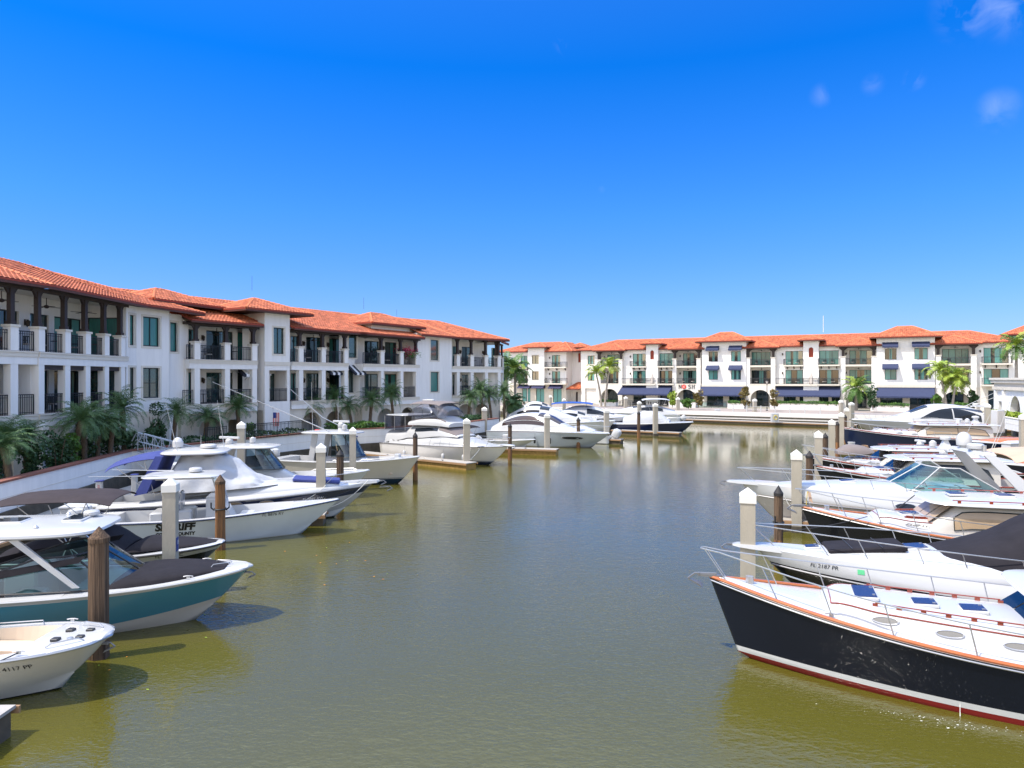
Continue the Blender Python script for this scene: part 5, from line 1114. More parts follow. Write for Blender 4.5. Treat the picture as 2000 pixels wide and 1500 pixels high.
# ---- right side -----------------------------------------------------------
def downeast(bow,head,L,B,label,hullm='hull_black_plain',hi=1.7,detail=1,house=(.30,.62),top=True,winm='shade_beige',mast=True,rail=True,hatches=3,toe='teak'):
    b=boat('motor_yacht',bow,head,L,label,'motor yacht')
    H=Hull(L,B,[(0,hi*.57),(.35,hi*.58),(.6,hi*.665),(.8,hi*.80),(1,hi)],rake=.62,tr=.80,tm=.42,ps=2.15,pc=1.75,cr=.90,zc1=.15,flare=1.15,stem=1.0,zc0=-.1)
    H.build(b,hullm,hullm)
    H.deck(b,'nonskid' if detail<2 else 'gel_white',.10,hole=(L*.03,L*.26,.28,.5,'teak_deck'))
    H.rail_strip(b,'gel_white' if detail<2 else 'steel',.020,0,-.045,name='rub_rail'); H.rail_strip(b,toe,.042,.035,.04,name='toe_rail')
    zd=lambda x:H.zs(x/L)+.03
    xa,xb=L*house[1],L*.81
    tk=Loft([(xb,B*.14,zd(xb)-.02,zd(xb)+.16),(xb-.35,B*.22,zd(xb)-.02,zd(xb)+.30),(xb-1.1,B*.275,zd(xb-1.1)-.02,zd(xb-1.1)+.37),(xa,B*.335,zd(xa)-.05,zd(xa)+.47),(xa-.8,B*.36,zd(xa-.8)-.05,zd(xa-.8)+.52)][::-1],n=4.2,tum=.14)
    m=MB('gel_white'); tk.mesh(m,nx=30,na=20); m.build('trunk_cabin',b,ang=40)
    if detail>=2:
        for sd_ in (1,-1): 
            m=MB('teak_red'); m.tube([tuple(np.array(tk.at(xa+(xb-.15-xa)*i/30,.55,.012))*np.array([1,sd_,1])) for i in range(31)],.016,n=5); m.build('cabin_trim',b)
            if sd_>0: m=MB('teak_red'); m.tube([tk.at(xb-.15,.55+(PI-1.1)*i/16,.012) for i in range(17)],.016,n=5); m.build('cabin_trim',b)
            handrail(b,tk,xa+.3,xb-1.0,1.05,sd_)
    else:
        for sd_ in (1,-1): handrail(b,tk,xa+.3,xb-.9,1.0,sd_,n=4)
    def tf(x,z,side,off):
        # find the angle giving height z on the cabin side
        lo,hi_=0,1.2
        for _ in range(20):
            a=(lo+hi_)/2
            if tk.at(x,a)[2]<z: lo=a
            else: hi_=a
        p=tk.at(x,lo,off); return (x,side*p[1],z)
    for sd_ in (1,-1):
        for k in range(3 if detail>=2 else 2):
            x=xa+.55+(xb-xa-1.7)*k/(2 if detail>=2 else 1.6); porthole(b,tf,x,zd(x)+.17,sd_,rx=.22,rz_=.052,m='port_glass')
    hs=[(L-3.3,.0,.50,.95),(L-4.45,.12,.5,.5),(L-5.35,.12,.5,.5)] if hatches>2 else [(xa+.7,0,.55,.5)]+([(xb-1.25,0,.62,.62)] if hatches>1 else [])+([(xa+1.9,.0,.5,.5)] if hatches>2 else [])
    for x,y,lx,ly in hs:
        hatch(b,x,y,tk.at(x,PI/2)[2]+.02,lx,ly,tilt=.05)
    # pilothouse
    p0,p1=L*house[0],xa+.15; zb=zd(xa)-.02
    ph=Loft([(p0,B*.36,zd(p0)-.3,zb+.92),(p0+.6,B*.37,zd(p0)-.3,zb+1.0),((p0+p1)/2,B*.375,zd(xa)-.3,zb+1.05),(p1-.75,B*.36,zd(xa)-.3,zb+1.0),(p1-.35,B*.35,zd(xa)-.3,zb+.70),(p1+.12,B*.335,zd(xa)-.3,zb+.35)],n=7,tum=.10)
    m=MB('gel_cream'); ph.mesh(m,nx=30,na=22); m.build('pilothouse',b,ang=40)
    for sd_ in (1,-1):
        m=MB(winm); u0,u1=p0+.35,p1-.55
        ph.patch(m,u0,u1,.30,.62,.012,winm,nx=16,side=sd_,botf=lambda k:.045,topf=lambda k:.045+.50*min(1,math.sqrt(max(0,1-(1-min(1,k/.45))**2.4)))*(1 if k<.93 else 1-(k-.93)*4))
        fn_=lambda k:.045+.50*min(1,math.sqrt(max(0,1-(1-min(1,k/.45))**2.4)))*(1 if k<.93 else 1-(k-.93)*4)
        w=m.build('side_window',b); f=MB('frame'); pp=[ph.at(u0+(u1-u0)*k/16,fn_(k/16),.02) for k in range(17)]+[ph.at(u1-(u1-u0)*k/8,.045,.02) for k in range(9)]; f.tube([(x_,sd_*y_,z_) for x_,y_,z_ in pp],.022,'frame',n=4)
        ph.patch(f,(u0+u1)/2-.03,(u0+u1)/2+.03,.05,.54,.02,'frame',nx=1,side=sd_); f.build('mullion',w)
    for j,(y0,y1) in enumerate(((-.62,-.23),(-.19,.19),(.23,.62))):
        m=MB(winm if (winm!='glass_dark' and detail<3 and hullm!='hull_black') else 'glass_dark'); W_=B*.345
        q=[(p1+.10,y0*W_*1.25,zb+.38),(p1+.10,y1*W_*1.25,zb+.38),(p1-.66,y1*W_*1.2,zb+.98),(p1-.66,y0*W_*1.2,zb+.98)]
        m.add([(x+.05,y,z+.03) for x,y,z in q],[(0,1,2,3)]); m.build('front_window',b,smooth=False)
    if top:
        m=MB('gel_white'); m.slab(p0-.9,p1+.15,B*.40,zb+1.02,.09,n=5,camber=.12); rf=m.build('hardtop',b,ang=40)
        for k in range(2): hatch(b,p1-1.0-k*1.5,0,zb+1.24,.55,.6,tilt=.02)
        for sd_ in (1,-1):
            m=MB('teak_red')
            for k in range(5): m.box(p0+.5+k*(p1-p0-1.2)/4-.05,p0+.5+k*(p1-p0-1.2)/4+.05,sd_*B*.34-.018,sd_*B*.34+.018,zb+1.12,zb+1.20)
            m.tube([(p0+.3,sd_*B*.34,zb+1.21),(p1-.5,sd_*B*.34,zb+1.21)],.018,n=5); m.build('hand_rail',b)
        if mast:
            m=MB('gel_white'); m.rings([[(p0+.8+dx,y,zb+1.12+dz) for y,dx in ((-w,-t),(w,-t),(w,t),(-w,t))] for w,t,dz,dx in ((.3,.3,0,0),(.16,.16,.35,.0),(.12,.12,.5,0))],cap=True); m.build('mast',b); 
            radome(b,p0+.8,0,zb+1.62,.30,.24); satdome(b,p0+1.7,.5,zb+1.24,.20); whip(b,(p0+.4,.9,zb+1.15),(p0-.6,.9,zb+3.4)); openarray(b,p0+2.1,-.3,zb+1.2,.9)
    if rail: H.bowrail(b,L*.42,.62,inset=.14,nst=6,ext=.30,r=.017,x1=L*.985)
    # anchor platform, windlass, cleats, stern rail
    anchor(b,L+.12,H.zs(1)+.06,.9); m=MB('steel'); m.cyl((L*.93,0),.09,H.zs(.93)+.05,H.zs(.93)+.25,n=10); m.build('windlass',b)
    for sd_ in (1,-1): q=H.sheerpt(L*.80,sd_,.2,.05); cleat(b,q); q=H.sheerpt(L*.5,sd_,.12,.05); cleat(b,q)
    return b,H,tk
b1,H1,tk1=downeast((4.70,16.9),160,12.8,4.15,'black-hulled yacht with orange-brown teak rail and red waterline, nearest at bottom right','hull_black',hi=1.78,detail=2,hatches=3,house=(.20,.50))
# foam and cooling water beside it
m=MB('foam'); p=b1.matrix_basis@Vector(H1.side(8.0,.25,1,.02)); m.tube([(p.x,p.y,.22),(p.x-.03,p.y-.05,.1),(p.x-.04,p.y-.07,.004)],[.004,.006,.011],n=5); tag(m.build('water_jet'),'thin jet of cooling water falling from the nearest black hull','water jet')
m=MB('foam'); rnd=random.Random(4)
for i in range(95):
    q=rnd.random(); x=p.x-.1+rnd.gauss(0,.65)-.3; y=p.y-.30-abs(rnd.gauss(0,.22))-(x-p.x)*.36; r=rnd.uniform(.003,.016)*(1.8 if i<12 else 1)
    k=rnd.randint(5,7); m.add([(x+r*rnd.uniform(.6,1.4)*math.cos(2*PI*j/k),y+r*.7*rnd.uniform(.6,1.3)*math.sin(2*PI*j/k),.006) for j in range(k)],[tuple(range(k))])
tag(m.build('water_foam',smooth=False),'white flecks of foam floating beside the nearest black hull','foam',kind='stuff')

def express(bow,head,L,B,label,hullm,hi=1.8,ms=None,rail=.55,pulpit=True,railto=.30,kn=.55,pl_=.62):
    b=boat('express_cruiser',bow,head,L,label,'cruiser')
    H=Hull(L,B,[(0,hi*.70),(.4,hi*.80),(.75,hi*.93),(1,hi)],rake=1.35,tr=.86,tm=.40,ps=2.5,pc=1.7,cr=.86,pe=.85,zc1=.45,flare=1.0,stem=.9,kn=kn,tb=.17)
    H.build(b,hullm,hullm,ms); H.deck(b,'gel_white',.08,hole=(L*.03,L*.40,.35,.75,'nonskid')); H.rail_strip(b,'steel_dull',.028,v=kn)
    zd=lambda x:H.zs(x/L)
    xs_=[L*.40,L*.47,L*.60,L*.74,L*.86,L*.92]
    tk=Loft([(xs_[0],B*.40,zd(xs_[0])-.1,zd(xs_[0])+.50),(xs_[1],B*.40,zd(xs_[1])-.1,zd(xs_[1])+.52),(xs_[2],B*.37,zd(xs_[2])-.08,zd(xs_[2])+.42),(xs_[3],B*.29,zd(xs_[3])-.06,zd(xs_[3])+.27),(xs_[4],B*.17,zd(xs_[4])-.04,zd(xs_[4])+.12),(xs_[5],B*.07,zd(xs_[5])-.04,zd(xs_[5])+.03)],n=2.6,tum=.05)
    m=MB('gel_white'); tk.mesh(m,nx=30,na=20); m.build('coachroof',b,ang=60)
    if pulpit:
        m=MB('gel_white'); z=H.zs(1)+.0; m.rings([[(x,-w,z+a),(x,w,z+a),(x,w*.9,z+c_),(x,-w*.9,z+c_)] for x,w,a,c_ in ((L-1.5,.42,-.12,.02),(L-.6,.34,-.08,.07),(L+.10,.24,-.04,.07),(L+pl_*.75,.17,-.01,.07),(L+pl_,.08,.01,.05))],cap=True); m.build('bow_pulpit',b,smooth=False)
        anchor(b,L+pl_,z+.02,.7)
    if rail: H.bowrail(b,L*railto,rail,inset=.16,nst=7,ext=.5,r=.016,x1=L*.97)
    return b,H,tk
def msplit(top,side,v):  return lambda k: top if k>=v else side
# second boat: white over black, black cockpit canvas
b2,H2_,tk2=express((6.9,20.2),167,12.4,3.9,'white cruiser with black lower hull and black canvas cockpit cover, second boat at right','hull_black_plain',hi=1.75,ms=lambda k:'hull_black_plain' if k<.65 else 'gel_white',kn=.65)
cv=Loft([(L_,w,z0,z1) for L_,w,z0,z1 in ((.5,1.7,1.1,2.3),(2.4,1.72,1.15,2.95),(5.2,1.66,1.3,3.02),(6.3,1.5,1.45,2.45),(7.8,1.0,1.75,1.95))],n=2.6,tum=.12); m=MB('canvas_black'); cv.mesh(m,nx=24,na=18); m.build('canvas_cover',b2,ang=60)
for x,ly,lx in ((8.3,.62,.6),(10.9,.36,.4)): hatch(b2,x,0,tk2.at(x,PI/2)[2]+.02,lx,ly,tilt=.10)
m=MB('canvas_black').tr(Matrix.Translation((9.6,0,tk2.at(9.6,PI/2)[2]+.02))@Matrix.Rotation(.10,4,'Y')); m.bbox(-1.0,.95,-.55,.55,-.05,.08,.04); m.box(-.38,-.36,-.6,.6,.081,.10,'vinyl_dark'); m.box(.36,.38,-.6,.6,.081,.10,'vinyl_dark'); m.build('sun_pad',b2)
hulltext(b2,H2_,'FL 2187 PR',11.05,1.42,.10,1,'text_black',.15); m=MB('green_sticker'); m.add([H2_.side(9.95-dx,1.38+dz,1,.012) for dx,dz in ((0,0),(.16,0),(.16,.12),(0,.12))],[(3,2,1,0)]); m.build('sticker',b2,smooth=False)
porthole(b2,H2_.side,5.6,1.30,1,rx=.30,rz_=.09); porthole(b2,H2_.side,5.6,1.30,-1,rx=.30,rz_=.09); cleat(b2,H2_.sheerpt(5.3,1,.12,.03),'vinyl_dark',1.5)
# third: second black downeast yacht
b3,H3b,tk3=downeast((10.75,26.4),165,12.2,4.0,'black-hulled yacht with teak rail and beige blinds in its arched windows, third at right','hull_black_plain',hi=1.72,detail=2,hatches=2,house=(.26,.655),mast=False)
radome(b3,4.6,0,3.45,.34,.26); m=MB('yellow'); m.tube([(12.05,.0,1.8),(12.0,.0,2.35)],.012,n=4); m.add([(12.0,.0,2.34),(11.95,.02,2.0),(11.82,.05,1.9),(11.9,0,2.3)],[(0,1,2,3)],'canvas_tan'); m.build('bow_pennant',b3)
# fourth: big white express with teal screen and radar arch
b4,H4,tk4=express((10.1,31.4),171,15.0,4.5,'long white cruiser with teal windscreen, leaning radar arch and taupe lower hull','hull_taupe',hi=1.95,ms=lambda k:'hull_taupe' if k<.65 else 'gel_white',railto=.26,kn=.65)
windshield(b4,9.0,H4.zs(.53)+.38,1.75,1.6,.85,1.35,back=2.2,frame='gel_white',narrow=.80,mull=(-.55,.55,0),zb=.15)
m=MB('gel_white').tr(Matrix.Translation((.7,0,0)))
for sd_ in (1,-1): m.hexa([(2.7,sd_*1.85,1.4),(3.5,sd_*1.85,1.4),(3.5,sd_*1.97,1.4),(2.7,sd_*1.97,1.4),(4.75,sd_*1.35,3.45),(5.15,sd_*1.35,3.45),(5.15,sd_*1.47,3.45),(4.75,sd_*1.47,3.45)])
m.hexa([(4.68,-1.48,3.42),(5.2,-1.48,3.42),(5.2,1.48,3.42),(4.68,1.48,3.42),(4.75,-1.4,3.55),(5.13,-1.4,3.55),(5.13,1.4,3.55),(4.75,1.4,3.55)]); m.build('radar_arch',b4)
radome(b4,5.65,.35,3.57,.33,.26); satdome(b4,5.65,-.7,3.6,.3); whip(b4,(5.6,1.4,3.5),(4.9,1.7,5.9)); m=MB('steel'); m.cyl((5.65,1.05),.09,3.56,3.8,n=8); m.build('search_light',b4)
porthole(b4,H4.side,8.9,1.35,1,rx=.36,rz_=.11); porthole(b4,H4.side,10.8,.86,1,rx=.34,rz_=.10); hatch(b4,10.6,0,tk4.at(10.6,PI/2)[2]+.01,.6,.5,tilt=.10)
seat(b4,6.9,.8,1.0,.6,.6,'gel_white'); seat(b4,6.9,-.6,1.0,.6,.6,'gel_white'); m=MB('vinyl_dark'); m.bbox(7.9,8.4,.3,1.3,1.3,2.05,.06); m.tube([(7.8+.0,.8+.2*math.cos(t),2.0+.2*math.sin(t)) for t in np.linspace(0,2*PI,14)],.02,n=5); m.build('helm',b4)
bimini(b4,.6,4.8,1.75,3.25,'canvas_tan',poles=((.1,.5),(.9,.5)),zb=1.5,bow=.25)
# fifth and sixth: cream downeast pair
b5,H5,tk5=downeast((16.9,39.6),170,11.8,3.8,'white yacht with red-brown rail and dark windscreen, behind the long white cruiser','hull_black_plain',hi=1.62,detail=1,house=(.26,.66),winm='glass_dark',toe='teak_red')
b6,H6,tk6=downeast((18.4,44.6),171,12.0,3.8,'white yacht with brown rail and covered dinghy on its foredeck, beyond the wooden piles','hull_black_plain',hi=1.66,detail=1,house=(.26,.64),winm='glass_dark',toe='teak_red')
m=MB('canvas_taupe'); cv=Loft([(8.1,.5,2.0,2.1),(8.6,.7,1.9,2.35),(9.6,.75,1.85,2.42),(10.2,.4,1.85,2.05)],n=2.3,tum=.1); cv.mesh(m,nx=12,na=12); m.build('deck_cover',b6)
# seventh: long navy downeast with arched beige windows
b7,H7,tk7=downeast((30.6,66.4),171,15.5,4.4,'long navy-hulled yacht with beige arched side windows near the far right corner','hull_navy',hi=1.95,detail=1,house=(.20,.58),winm='shade_beige',toe='teak_red')
m=MB('navy_gel'); fender(b7,3,2.2,1.0,.16,.7,'fender_blue')
# eighth: sleek cruiser with dark wraparound glass
b8=boat('sport_yacht',(37.4,78.5),171,14.8,'sleek white coupe cruiser with long dark curved windows in front of the far hotel','cruiser')
H8=Hull(14.8,4.5,[(0,1.5),(.4,1.75),(.75,1.95),(1,2.0)],rake=2.0,tm=.38,ps=2.4,pc=1.8,cr=.88,zc1=.7,flare=1.2); H8.build(b8,'hull_taupe','hull_taupe',lambda k:'hull_taupe' if k<.62 else 'gel_white'); H8.deck(b8,'gel_white',.12)
tk=Loft([(2.0,1.75,1.3,3.25),(4.5,1.85,1.4,3.75),(7.0,1.75,1.6,3.72),(9.0,1.5,1.8,2.95),(11.0,1.1,1.9,2.35),(13.6,.3,1.95,2.03)],n=2.8,tum=.16); m=MB('gel_white'); tk.mesh(m,nx=34,na=20); m.build('coupe_cabin',b8,ang=60)
for sd_ in (1,-1):
    m=MB('glass_dark'); tk.patch(m,2.3,9.1,.2,.9,.015,'glass_dark',nx=18,na=6,side=sd_,botf=lambda k:.20+.03*k,topf=lambda k:.22+.62*(math.sin(PI*min(1,k*1.0+.12))**.6)*(1-k**5)); w=m.build('side_window',b8,ang=60)
    m=MB('gel_white'); tk.patch(m,5.0,5.12,.22,.8,.03,'gel_white',nx=1,side=sd_); m.build('mullion',w)
    m=MB('navy_gel'); tk.patch(m,.9+1.1,5.5,.85,1.15,.02,'navy_gel',nx=8,side=sd_,topf=lambda k:.85+.3*(1-k)); m.build('roof_panel',b8,ang=60)
m=MB('glass_dark'); tk.patch(m,7.3,9.0,1.05,PI-1.05,.015,'glass_dark',nx=6,na=8); m.build('windshield',b8,ang=60)
H8.bowrail(b8,6.5,.6,nst=6,r=.018,x1=14.3); porthole(b8,H8.side,11.6,1.15,1,.9,.16); porthole(b8,H8.side,8.4,1.0,1,.3,.1); anchor(b8,15.1,2.0,.9)
m=MB('gel_white'); m.slab(1.0,2.6,.8,3.5,.1); m.build('radar_mast',b8); radome(b8,2.2,0,3.62,.3,.28)
for q in (-.7,.7): whip(b8,(3.0,q,3.5),(-.6,q*1.6,5.2),.03)
# ---- left side ------------------------------------------------------------
def open_boat(name,bow,head,L,B,label,hullm,hi=1.2,ms=None,mbot=None,well=(.06,.80),g=.28,floor=.35,wm='vinyl_beige',cat='boat',rub='gel_white',flare=1.35,rake=.9,ps=2.6,pc=1.9,zc1=.4,sh=(.72,.76,.90),cr=.84,tm=.4,pe=.7,inner=None):
    b=boat(name,bow,head,L,label,cat); H=Hull(L,B,[(0,hi*sh[0]),(.4,hi*sh[1]),(.75,hi*sh[2]),(1,hi)],rake=rake,tr=.88,tm=tm,ps=ps,pc=pc,cr=cr,zc1=zc1,flare=flare,stem=.9,pe=pe)
    H.build(b,hullm,mbot or hullm,ms); H.deck(b,'gel_white',.05,hole=(L*well[0],L*well[1],g,floor,wm,inner or 'gel_white')); H.rail_strip(b,rub,.035,0,-.02); return b,H
# 1 bowrider at bottom left
q1,K1=open_boat('bowrider_boat',(-8.45,15.0),3,7.2,2.5,'beige-lined white open bowrider at the bottom left corner','hull_beige',hi=1.12,well=(.05,.80),g=.30,floor=.45,rub='steel',flare=1.2,ps=3.6,pc=2.2,rake=.75,zc1=.35,pe=.5,inner='vinyl_beige')
for sd_ in (1,-1):   # bow lounge seats, grab rails, backrests
    m=MB('vinyl_beige'); pts=[]
    for i in range(9):
        x=4.0+1.65*i/8; y=min(abs(K1.sheerpt(x)[1])-.36,abs(K1.side(x,.50)[1])-.10); pts.append([(x,sd_*y,.46),(x,sd_*y,.72),(x,sd_*max(.03,y-.62),.72),(x,sd_*max(.03,y-.62),.46)])
    m.rings(pts,cap=True); m.build('bow_seat',q1,ang=30)
    m=MB('steel'); 
    for x0_,x1_ in ((4.2,5.3),): m.tube([(x0_,)+tuple(K1.sheerpt(x0_,sd_,.24,.03)[1:]),(x0_+.03,)+tuple(K1.sheerpt(x0_+.03,sd_,.24,.13)[1:]),(x1_-.03,)+tuple(K1.sheerpt(x1_-.03,sd_,.24,.13)[1:]),(x1_,)+tuple(K1.sheerpt(x1_,sd_,.24,.03)[1:])],.014,n=5)
    p=K1.sheerpt(6.25,sd_,.28,.05); m.tube([p,(6.35,p[1]*.95,p[2]+.07),(6.75,p[1]*.62,p[2]+.09),(6.85,p[1]*.55,p[2]+.03)],.014,n=5); m.build('grab_rail',q1)
    cleat(q1,K1.sheerpt(5.9,sd_,.12,.05))
    m=MB('vinyl_dark'); m.bbox(6.15,6.3,sd_*.28-.08,sd_*.28+.08,1.11,1.16,.01); m.build('deck_light',q1,smooth=False); m=MB('vinyl_dark'); m.bbox(6.6,6.75,sd_*.2-.06,sd_*.2+.06,1.14,1.18,.01); m.build('deck_light',q1,smooth=False)
m=MB('gel_white'); m.box(3.55,3.95,-1.05,-.25,.45,1.5); m.box(3.55,3.95,.25,1.05,.45,1.5); m.build('console',q1,smooth=False); windshield(q1,4.1,1.3,1.1,.5,.42,.35,frame='vinyl_dark',back=1.0)
m=MB('vinyl_dark'); m.box(4.5,5.4,.86,.88,.52,.70); m.lathe((5.6,.0,.75),[(.09,0),(.09,.03)]); m.build('speaker_panel',q1,smooth=False)
hulltext(q1,K1,'FL 4117 PP',5.42,.74,.10,-1,'text_black',.1); anchor(q1,7.05,.93,.55)
m=MB('steel'); m.lathe((6.5,-.25,1.13),[(.06,0),(.06,.02),(.02,.03)]); m.build('fuel_cap',q1)
# 2 teal hull with hard top
q2,K2=open_boat('teal_boat',(-7.1,19.45),9,10.4,3.2,'teal-hulled boat with white hardtop and black bow cover, front left','hull_teal',hi=1.42,ms=lambda k:'gel_cream' if k<.18 else ('hull_teal' if k<.86 else 'gel_white'),mbot='gel_cream',well=(.05,.60),g=.30,floor=.5,wm='teak_deck',flare=1.3,ps=2.9,pc=1.9,rake=1.0,zc1=.42,pe=.62,sh=(.82,.80,.88))
bc=Loft([(7.2,1.22,1.20,1.38),(7.7,1.20,1.24,1.47),(8.5,1.02,1.30,1.50),(9.2,.72,1.36,1.49),(9.75,.36,1.40,1.45)],n=3.4,tum=.03); m=MB('canvas_black'); bc.mesh(m,nx=18,na=16); m.build('bow_cover',q2,ang=60)
windshield(q2,7.75,1.28,1.30,1.6,.78,1.15,back=2.9,frame='vinyl_dark',narrow=.84,mull=(-.52,.52,0),zb=.03)
m=MB('canvas_black').tr(Matrix.Translation((.8,0,-.02)))
for sd_ in (1,-1): m.add([(5.9,sd_*1.24,2.13),(4.9,sd_*1.27,1.98),(3.4,sd_*1.30,1.75),(1.9,sd_*1.32,1.42),(1.3,sd_*1.33,1.25),(1.9,sd_*1.36,1.24),(3.3,sd_*1.34,1.55),(4.8,sd_*1.31,1.80),(5.75,sd_*1.28,1.97)],[(0,1,7,8),(1,2,6,7),(2,3,5,6),(3,4,5)]); 
m.build('side_panel',q2)
m=MB('gel_white'); m.slab(1.9,6.85,1.45,2.56,.15,n=4.5,camber=.10,taper=.06); ht=m.build('hardtop',q2,ang=40)
hatch(ht,4.4,0,2.80,.75,.6,'glass_dark'); hatch(ht,5.9,.3,2.78,.5,.9,'glass_dark')
for p in ((5.4,-.9),(5.4,.9)): m=MB('steel'); m.lathe((p[0],p[1],2.72),[(.05,0),(.06,.08),(.02,.12)]); m.build('hull_fitting',ht)
radome(ht,6.1,.6,2.78,.2,.16); whip(q2,(2.6,1.2,2.6),(2.55,1.2,4.3)); 
m=MB('gel_white')
for sd_ in (1,-1):
    for xa_,xb_ in ((3.6,2.4),(5.0,6.5)): m.hexa([(xb_-.08,sd_*1.36,1.35),(xb_+.08,sd_*1.36,1.35),(xb_+.08,sd_*1.30,1.35),(xb_-.08,sd_*1.30,1.35),(xa_-.10,sd_*1.28,2.6),(xa_+.12,sd_*1.28,2.6),(xa_+.12,sd_*1.2,2.6),(xa_-.10,sd_*1.2,2.6)]).build('hardtop_strut',q2,smooth=False); m=MB('gel_white')
seat(q2,3.5,.6,.5,.6,.6,'gel_white',.6,.7); seat(q2,3.5,-.6,.5,.6,.6,'gel_white',.6,.7); m=MB('gel_white'); m.bbox(4.3,5.1,-.2,1.1,.5,1.55,.06); m.bbox(4.9,5.6,-1.1,-.5,.5,1.2,.06); m.build('console',q2)
hulltext(q2,K2,'320 Vantage',3.75,.97,.13,-1,'steel',.25); anchor(q2,10.25,1.22,.55); 
for sd_ in (1,-1): cleat(q2,K2.sheerpt(9.0,sd_,.16,.04)); cleat(q2,K2.sheerpt(3.6,sd_,.12,.04))
m=MB('steel'); m.tube([(9.4,.28,1.46),(9.45,.25,1.53),(9.8,.12,1.54),(9.85,.10,1.48)],.014,n=5); m.tube([(9.4,-.28,1.46),(9.45,-.25,1.53),(9.8,-.12,1.54),(9.85,-.10,1.48)],.014,n=5); m.build('grab_rail',q2)
# 3 covered bowrider with bimini
bandmat('hull_dark_white',[(-1,(.012,.012,.016))],rough=.12)
q3,K3=open_boat('covered_runabout',(-9.75,24.2),9,7.0,2.5,'small white and black runabout under black canvas with a dark sun canopy','hull_dark_white',hi=.98,ms=lambda k:'hull_dark_white' if k<.62 else 'gel_white',well=(.1,.5),g=.3,floor=.5,flare=1.2,ps=3.4,rake=.7,zc1=.35,pe=.55,rub='rubber')
for nm,S_,mm in (('bow_cover',[(4.1,.98,.93,1.0),(4.5,1.0,.93,1.20),(5.2,.85,.95,1.16),(6.0,.65,.98,1.08),(6.75,.25,.98,1.02)],'canvas_black'),('cockpit_cover',[(.4,1.0,.75,1.0),(1.6,1.15,.78,1.35),(2.8,1.1,.82,1.62),(3.5,1.08,.86,1.58),(4.1,1.0,.90,1.05)],'canvas_black')):
    m=MB(mm); Loft(S_,n=2.3,tum=.05).mesh(m,nx=18,na=16); m.build(nm,q3,ang=60)
bimini(q3,.2,3.8,1.2,2.5,'canvas_brown',poles=((.25,.75),(.8,.62),(.5,.7)),zb=.95,bow=.18,sag=.08,tilt=.05)
hulltext(q3,K3,'FL 4271 NC',5.1,.73,.11,-1,'text_black',.1); cleat(q3,K3.sheerpt(5.6,-1,.1,.04),'vinyl_dark')
# 4 sheriff centre console
q4,K4=open_boat('patrol_boat',(-7.35,30.3),13,9.6,3.0,'white police centre console lettered SHERIFF COUNTY with open T-top','hull_sheriff',hi=1.38,well=(.10,.80),g=.20,floor=.5,wm='nonskid',rub='navy_gel',flare=1.45,rake=1.15,ps=2.2,pc=1.7,zc1=.4,pe=.85,sh=(.70,.72,.86),tm=.35,cat='patrol boat')
m=MB('gel_white'); m.hexa([(4.4,-.62,.5),(5.6,-.5,.5),(5.6,.5,.5),(4.4,.62,.5),(4.4,-.55,1.75),(4.9,-.48,1.75),(4.9,.48,1.75),(4.4,.55,1.75)]); m.bbox(5.6,6.2,-.45,.45,.5,1.0,.05); m.build('console',q4,smooth=False)
m=MB('glass_clear'); m.quad((4.92,-.5,1.72),(4.92,.5,1.72),(4.55,.42,2.55),(4.55,-.42,2.55)); m.build('windshield',q4,smooth=False)
for y in (-.42,.42): seat(q4,3.6,y,.5,.5,.5,'gel_white',.75,.65)
m=MB('gel_white'); m.bbox(2.3,2.8,-.6,.6,.5,1.2,.06); m.build('leaning_post',q4)
m=MB('gel_white'); m.slab(2.0,5.0,1.1,2.58,.07,n=5,camber=.05); tt=m.build('t_top',q4,ang=40)
m=MB('steel')
for sd_ in (1,-1):
    m.tube([(2.9,sd_*.85,2.58),(3.1,sd_*.72,.52)],.028,n=6); m.tube([(4.7,sd_*.95,2.58),(5.25,sd_*.62,.55)],.028,n=6); m.tube([(2.6,sd_*.85,2.54),(4.8,sd_*.92,2.54)],.02,n=5); m.tube([(3.05,sd_*.75,1.6),(4.9,sd_*.8,1.7)],.018,n=5)
    for z in (1.0,1.5,2.0): m.tube([(2.95+.0,sd_*.80,z),(3.05,sd_*.45,z)],.014,n=5)
m.build('t_top_frame',q4)
for y,dx in ((-.8,-2.6),(.8,-2.4)): whip(q4,(2.9,y,2.68),(2.9+dx,y*1.3,2.76),.018)
radome(tt,3.9,0,2.70,.26,.2)
for y in (-.4,.4): outboard(q4,0,y,.65,'gel_white',s_=1.0)
hulltext(q4,K4,'SHERIFF',2.72,.64,.27,-1,'text_black',.2,.02,1.05,name='lettering'); hulltext(q4,K4,'COLLIER COUNTY',2.72,.42,.13,-1,'text_black',.15,.01,.9); hulltext(q4,K4,'FL 8876 RY',6.6,.98,.12,-1,'text_black',.15)
m=MB('flag_blue'); m.box(.25,.5,-.9,.9,.7,.8); m.build('transom_cushion',q4,smooth=False)
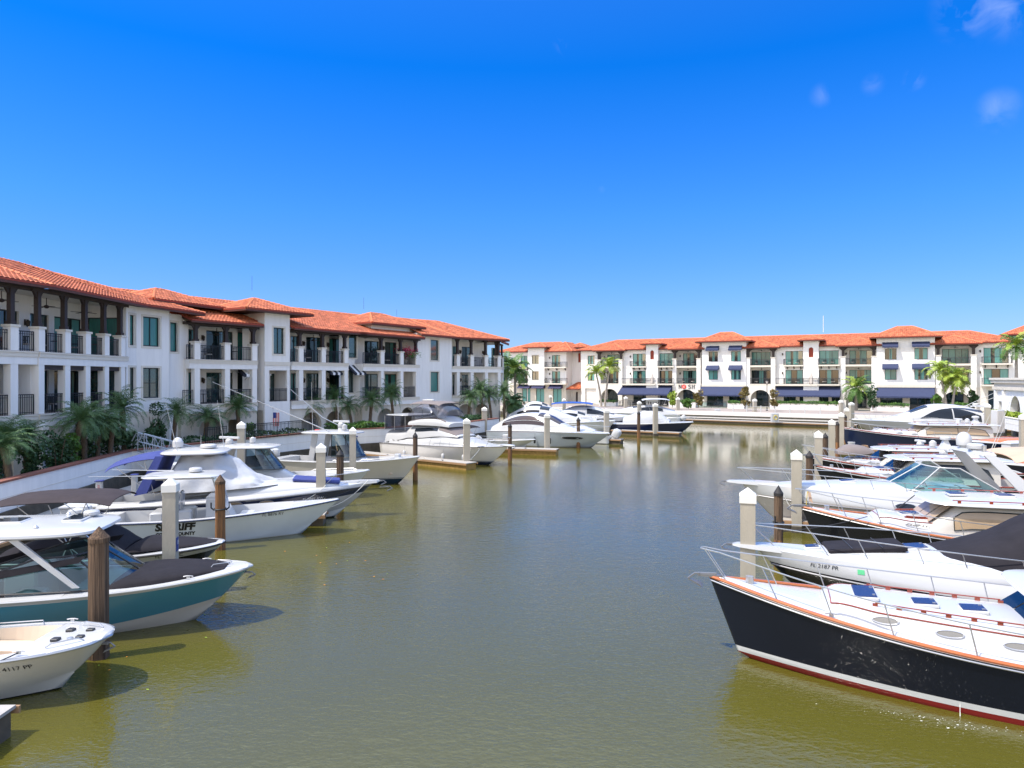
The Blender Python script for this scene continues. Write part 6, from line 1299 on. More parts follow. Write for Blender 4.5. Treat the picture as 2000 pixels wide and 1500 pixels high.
# 5 navy-striped cruiser shrouded in white canvas
bandmat('hull_navystripe',[(-1,(.02,.03,.06)),(.05,(.66,.66,.66)),(.66,(.66,.66,.66))],rough=.15)
q5,K5,t5=express((-6.55,33.9),12,11.6,3.6,'white cruiser with navy hull stripe, wrapped in loose white canvas','hull_white',hi=1.62,ms=lambda k:'gel_white' if k<.52 or k>.88 else 'navy_gel',rail=.0,kn=.88,pl_=.25)
m=MB('canvas_white')
cs=Loft([(2.6,1.5,1.5,2.2),(3.2,1.58,1.55,3.15),(4.7,1.5,1.6,3.2),(5.5,1.45,1.65,2.8),(6.4,1.35,1.7,2.1),(7.3,1.0,1.75,1.85)],n=2.2,tum=.18)
rs=[]; rnd=random.Random(3)
for i in range(41):
    x=2.6+4.7*i/40; r=[]
    for j in range(25):
        a=PI*j/24; fold=.05*math.sin(a*11+x*2.3)+.05*math.sin(x*5.1+a*4.7+2*math.sin(a*3))-.26*abs(math.sin(x*1.9+.6))*math.sin(a*2)**2-.05*abs(math.sin(x*4.7-a*5))
        r.append(cs.at(x,a,fold if 0<j<24 else 0))
    rs.append(r)
m.rings(rs,closed=False); m.add(rs[0],[tuple(reversed(range(25)))]); m.build('canvas_shroud',q5,ang=70)
m=MB('gel_white'); m.slab(2.3,5.1,1.3,3.16,.12,n=4,camber=.1); m.build('hardtop',q5,ang=40)
satdome(q5,2.8,.4,3.34,.24); radome(q5,4.2,-.1,3.36,.36,.2); whip(q5,(3.1,-.9,3.25),(2.6,-.9,5.5)); whip(q5,(4.7,.9,3.3),(4.4,.9,5.5)); whip(q5,(3.7,.8,3.3),(3.7,.8,3.9))
m=MB('canvas_blue'); m.rings([[(2.0,-1.5,1.6),(2.0,1.5,1.6),(2.6,1.35,3.16),(2.6,-1.35,3.16)],[(1.5,-1.5,1.5),(1.5,1.5,1.5),(2.3,1.35,3.16),(2.3,-1.35,3.16)]],cap=True); m.build('rear_curtain',q5,smooth=False)
bimini(q5,.3,2.5,1.3,2.6,'canvas_blue',poles=((.2,.9),(.7,.9)),zb=1.4,bow=.2,tilt=.45)
m=MB('canvas_blue').tr(Matrix.Translation((8.9,0,t5.at(8.9,PI/2)[2]+.02))@Matrix.Rotation(.09,4,'Y')); m.bbox(-1.0,1.1,-.6,.6,-.04,.09,.04); m.build('sun_pad',q5)
hulltext(q5,K5,'FL 8881 RW',8.4,1.02,.12,-1,'text_white',.1)
for x in (5.6,6.9): porthole(q5,K5.side,x,1.02,-1,.28,.10,'shade_beige')
for a_,b_ in ((9.3,10.7),): 
    m=MB('steel'); m.tube([K5.sheerpt(a_,-1,.2,.03),tuple(np.array(K5.sheerpt(a_+.5,-1,.2,.5))),tuple(np.array(K5.sheerpt(b_,-1,.15,.52)))],.014,n=5); m.build('grab_rail',q5)
anchor(q5,12.15,1.35,.7)
# 6 centre console with closed helm
def center_console(bow,head,L,B,label,hullm,hi,top=(.28,.56),enc=True,nout=2,outr=False,zt=2.75,obx=None):
    b,H=open_boat('center_console_boat',bow,head,L,B,label,hullm,hi=hi,well=(.09,.83),g=.26,floor=.6,wm='nonskid',flare=1.6,rake=1.0,ps=2.7,pc=1.7,zc1=.4,pe=.7,sh=(.80,.80,.88))
    x0,x1=L*top[0],L*top[1]; m=MB('gel_white'); m.slab(x0,x1,B*.40,zt,.11,n=4,camber=.09,taper=.1); t=m.build('hardtop',b,ang=40)
    cc=Loft([(x0+.9,.62,.6,1.5),(x1-.5,.60,.6,1.72),(x1+.1,.55,.6,1.62),(x1+.7,.5,.6,1.3),(x1+1.3,.3,.6,1.05)],n=4,tum=.05); m=MB('gel_white'); cc.mesh(m,nx=16,na=14); m.build('console',b,ang=50)
    windshield(b,x1+.25,1.62,.95,1.3,zt-1.60,.95,m='glass_smoke',frame='vinyl_dark',narrow=.92,mull=(-.45,.45),back=.5,zb=.0)
    for sd_ in (1,-1): m=MB('gel_white'); m.hexa([(x0+.5,sd_*.85,.7),(x0+.85,sd_*.85,.7),(x0+.85,sd_*.78,.7),(x0+.5,sd_*.78,.7),(x0+.9,sd_*.9,zt+.02),(x0+1.3,sd_*.9,zt+.02),(x0+1.3,sd_*.83,zt+.02),(x0+.9,sd_*.83,zt+.02)]).build('hardtop_strut',b,smooth=False)
    for y in (-.45,.45): seat(b,x0+1.3,y,.6,.55,.5,'vinyl_dark' if enc else 'gel_white',.8,.65)
    m=MB('vinyl_beige'); m.bbox(x1+1.35,x1+2.4,-.55,.55,.62,.95,.08); m.build('bow_cushion',b)
    for k in range(nout): outboard(b,0,(k-(nout-1)/2)*.62,1.1,'gel_white')
    for sd_ in (1,-1): m=MB('steel'); pts=[H.sheerpt(L*t_,sd_,.14,.10 if 0<k_<5 else .02) for k_,t_ in enumerate((.66,.68,.75,.82,.90,.92))]; m.tube(pts,.013,n=5); m.build('grab_rail',b)
    cleat(b,H.sheerpt(L*.5,-1,.12,.03)); return b,H,t,zt
q6,K6,t6,z6=center_console((-7.9,39.5),4,10.2,3.2,'white centre console with tan cushions and dark-framed screen, behind the canvas-wrapped cruiser','hull_white',1.45,top=(.14,.52),enc=True,nout=2)
openarray(q6,2.6,0,z6+.2,1.3,1.2); satdome(q6,3.8,.2,z6+.2,.17); 
q7,K7,t7,z7=center_console((-5.7,43.9),-15,10.0,3.3,'cream-grey centre console with raised outrigger poles and open radar','hull_cream',1.72,top=(.22,.60),enc=True,nout=2,zt=3.05)
m=MB('steel')
for sd_,tip in ((1,(-.6,1.9,6.1)),(-1,(-3.2,-2.2,6.3))): m.tube([(4.6,sd_*1.1,3.15),(2.6,sd_*1.25,3.95),tip],[.035,.028,.012],n=5)
m.build('outrigger',q7); openarray(q7,4.6,.1,3.45,1.3,1.4); m=MB('gel_white'); m.lathe((4.6,.1,3.15),[(.25,0),(.2,.15),(.15,.3)]); m.build('radar_base',q7); satdome(q7,5.1,-.4,3.3,.17)
whip(q7,(3.1,-.8,3.2),(3.0,-.8,6.3)); whip(q7,(4.0,.8,3.2),(4.0,.8,5.4)); m=MB('red'); m.rings([[(2.95+.2*math.cos(t)*k,.0+.12*math.sin(t)*k,3.17+dz) for t in np.linspace(0,2*PI,10,endpoint=False)] for k,dz in ((1,0),(1,.05),(.7,.08))],cap=True); m.build('life_ring',q7)
m=MB('gel_white'); m.bbox(8.4,8.7,-.2,.2,1.62,1.85,.03); m.build('deck_box',q7)
# 8 flybridge motor yacht
q8=boat('flybridge_yacht',(-.25,52.6),-38,12.1,'white flybridge motor yacht with taupe canvas canopy and clear curtains','motor yacht')
K8=Hull(13.6,4.5,[(0,1.45),(.3,1.5),(.7,1.6),(1,1.72)],rake=1.5,tr=.92,tm=.38,ps=2.5,pc=1.8,cr=.9,pe=.85,zc1=.45,flare=1.25); K8.build(q8,'hull_white_blueboot','hull_white_blueboot'); K8.deck(q8,'gel_white',.08); K8.rail_strip(q8,'steel_dull',.045,0,-.03)
cb=Loft([(1.2,2.0,1.4,2.1),(4.0,2.02,1.4,2.15),(7.2,1.95,1.4,2.55),(8.6,1.8,1.45,2.35),(10.2,1.45,1.5,1.95),(12.3,.6,1.6,1.72)],n=3.2,tum=.06); m=MB('gel_white'); cb.mesh(m,nx=30,na=20); m.build('deckhouse',q8,ang=50)
up=Loft([(.5,1.85,1.5,2.65),(3.0,1.9,1.9,2.75),(3.2,1.75,2.0,3.05),(5.2,1.75,2.1,3.3),(7.0,1.72,2.3,3.32),(8.3,1.45,2.3,2.75),(9.0,1.2,2.3,2.4)],n=3.6,tum=.10); m=MB('gel_white'); up.mesh(m,nx=30,na=20); m.build('saloon',q8,ang=50)
for sd_ in (1,-1): m=MB('glass_dark'); up.patch(m,4.2,7.0,.25,.55,.02,'glass_dark',nx=8,side=sd_); m.build('side_window',q8,ang=60)
m=MB('canvas_taupe'); up.patch(m,7.1,8.8,.35,PI-.35,.03,'canvas_taupe',nx=8,na=14); m.build('windshield_cover',q8,ang=60)
fb=Loft([(3.4,1.7,3.15,3.6),(5.0,1.75,3.2,3.95),(7.0,1.6,3.2,3.98),(8.0,1.25,3.1,3.45)],n=3,tum=-.02); m=MB('gel_white'); fb.mesh(m,nx=18,na=18); m.build('flybridge',q8,ang=50)
m=MB('canvas_taupe'); fb.patch(m,3.6,7.6,.62,.80,.02,'canvas_taupe',nx=10,side=1); fb.patch(m,3.6,7.6,.62,.80,.02,'canvas_taupe',nx=10,side=-1); m.build('canvas_band',q8,ang=60)
m=MB('isinglass'); en=Loft([(3.2,1.55,3.9,4.7),(4.6,1.6,3.9,5.2),(6.6,1.5,3.9,5.15),(7.6,1.2,3.9,4.6)],n=3.2,tum=.14); en.mesh(m,nx=14,na=14,cap=False); m.build('clear_curtain',q8,ang=60)
bimini(q8,3.3,7.0,1.45,5.02,'canvas_taupe',poles=((.1,.1),(.45,.45),(.95,.95)),zb=3.8,bow=.22,sag=.05)
m=MB('gel_white'); m.slab(.3,3.2,1.9,3.95,.08,n=5,camber=.06); m.build('aft_hardtop',q8,ang=40)
m=MB('isinglass'); m.rings([[(.45,-1.75,2.62),(3.0,-1.75,2.62),(3.0,-1.75,3.95),(.45,-1.75,3.95)]],closed=True); m.quad((.45,-1.76,2.65),(3.1,-1.76,2.65),(3.1,-1.76,3.95),(.45,-1.76,3.95)); m.quad((.45,1.76,2.65),(3.1,1.76,2.65),(3.1,1.76,3.95),(.45,1.76,3.95)); m.quad((.42,-1.76,2.65),(.42,1.76,2.65),(.42,1.76,3.95),(.42,-1.76,3.95)); m.build('aft_curtain',q8,smooth=False)
for x in (.42,1.7,3.1):
    for y in (-1.77,1.77): m=MB('steel'); m.tube([(x,y,2.6),(x,y,3.97)],.025,n=5); m.build('hardtop_post',q8)
m=MB('gel_white'); m.slab(3.6,5.0,.28,5.3,.12,n=3); m.build('radar_bar',q8,ang=40)
K8.bowrail(q8,6.5,.62,nst=6,r=.017,x1=13.2); anchor(q8,13.9,1.75,.9); m=MB('gel_white'); m.slab(12.6,14.2,.35,1.72,.1,n=3); m.build('bow_pulpit',q8)
for x in (1.75,2.35): porthole(q8,cb.sidefn(),x,1.82,-1,.2,.12,'port_glass')
for x in (3.6,8.2,10.2): fender(q8,x,-K8.sheerpt(x)[1]-.12,.95,.14,.6)
m=MB('gel_white'); m.box(-1.0,.02,-1.9,1.9,.15,.28); m.build('swim_platform',q8,smooth=False); q8.scale=(.89,.89,.89)
# 9 small skiff with for-sale board beyond the flybridge yacht
q9,K9=open_boat('small_skiff',(2.2,66.5),-28,5.6,2.0,'small white skiff with covered outboard between the flybridge yacht and the wooden pile','hull_white',hi=.85,well=(.1,.75),g=.15,floor=.35,wm='teak_deck',ps=2.8); outboard(q9,0,0,.6,'canvas_white',tilt=.9,mid='gel_white')
m=MB('gel_white'); m.bbox(2.2,2.8,-.3,.3,.35,1.2,.05); m.build('console',q9)
q10,K10=open_boat('small_runabout',(-1.6,64.5),-35,5.8,2.1,'small runabout with black sun canopy behind the flybridge yacht bow','hull_white',hi=.9,well=(.1,.75),g=.15,floor=.35,wm='vinyl_dark'); bimini(q10,.8,3.6,1.0,1.95,'canvas_black',poles=((.2,.6),(.8,.6)),zb=.9)
# 10 grey sport yacht
q11=boat('sport_yacht',(9.1,66.3),-30,12.4,'grey-hulled sport yacht with brown-black arched glass beyond the two wooden piles','cruiser')
K11=Hull(12.4,4.0,[(0,1.35),(.4,1.5),(.75,1.5),(1,1.42)],rake=1.2,pe=.8,tr=.92,tm=.42,ps=2.6,pc=1.9,cr=.9,zc1=.55,flare=1.15); K11.build(q11,'hull_grey','hull_grey',lambda k:'gel_white' if k>.86 else 'hull_grey'); K11.deck(q11,'gel_white',.10); K11.rail_strip(q11,'gel_white',.03,0,-.02)
tk=Loft([(.3,1.55,1.3,1.9),(2.0,1.62,1.4,2.8),(4.3,1.62,1.4,3.2),(6.2,1.52,1.4,2.95),(8.2,1.2,1.4,2.0),(10.8,.5,1.4,1.58)],n=2.7,tum=.17); m=MB('gel_white'); tk.mesh(m,nx=30,na=20); m.build('coupe_cabin',q11,ang=60)
for sd_ in (1,-1):
    m=MB('glass_brown'); tk.patch(m,1.6,6.2,.25,.9,.02,'glass_brown',nx=16,na=6,side=sd_,botf=lambda k:.28,topf=lambda k:.30+.62*math.sin(PI*min(1,k*.85+.12))**.7); w=m.build('side_window',q11,ang=60); m=MB('gel_white'); m.tube([tk.at(1.5+4.6*i/8,.5,.06) if sd_>0 else tuple(np.array(tk.at(1.5+4.6*i/8,.5,.06))*np.array([1,-1,1])) for i in range(9)],.02,n=4); m.build('side_rail',w)
m=MB('glass_brown'); tk.patch(m,5.3,7.6,.95,PI-.95,.02,'glass_brown',nx=6,na=8); m.build('windshield',q11,ang=60)
K11.bowrail(q11,5.2,.5,nst=5,r=.014,x1=12.0); 
for x,rx in ((2.5,.42),(9.2,.95)): porthole(q11,K11.side,x,.95,-1,rx,.12,'port_glass' if x<3 else 'glass_dark')
for x in (5.6,7.2): fender(q11,x,-K11.sheerpt(x)[1]-.1,.95,.1,.6,'rubber')
# cluster beyond: covers and hulls of the far-left basin
def simple_yacht(bow,head,L,B,label,hullm,hi,cabin,glass=None,cover=None,rail=True,ms=None,name='moored_yacht',cm='gel_white',out=0,outm='gel_white',tilt=0):
    b=boat(name,bow,head,L,label,'boat'); H=Hull(L,B,[(0,hi*.75),(.4,hi*.82),(.75,hi*.93),(1,hi)],rake=1.1,tm=.4,ps=2.5,pc=1.8,zc1=.4,pe=.8); H.build(b,hullm,hullm,ms); H.deck(b,'gel_white',.1); H.rail_strip(b,'gel_white',.035,0,-.02)
    t=Loft([(L*a,B*w,hi*.8,z) for a,w,z in cabin],n=2.6,tum=.14); m=MB(cm); t.mesh(m,nx=22,na=16); m.build('canvas_cover' if 'canvas' in cm else 'cabin',b,ang=60)
    if glass:
        for sd_ in (1,-1): m=MB('glass_dark'); t.patch(m,L*glass[0],L*glass[1],.3,.8,.02,'glass_dark',nx=8,side=sd_); m.build('side_window',b,ang=60)
        m=MB('glass_dark'); t.patch(m,L*glass[1],L*(glass[1]+.1),.9,PI-.9,.02,'glass_dark',nx=4,na=8); m.build('windshield',b,ang=60)
    if cover: bimini(b,L*cover[0],L*cover[1],B*.38,cover[2],cover[3],poles=((.15,.3),(.85,.7)),zb=hi)
    if rail: H.bowrail(b,L*.5,.5,nst=5,r=.016)
    for k in range(out): outboard(b,0,(k-(out-1)/2)*.6,.75,outm,tilt=tilt,s_=1.15)
    return b,H,t
simple_yacht((21.2,83.2),-22,9.6,3.2,'navy-hulled boat with red waterline and white canvas screen behind the mid-basin pile','hull_navy',1.45,[(.15,.3,1.9),(.35,.42,2.5),(.55,.4,2.6),(.72,.3,1.6)],cm='canvas_white')
simple_yacht((2.9,74.6),158,7.6,2.6,'white boat with silver and blue outboards beside the middle dock','hull_white',1.1,[(.2,.35,1.3),(.4,.38,1.75),(.7,.25,1.2)],name='outboard_boat',out=2,outm='gel_white',tilt=.5,rail=False)
simple_yacht((16.4,89.0),-8,12.0,4.0,'white express yacht with royal blue canvas over its cockpit','hull_white_blueboot',1.9,[(.1,.35,2.2),(.3,.4,3.1),(.5,.38,3.0),(.68,.3,2.2),(.85,.12,1.95)],glass=(.42,.6),cover=(.05,.48,3.35,'canvas_royal'),ms=lambda k:'navy_gel' if .25<k<.7 else 'gel_white')
simple_yacht((10.2,80.6),-15,11.0,3.8,'white flush-decked yacht with swept dark side window behind the grey sport yacht','hull_white',1.7,[(.0,.35,2.3),(.2,.4,3.3),(.45,.38,3.2),(.68,.28,2.3),(.88,.1,1.8)],glass=(.12,.36))
simple_yacht((12.4,85.2),-10,9.0,3.0,'white cruiser with tinted glass between the swept-window yacht and the blue canvas','hull_white',1.5,[(.1,.35,2.0),(.3,.4,2.7),(.5,.36,2.6),(.75,.2,1.7)],glass=(.25,.5))
simple_yacht((9.0,112),-5,8.5,3.2,'royal blue hulled boat with white top near the far promenade','hull_royal',1.5,[(.1,.35,2.0),(.3,.4,2.9),(.5,.36,2.8),(.75,.2,1.7)],glass=(.2,.5),ms=lambda k:'hull_royal' if k<.8 else 'gel_white')
simple_yacht((11.3,101.5),2,9.5,3.0,'white centre console with twin white outboards by the far left palms','hull_white',1.3,[(.2,.3,1.6),(.4,.36,2.3),(.7,.2,1.5)],out=2)
simple_yacht((12.6,106),174,12.0,3.8,'white yacht with slanted hardtop stern-on to the far dock, left of the restaurant','hull_white',1.7,[(.05,.36,1.9),(.3,.4,2.6),(.5,.36,2.5),(.75,.2,1.9)],glass=(.2,.46),cover=(.12,.45,3.4,'canvas_white'),out=1,outm='gel_white',tilt=.9)
# tender with black engines at far right, behind the navy yacht
simple_yacht((38.5,61.5),166,8.5,2.8,'small navy launch with varnished cockpit and black outboards at far right','hull_navy',1.2,[(.2,.36,1.45),(.5,.36,1.55),(.8,.2,1.3)],cm='teak',out=2,outm='rubber',rail=False,name='launch_boat')
simple_yacht((30.5,46.0),165,8.0,2.7,'small navy and teak launch partly hidden behind the radar arch','hull_navy',1.15,[(.2,.36,1.35),(.5,.36,1.45),(.8,.2,1.25)],cm='teak',rail=False,name='launch_boat',out=1,outm='rubber')

# ------------------------------------------------------------ docks
def dock(A,B,w,label,z=.50,rust=False,piles=True):
    f=Fr(A,B); root=empty('finger_dock',(A[0],A[1],0),0,label,'dock'); f=Fr(A,B,root)
    m=f.mb('dock_top'); m.box(0,f.L,-w/2,w/2,z-.06,z); m.build('deck',root,smooth=False)
    m=f.mb('teak_deck'); m.box(-.04,f.L+.05,w/2,w/2+.06,z-.16,z-.03); m.box(-.04,f.L+.05,-w/2-.06,-w/2,z-.16,z-.03); m.build('rub_board',root,smooth=False)
    m=f.mb('dock_rust' if rust else 'dock_side'); m.box(.05,f.L-.05,-w/2+.06,w/2-.06,-.35,z-.061); m.build('float',root,smooth=False)
    for k in range(int(f.L/3)):
        m=MB('vinyl_dark').tr(f.M@Matrix.Translation((1.2+k*3,w/2-.15,z))); m.tube([(-.12,0,.05),(0,0,.06),(.12,0,.05)],.018,n=5); m.box(-.03,.03,-.015,.015,0,.06); m.build('cleat',root)
    return root
def PP(px,Z): p=PZ(px,Z); return (p.x,p.y)
dock((-20.4,12),(-20.0,29.4),2.4,'grey walkway dock along the left white seawall',z=.45); dock((-20.3,29.6),(-20.6,42.5),2.2,'farther stretch of walkway dock below the gangway',z=.45)
dock((-18.8,12.3),(-9.05,12.55),.9,'white-edged dock end in the bottom left corner',z=.55)
dock((-19,22.0),(-13.5,22.3),1.0,'finger dock between the teal boat and the covered runabout')
dock((-19,30.6),(-8.35,31.9),1.0,'finger dock end showing past the bow of the patrol boat')
dock((-19.5,41.2),(-9.5,41.0),1.0,'finger dock behind the tan-cushioned centre console')
dock((-12.8,58.9),(-2.9,51.0),1.15,'pale finger dock with rust-brown float in front of the flybridge yacht',rust=True)
dock((-8.5,64.5),(3.9,60.9),1.2,'finger dock between the two wooden piles left of centre',rust=True)
dock((2.2,75.6),(11.0,71.0),1.0,'finger dock beside the silver outboards')
dock((12.0,84.5),(18.9,79.8),1.0,'finger dock behind the navy hull at mid-basin')
dock((46.0,94.8),(25.6,109.2),1.6,'long low dock along the far seawall under the restaurant',z=.42); dock((24.8,109.9),(9,120.3),1.6,'left part of the far seawall dock',z=.42)
dock((60.4,85.5),(47.2,93.9),1.6,'right part of the far seawall dock behind the coupe cruiser',z=.42)
dock((11.6,30.9),(25,25.5),1.1,'finger dock end at the pale pile beside the wooden pile, right side',z=.5)
dock((27.6,61.8),(43.5,57.8),1.2,'finger dock below the long navy yacht, with bucket and rope on it'); dock((36,50.5),(43,53),1.0,'short dock stub at the far right edge below the launches')
dock((33.2,74.0),(47,70.5),1.1,'finger dock between the coupe cruiser and the navy yacht')
# ------------------------------------------------------------ piles
def concrete_pile(px,Z,label,top=3.52,w=.41,rz=None,sign=False):
    p=PZ(px,Z); r=empty('concrete_pile',(p.x,p.y,0),R(11) if rz is None else rz,label,'pile',None)
    m=MB('concrete'); m.rings([[(-q,-q,z),(q,-q,z),(q,q,z),(-q,q,z)] for q,z in ((w/2,-1.2),(w/2,top-.34))],cap=True); m.build('shaft',r,smooth=False)
    m=MB('pile_cap'); q=w/2+.025; m.rings([[(-a,-a,z),(a,-a,z),(a,a,z),(-a,a,z)] for a,z in ((q,top-.42),(q,top-.20),(q*.92,top-.18),(.01,top))],cap=True); m.build('cap',r,smooth=False)
    m=MB('seawall_dark'); m.box(-w/2-.004,w/2+.004,-w/2-.004,w/2+.004,-.3,.28); m.build('tide_band',r,smooth=False)
    if sign:
        m=MB('flag_blue'); m.box(w/2,w/2+.015,-.12,.10,1.35,1.75); s_=m.build('sign_plate',r,smooth=False); m=MB('text_white'); text_mesh(m,'18',.12,lambda x,y:(w/2+.018,-.08+x,1.55+y),'text_white'); m.build('lettering',s_,smooth=False)
    return r
def wood_pile(px,Z,label,top=2.9,r_=.17,m0='pile_wood',capm='pile_black',low='pile_rust',ring=False):
    p=PZ(px,Z); root=empty('wooden_pile',(p.x,p.y,0),R(random.uniform(0,90)),label,'pile')
    def rr(r,k): return r*(1+.06*math.cos(6*k)+.05*math.sin(3*k+px))
    def ringz(r,z): return [(rr(r,2*PI*k/24)*math.cos(2*PI*k/24),rr(r,2*PI*k/24)*math.sin(2*PI*k/24),z) for k in range(24)]
    zc=.95+.3*math.sin(px)
    m=MB(m0); m.rings([ringz(r_*1.02,zc),ringz(r_,top-.28)],cap=True); m.build('shaft',root,ang=30)
    m=MB(low); m.rings([ringz(r_*1.12,-1.2),ringz(r_*1.06,.4),ringz(r_*1.02,zc)],cap=True); m.build('wet_foot',root,ang=30)
    m=MB(capm); m.rings([[(r*math.cos(2*PI*k/16),r*math.sin(2*PI*k/16),z) for k in range(16)] for r,z in ((r_*1.12,top-.36),(r_*1.14,top-.26),(.01,top))],cap=True); m.build('cap',root,ang=20)
    if ring: m=MB('rubber'); m.tube([(r_*1.25*math.cos(t),r_*1.25*math.sin(t),1.55) for t in np.linspace(0,2*PI,16)],.03,n=5); [m.tube([(s_*r_*1.2,0,1.5),(s_*r_*1.9,0,1.6),(s_*r_*1.9,0,1.8)],.03,n=5) for s_ in (1,-1)]; m.build('mooring_bracket',root)
    return root
wood_pile(193.5,16.6,'fluted weathered wooden pile beside the teal hull',top=3.06,r_=.20,capm='pile_wood',low='pile_wood')
concrete_pile(333,21.3,'tall pale square pile with small blue number plate, between teal boat and runabout',top=3.55,w=.37,sign=True)
wood_pile(430,27.1,'brown wooden pile with mooring bracket in front of the patrol boat',top=2.86,r_=.17,m0='pile_rust',capm='pile_wood',ring=True)
concrete_pile(627,32.7,'pale square pile rising behind the patrol boat bow',top=3.55)
wood_pile(664,36.3,'dark wooden pile in front of the cream-grey centre console',top=2.9,r_=.175)
concrete_pile(689,41.5,'pale square pile in front of the cream-grey centre console windscreen',top=3.7,w=.37)
concrete_pile(471.5,42.0,'greyer square pile in front of the left building hedge',top=4.0,w=.42)
wood_pile(811,45.7,'dark wooden pile just behind the cream-grey bow',top=3.1,r_=.14)
concrete_pile(911.5,52.2,'pale square pile on the dock in front of the flybridge yacht',top=3.62,w=.46,sign=False)
concrete_pile(946,74.0,'pale square pile behind the flybridge yacht bow near the left building end',top=3.6,w=.5)
wood_pile(996,56.8,'rust-footed wooden pile at the flybridge yacht bow',top=3.0,r_=.15)
concrete_pile(1068.5,62.2,'pale square pile at the end of the dock before the grey sport yacht',top=3.5,w=.42)
wood_pile(1129.5,67.0,'rust-footed wooden pile in front of the grey sport yacht',top=2.9,r_=.165)
concrete_pile(1184.5,73.0,'pale square pile beside the silver outboards',top=3.45,w=.45)
wood_pile(1247.5,78.0,'rust-footed wooden pile at the navy bow at mid-basin',top=3.0,r_=.17); concrete_pile(1248.5,92,'pale square pile rising just behind the rust-footed mid-basin pile',top=3.65,w=.42)
concrete_pile(1280,81.0,'pale square pile at the end of the mid-basin dock',top=3.75,w=.47)
concrete_pile(1222,118.0,'distant pale pile below the left end of the restaurant awning',top=3.6,w=.5); concrete_pile(1324,112.5,'distant pale pile in front of the planter of the restaurant arch',top=3.6,w=.5)
concrete_pile(1101.5,106,'distant pale pile behind the royal blue canvas',top=3.6,w=.45); concrete_pile(1075.5,126,'distant pale pile before the annex windows',top=3.6,w=.45); 
concrete_pile(1474,108,'distant pale pile before the third far arch',top=3.5,w=.48)
concrete_pile(1460.5,20.3,'nearest tall pale pile behind the black bow at right',top=3.40,w=.41,rz=R(-18))
wood_pile(1520.5,24.6,'black wooden pile with bracket beside the second pale pile at right',top=2.82,r_=.14,m0='pile_wood',ring=True)
concrete_pile(1555.5,30.2,'second pale pile at right, standing at a dock end',top=3.5,w=.40,rz=R(-18))
wood_pile(1581,35.7,'dark wooden pile at the bow of the brown-railed white yacht',top=2.9,r_=.17)
concrete_pile(1598.5,41.3,'third pale pile at right',top=3.5,w=.40,rz=R(-18)); wood_pile(1612,47.6,'slim dark wooden pile right of the third pale pile',top=2.9,r_=.16)
concrete_pile(1624.5,53,'fourth pale pile at right',top=3.5,w=.42,rz=R(-18)); wood_pile(1635.5,59,'dark wooden pile touching the fourth pale pile',top=3.0,r_=.15); concrete_pile(1643,64,'fifth pale pile at right, at the navy yacht bow',top=3.5,w=.42,rz=R(-18))
wood_pile(1651,72,'dark wooden pile behind the fifth pale pile',top=2.9,r_=.15); concrete_pile(1653.5,76,'sixth pale pile at right, in front of the coupe cruiser bow',top=3.45,w=.42,rz=R(-18))
concrete_pile(1663,92,'distant pale pile left of the short palm',top=3.5,w=.5); concrete_pile(1642.5,102,'distant pale pile below the wide awning end',top=3.5,w=.45)
concrete_pile(1928.5,70,'wide pale pile beside the white dock cabinet at far right',top=4.1,w=.44,rz=R(-18)); concrete_pile(1999,47.5,'pale pile cut off by the right edge',top=4.2,w=.42,rz=R(-18))
concrete_pile(1000,98,'distant pale pile among the palms at the left building end',top=3.6,w=.45)
# ------------------------------------------------------------ plants
def frond(mb,base,az,el0,Lf,droop,m,nl=22,lw=.035,ll=.42,twist=0,rach=.018):
    """one feather leaf: arching rib with paired narrow leaflets"""
    pts=[]; p=Vector(base); el=el0; n=10; st=Lf/n
    for i in range(n+1):
        pts.append(p.copy()); d=Vector((math.cos(az)*math.cos(el),math.sin(az)*math.cos(el),math.sin(el))); p=p+d*st; el-=droop/n*(.5+i/n)
    mb.tube(pts,[rach*(1-.8*i/n) for i in range(n+1)],m,n=3,cap=False)
    for k in range(nl):
        t=.10+.90*k/(nl-1); f=t*n; i=min(n-1,int(f)); q=pts[i].lerp(pts[i+1],f-i); d=(pts[i+1]-pts[i]).normalized(); s_=d.cross(Vector((0,0,1))); 
        if s_.length<.01: s_=Vector((1,0,0))
        s_.normalize(); up=s_.cross(d); L_=ll*(math.sin(PI*(.12+.85*t))**.7)*random.uniform(.8,1.15)
        for sg in (1,-1):
            dr=(s_*sg*.80+d*.55+up*random.uniform(.0,.35)).normalized(); e_=q+dr*L_-Vector((0,0,L_*random.uniform(.15,.5))); mid=q+dr*L_*.5; w=d*lw*.5
            mb.add([q-w*.6,q+w*.6,mid+w,mid-w,e_],[(0,1,2,3),(3,2,4)],m)
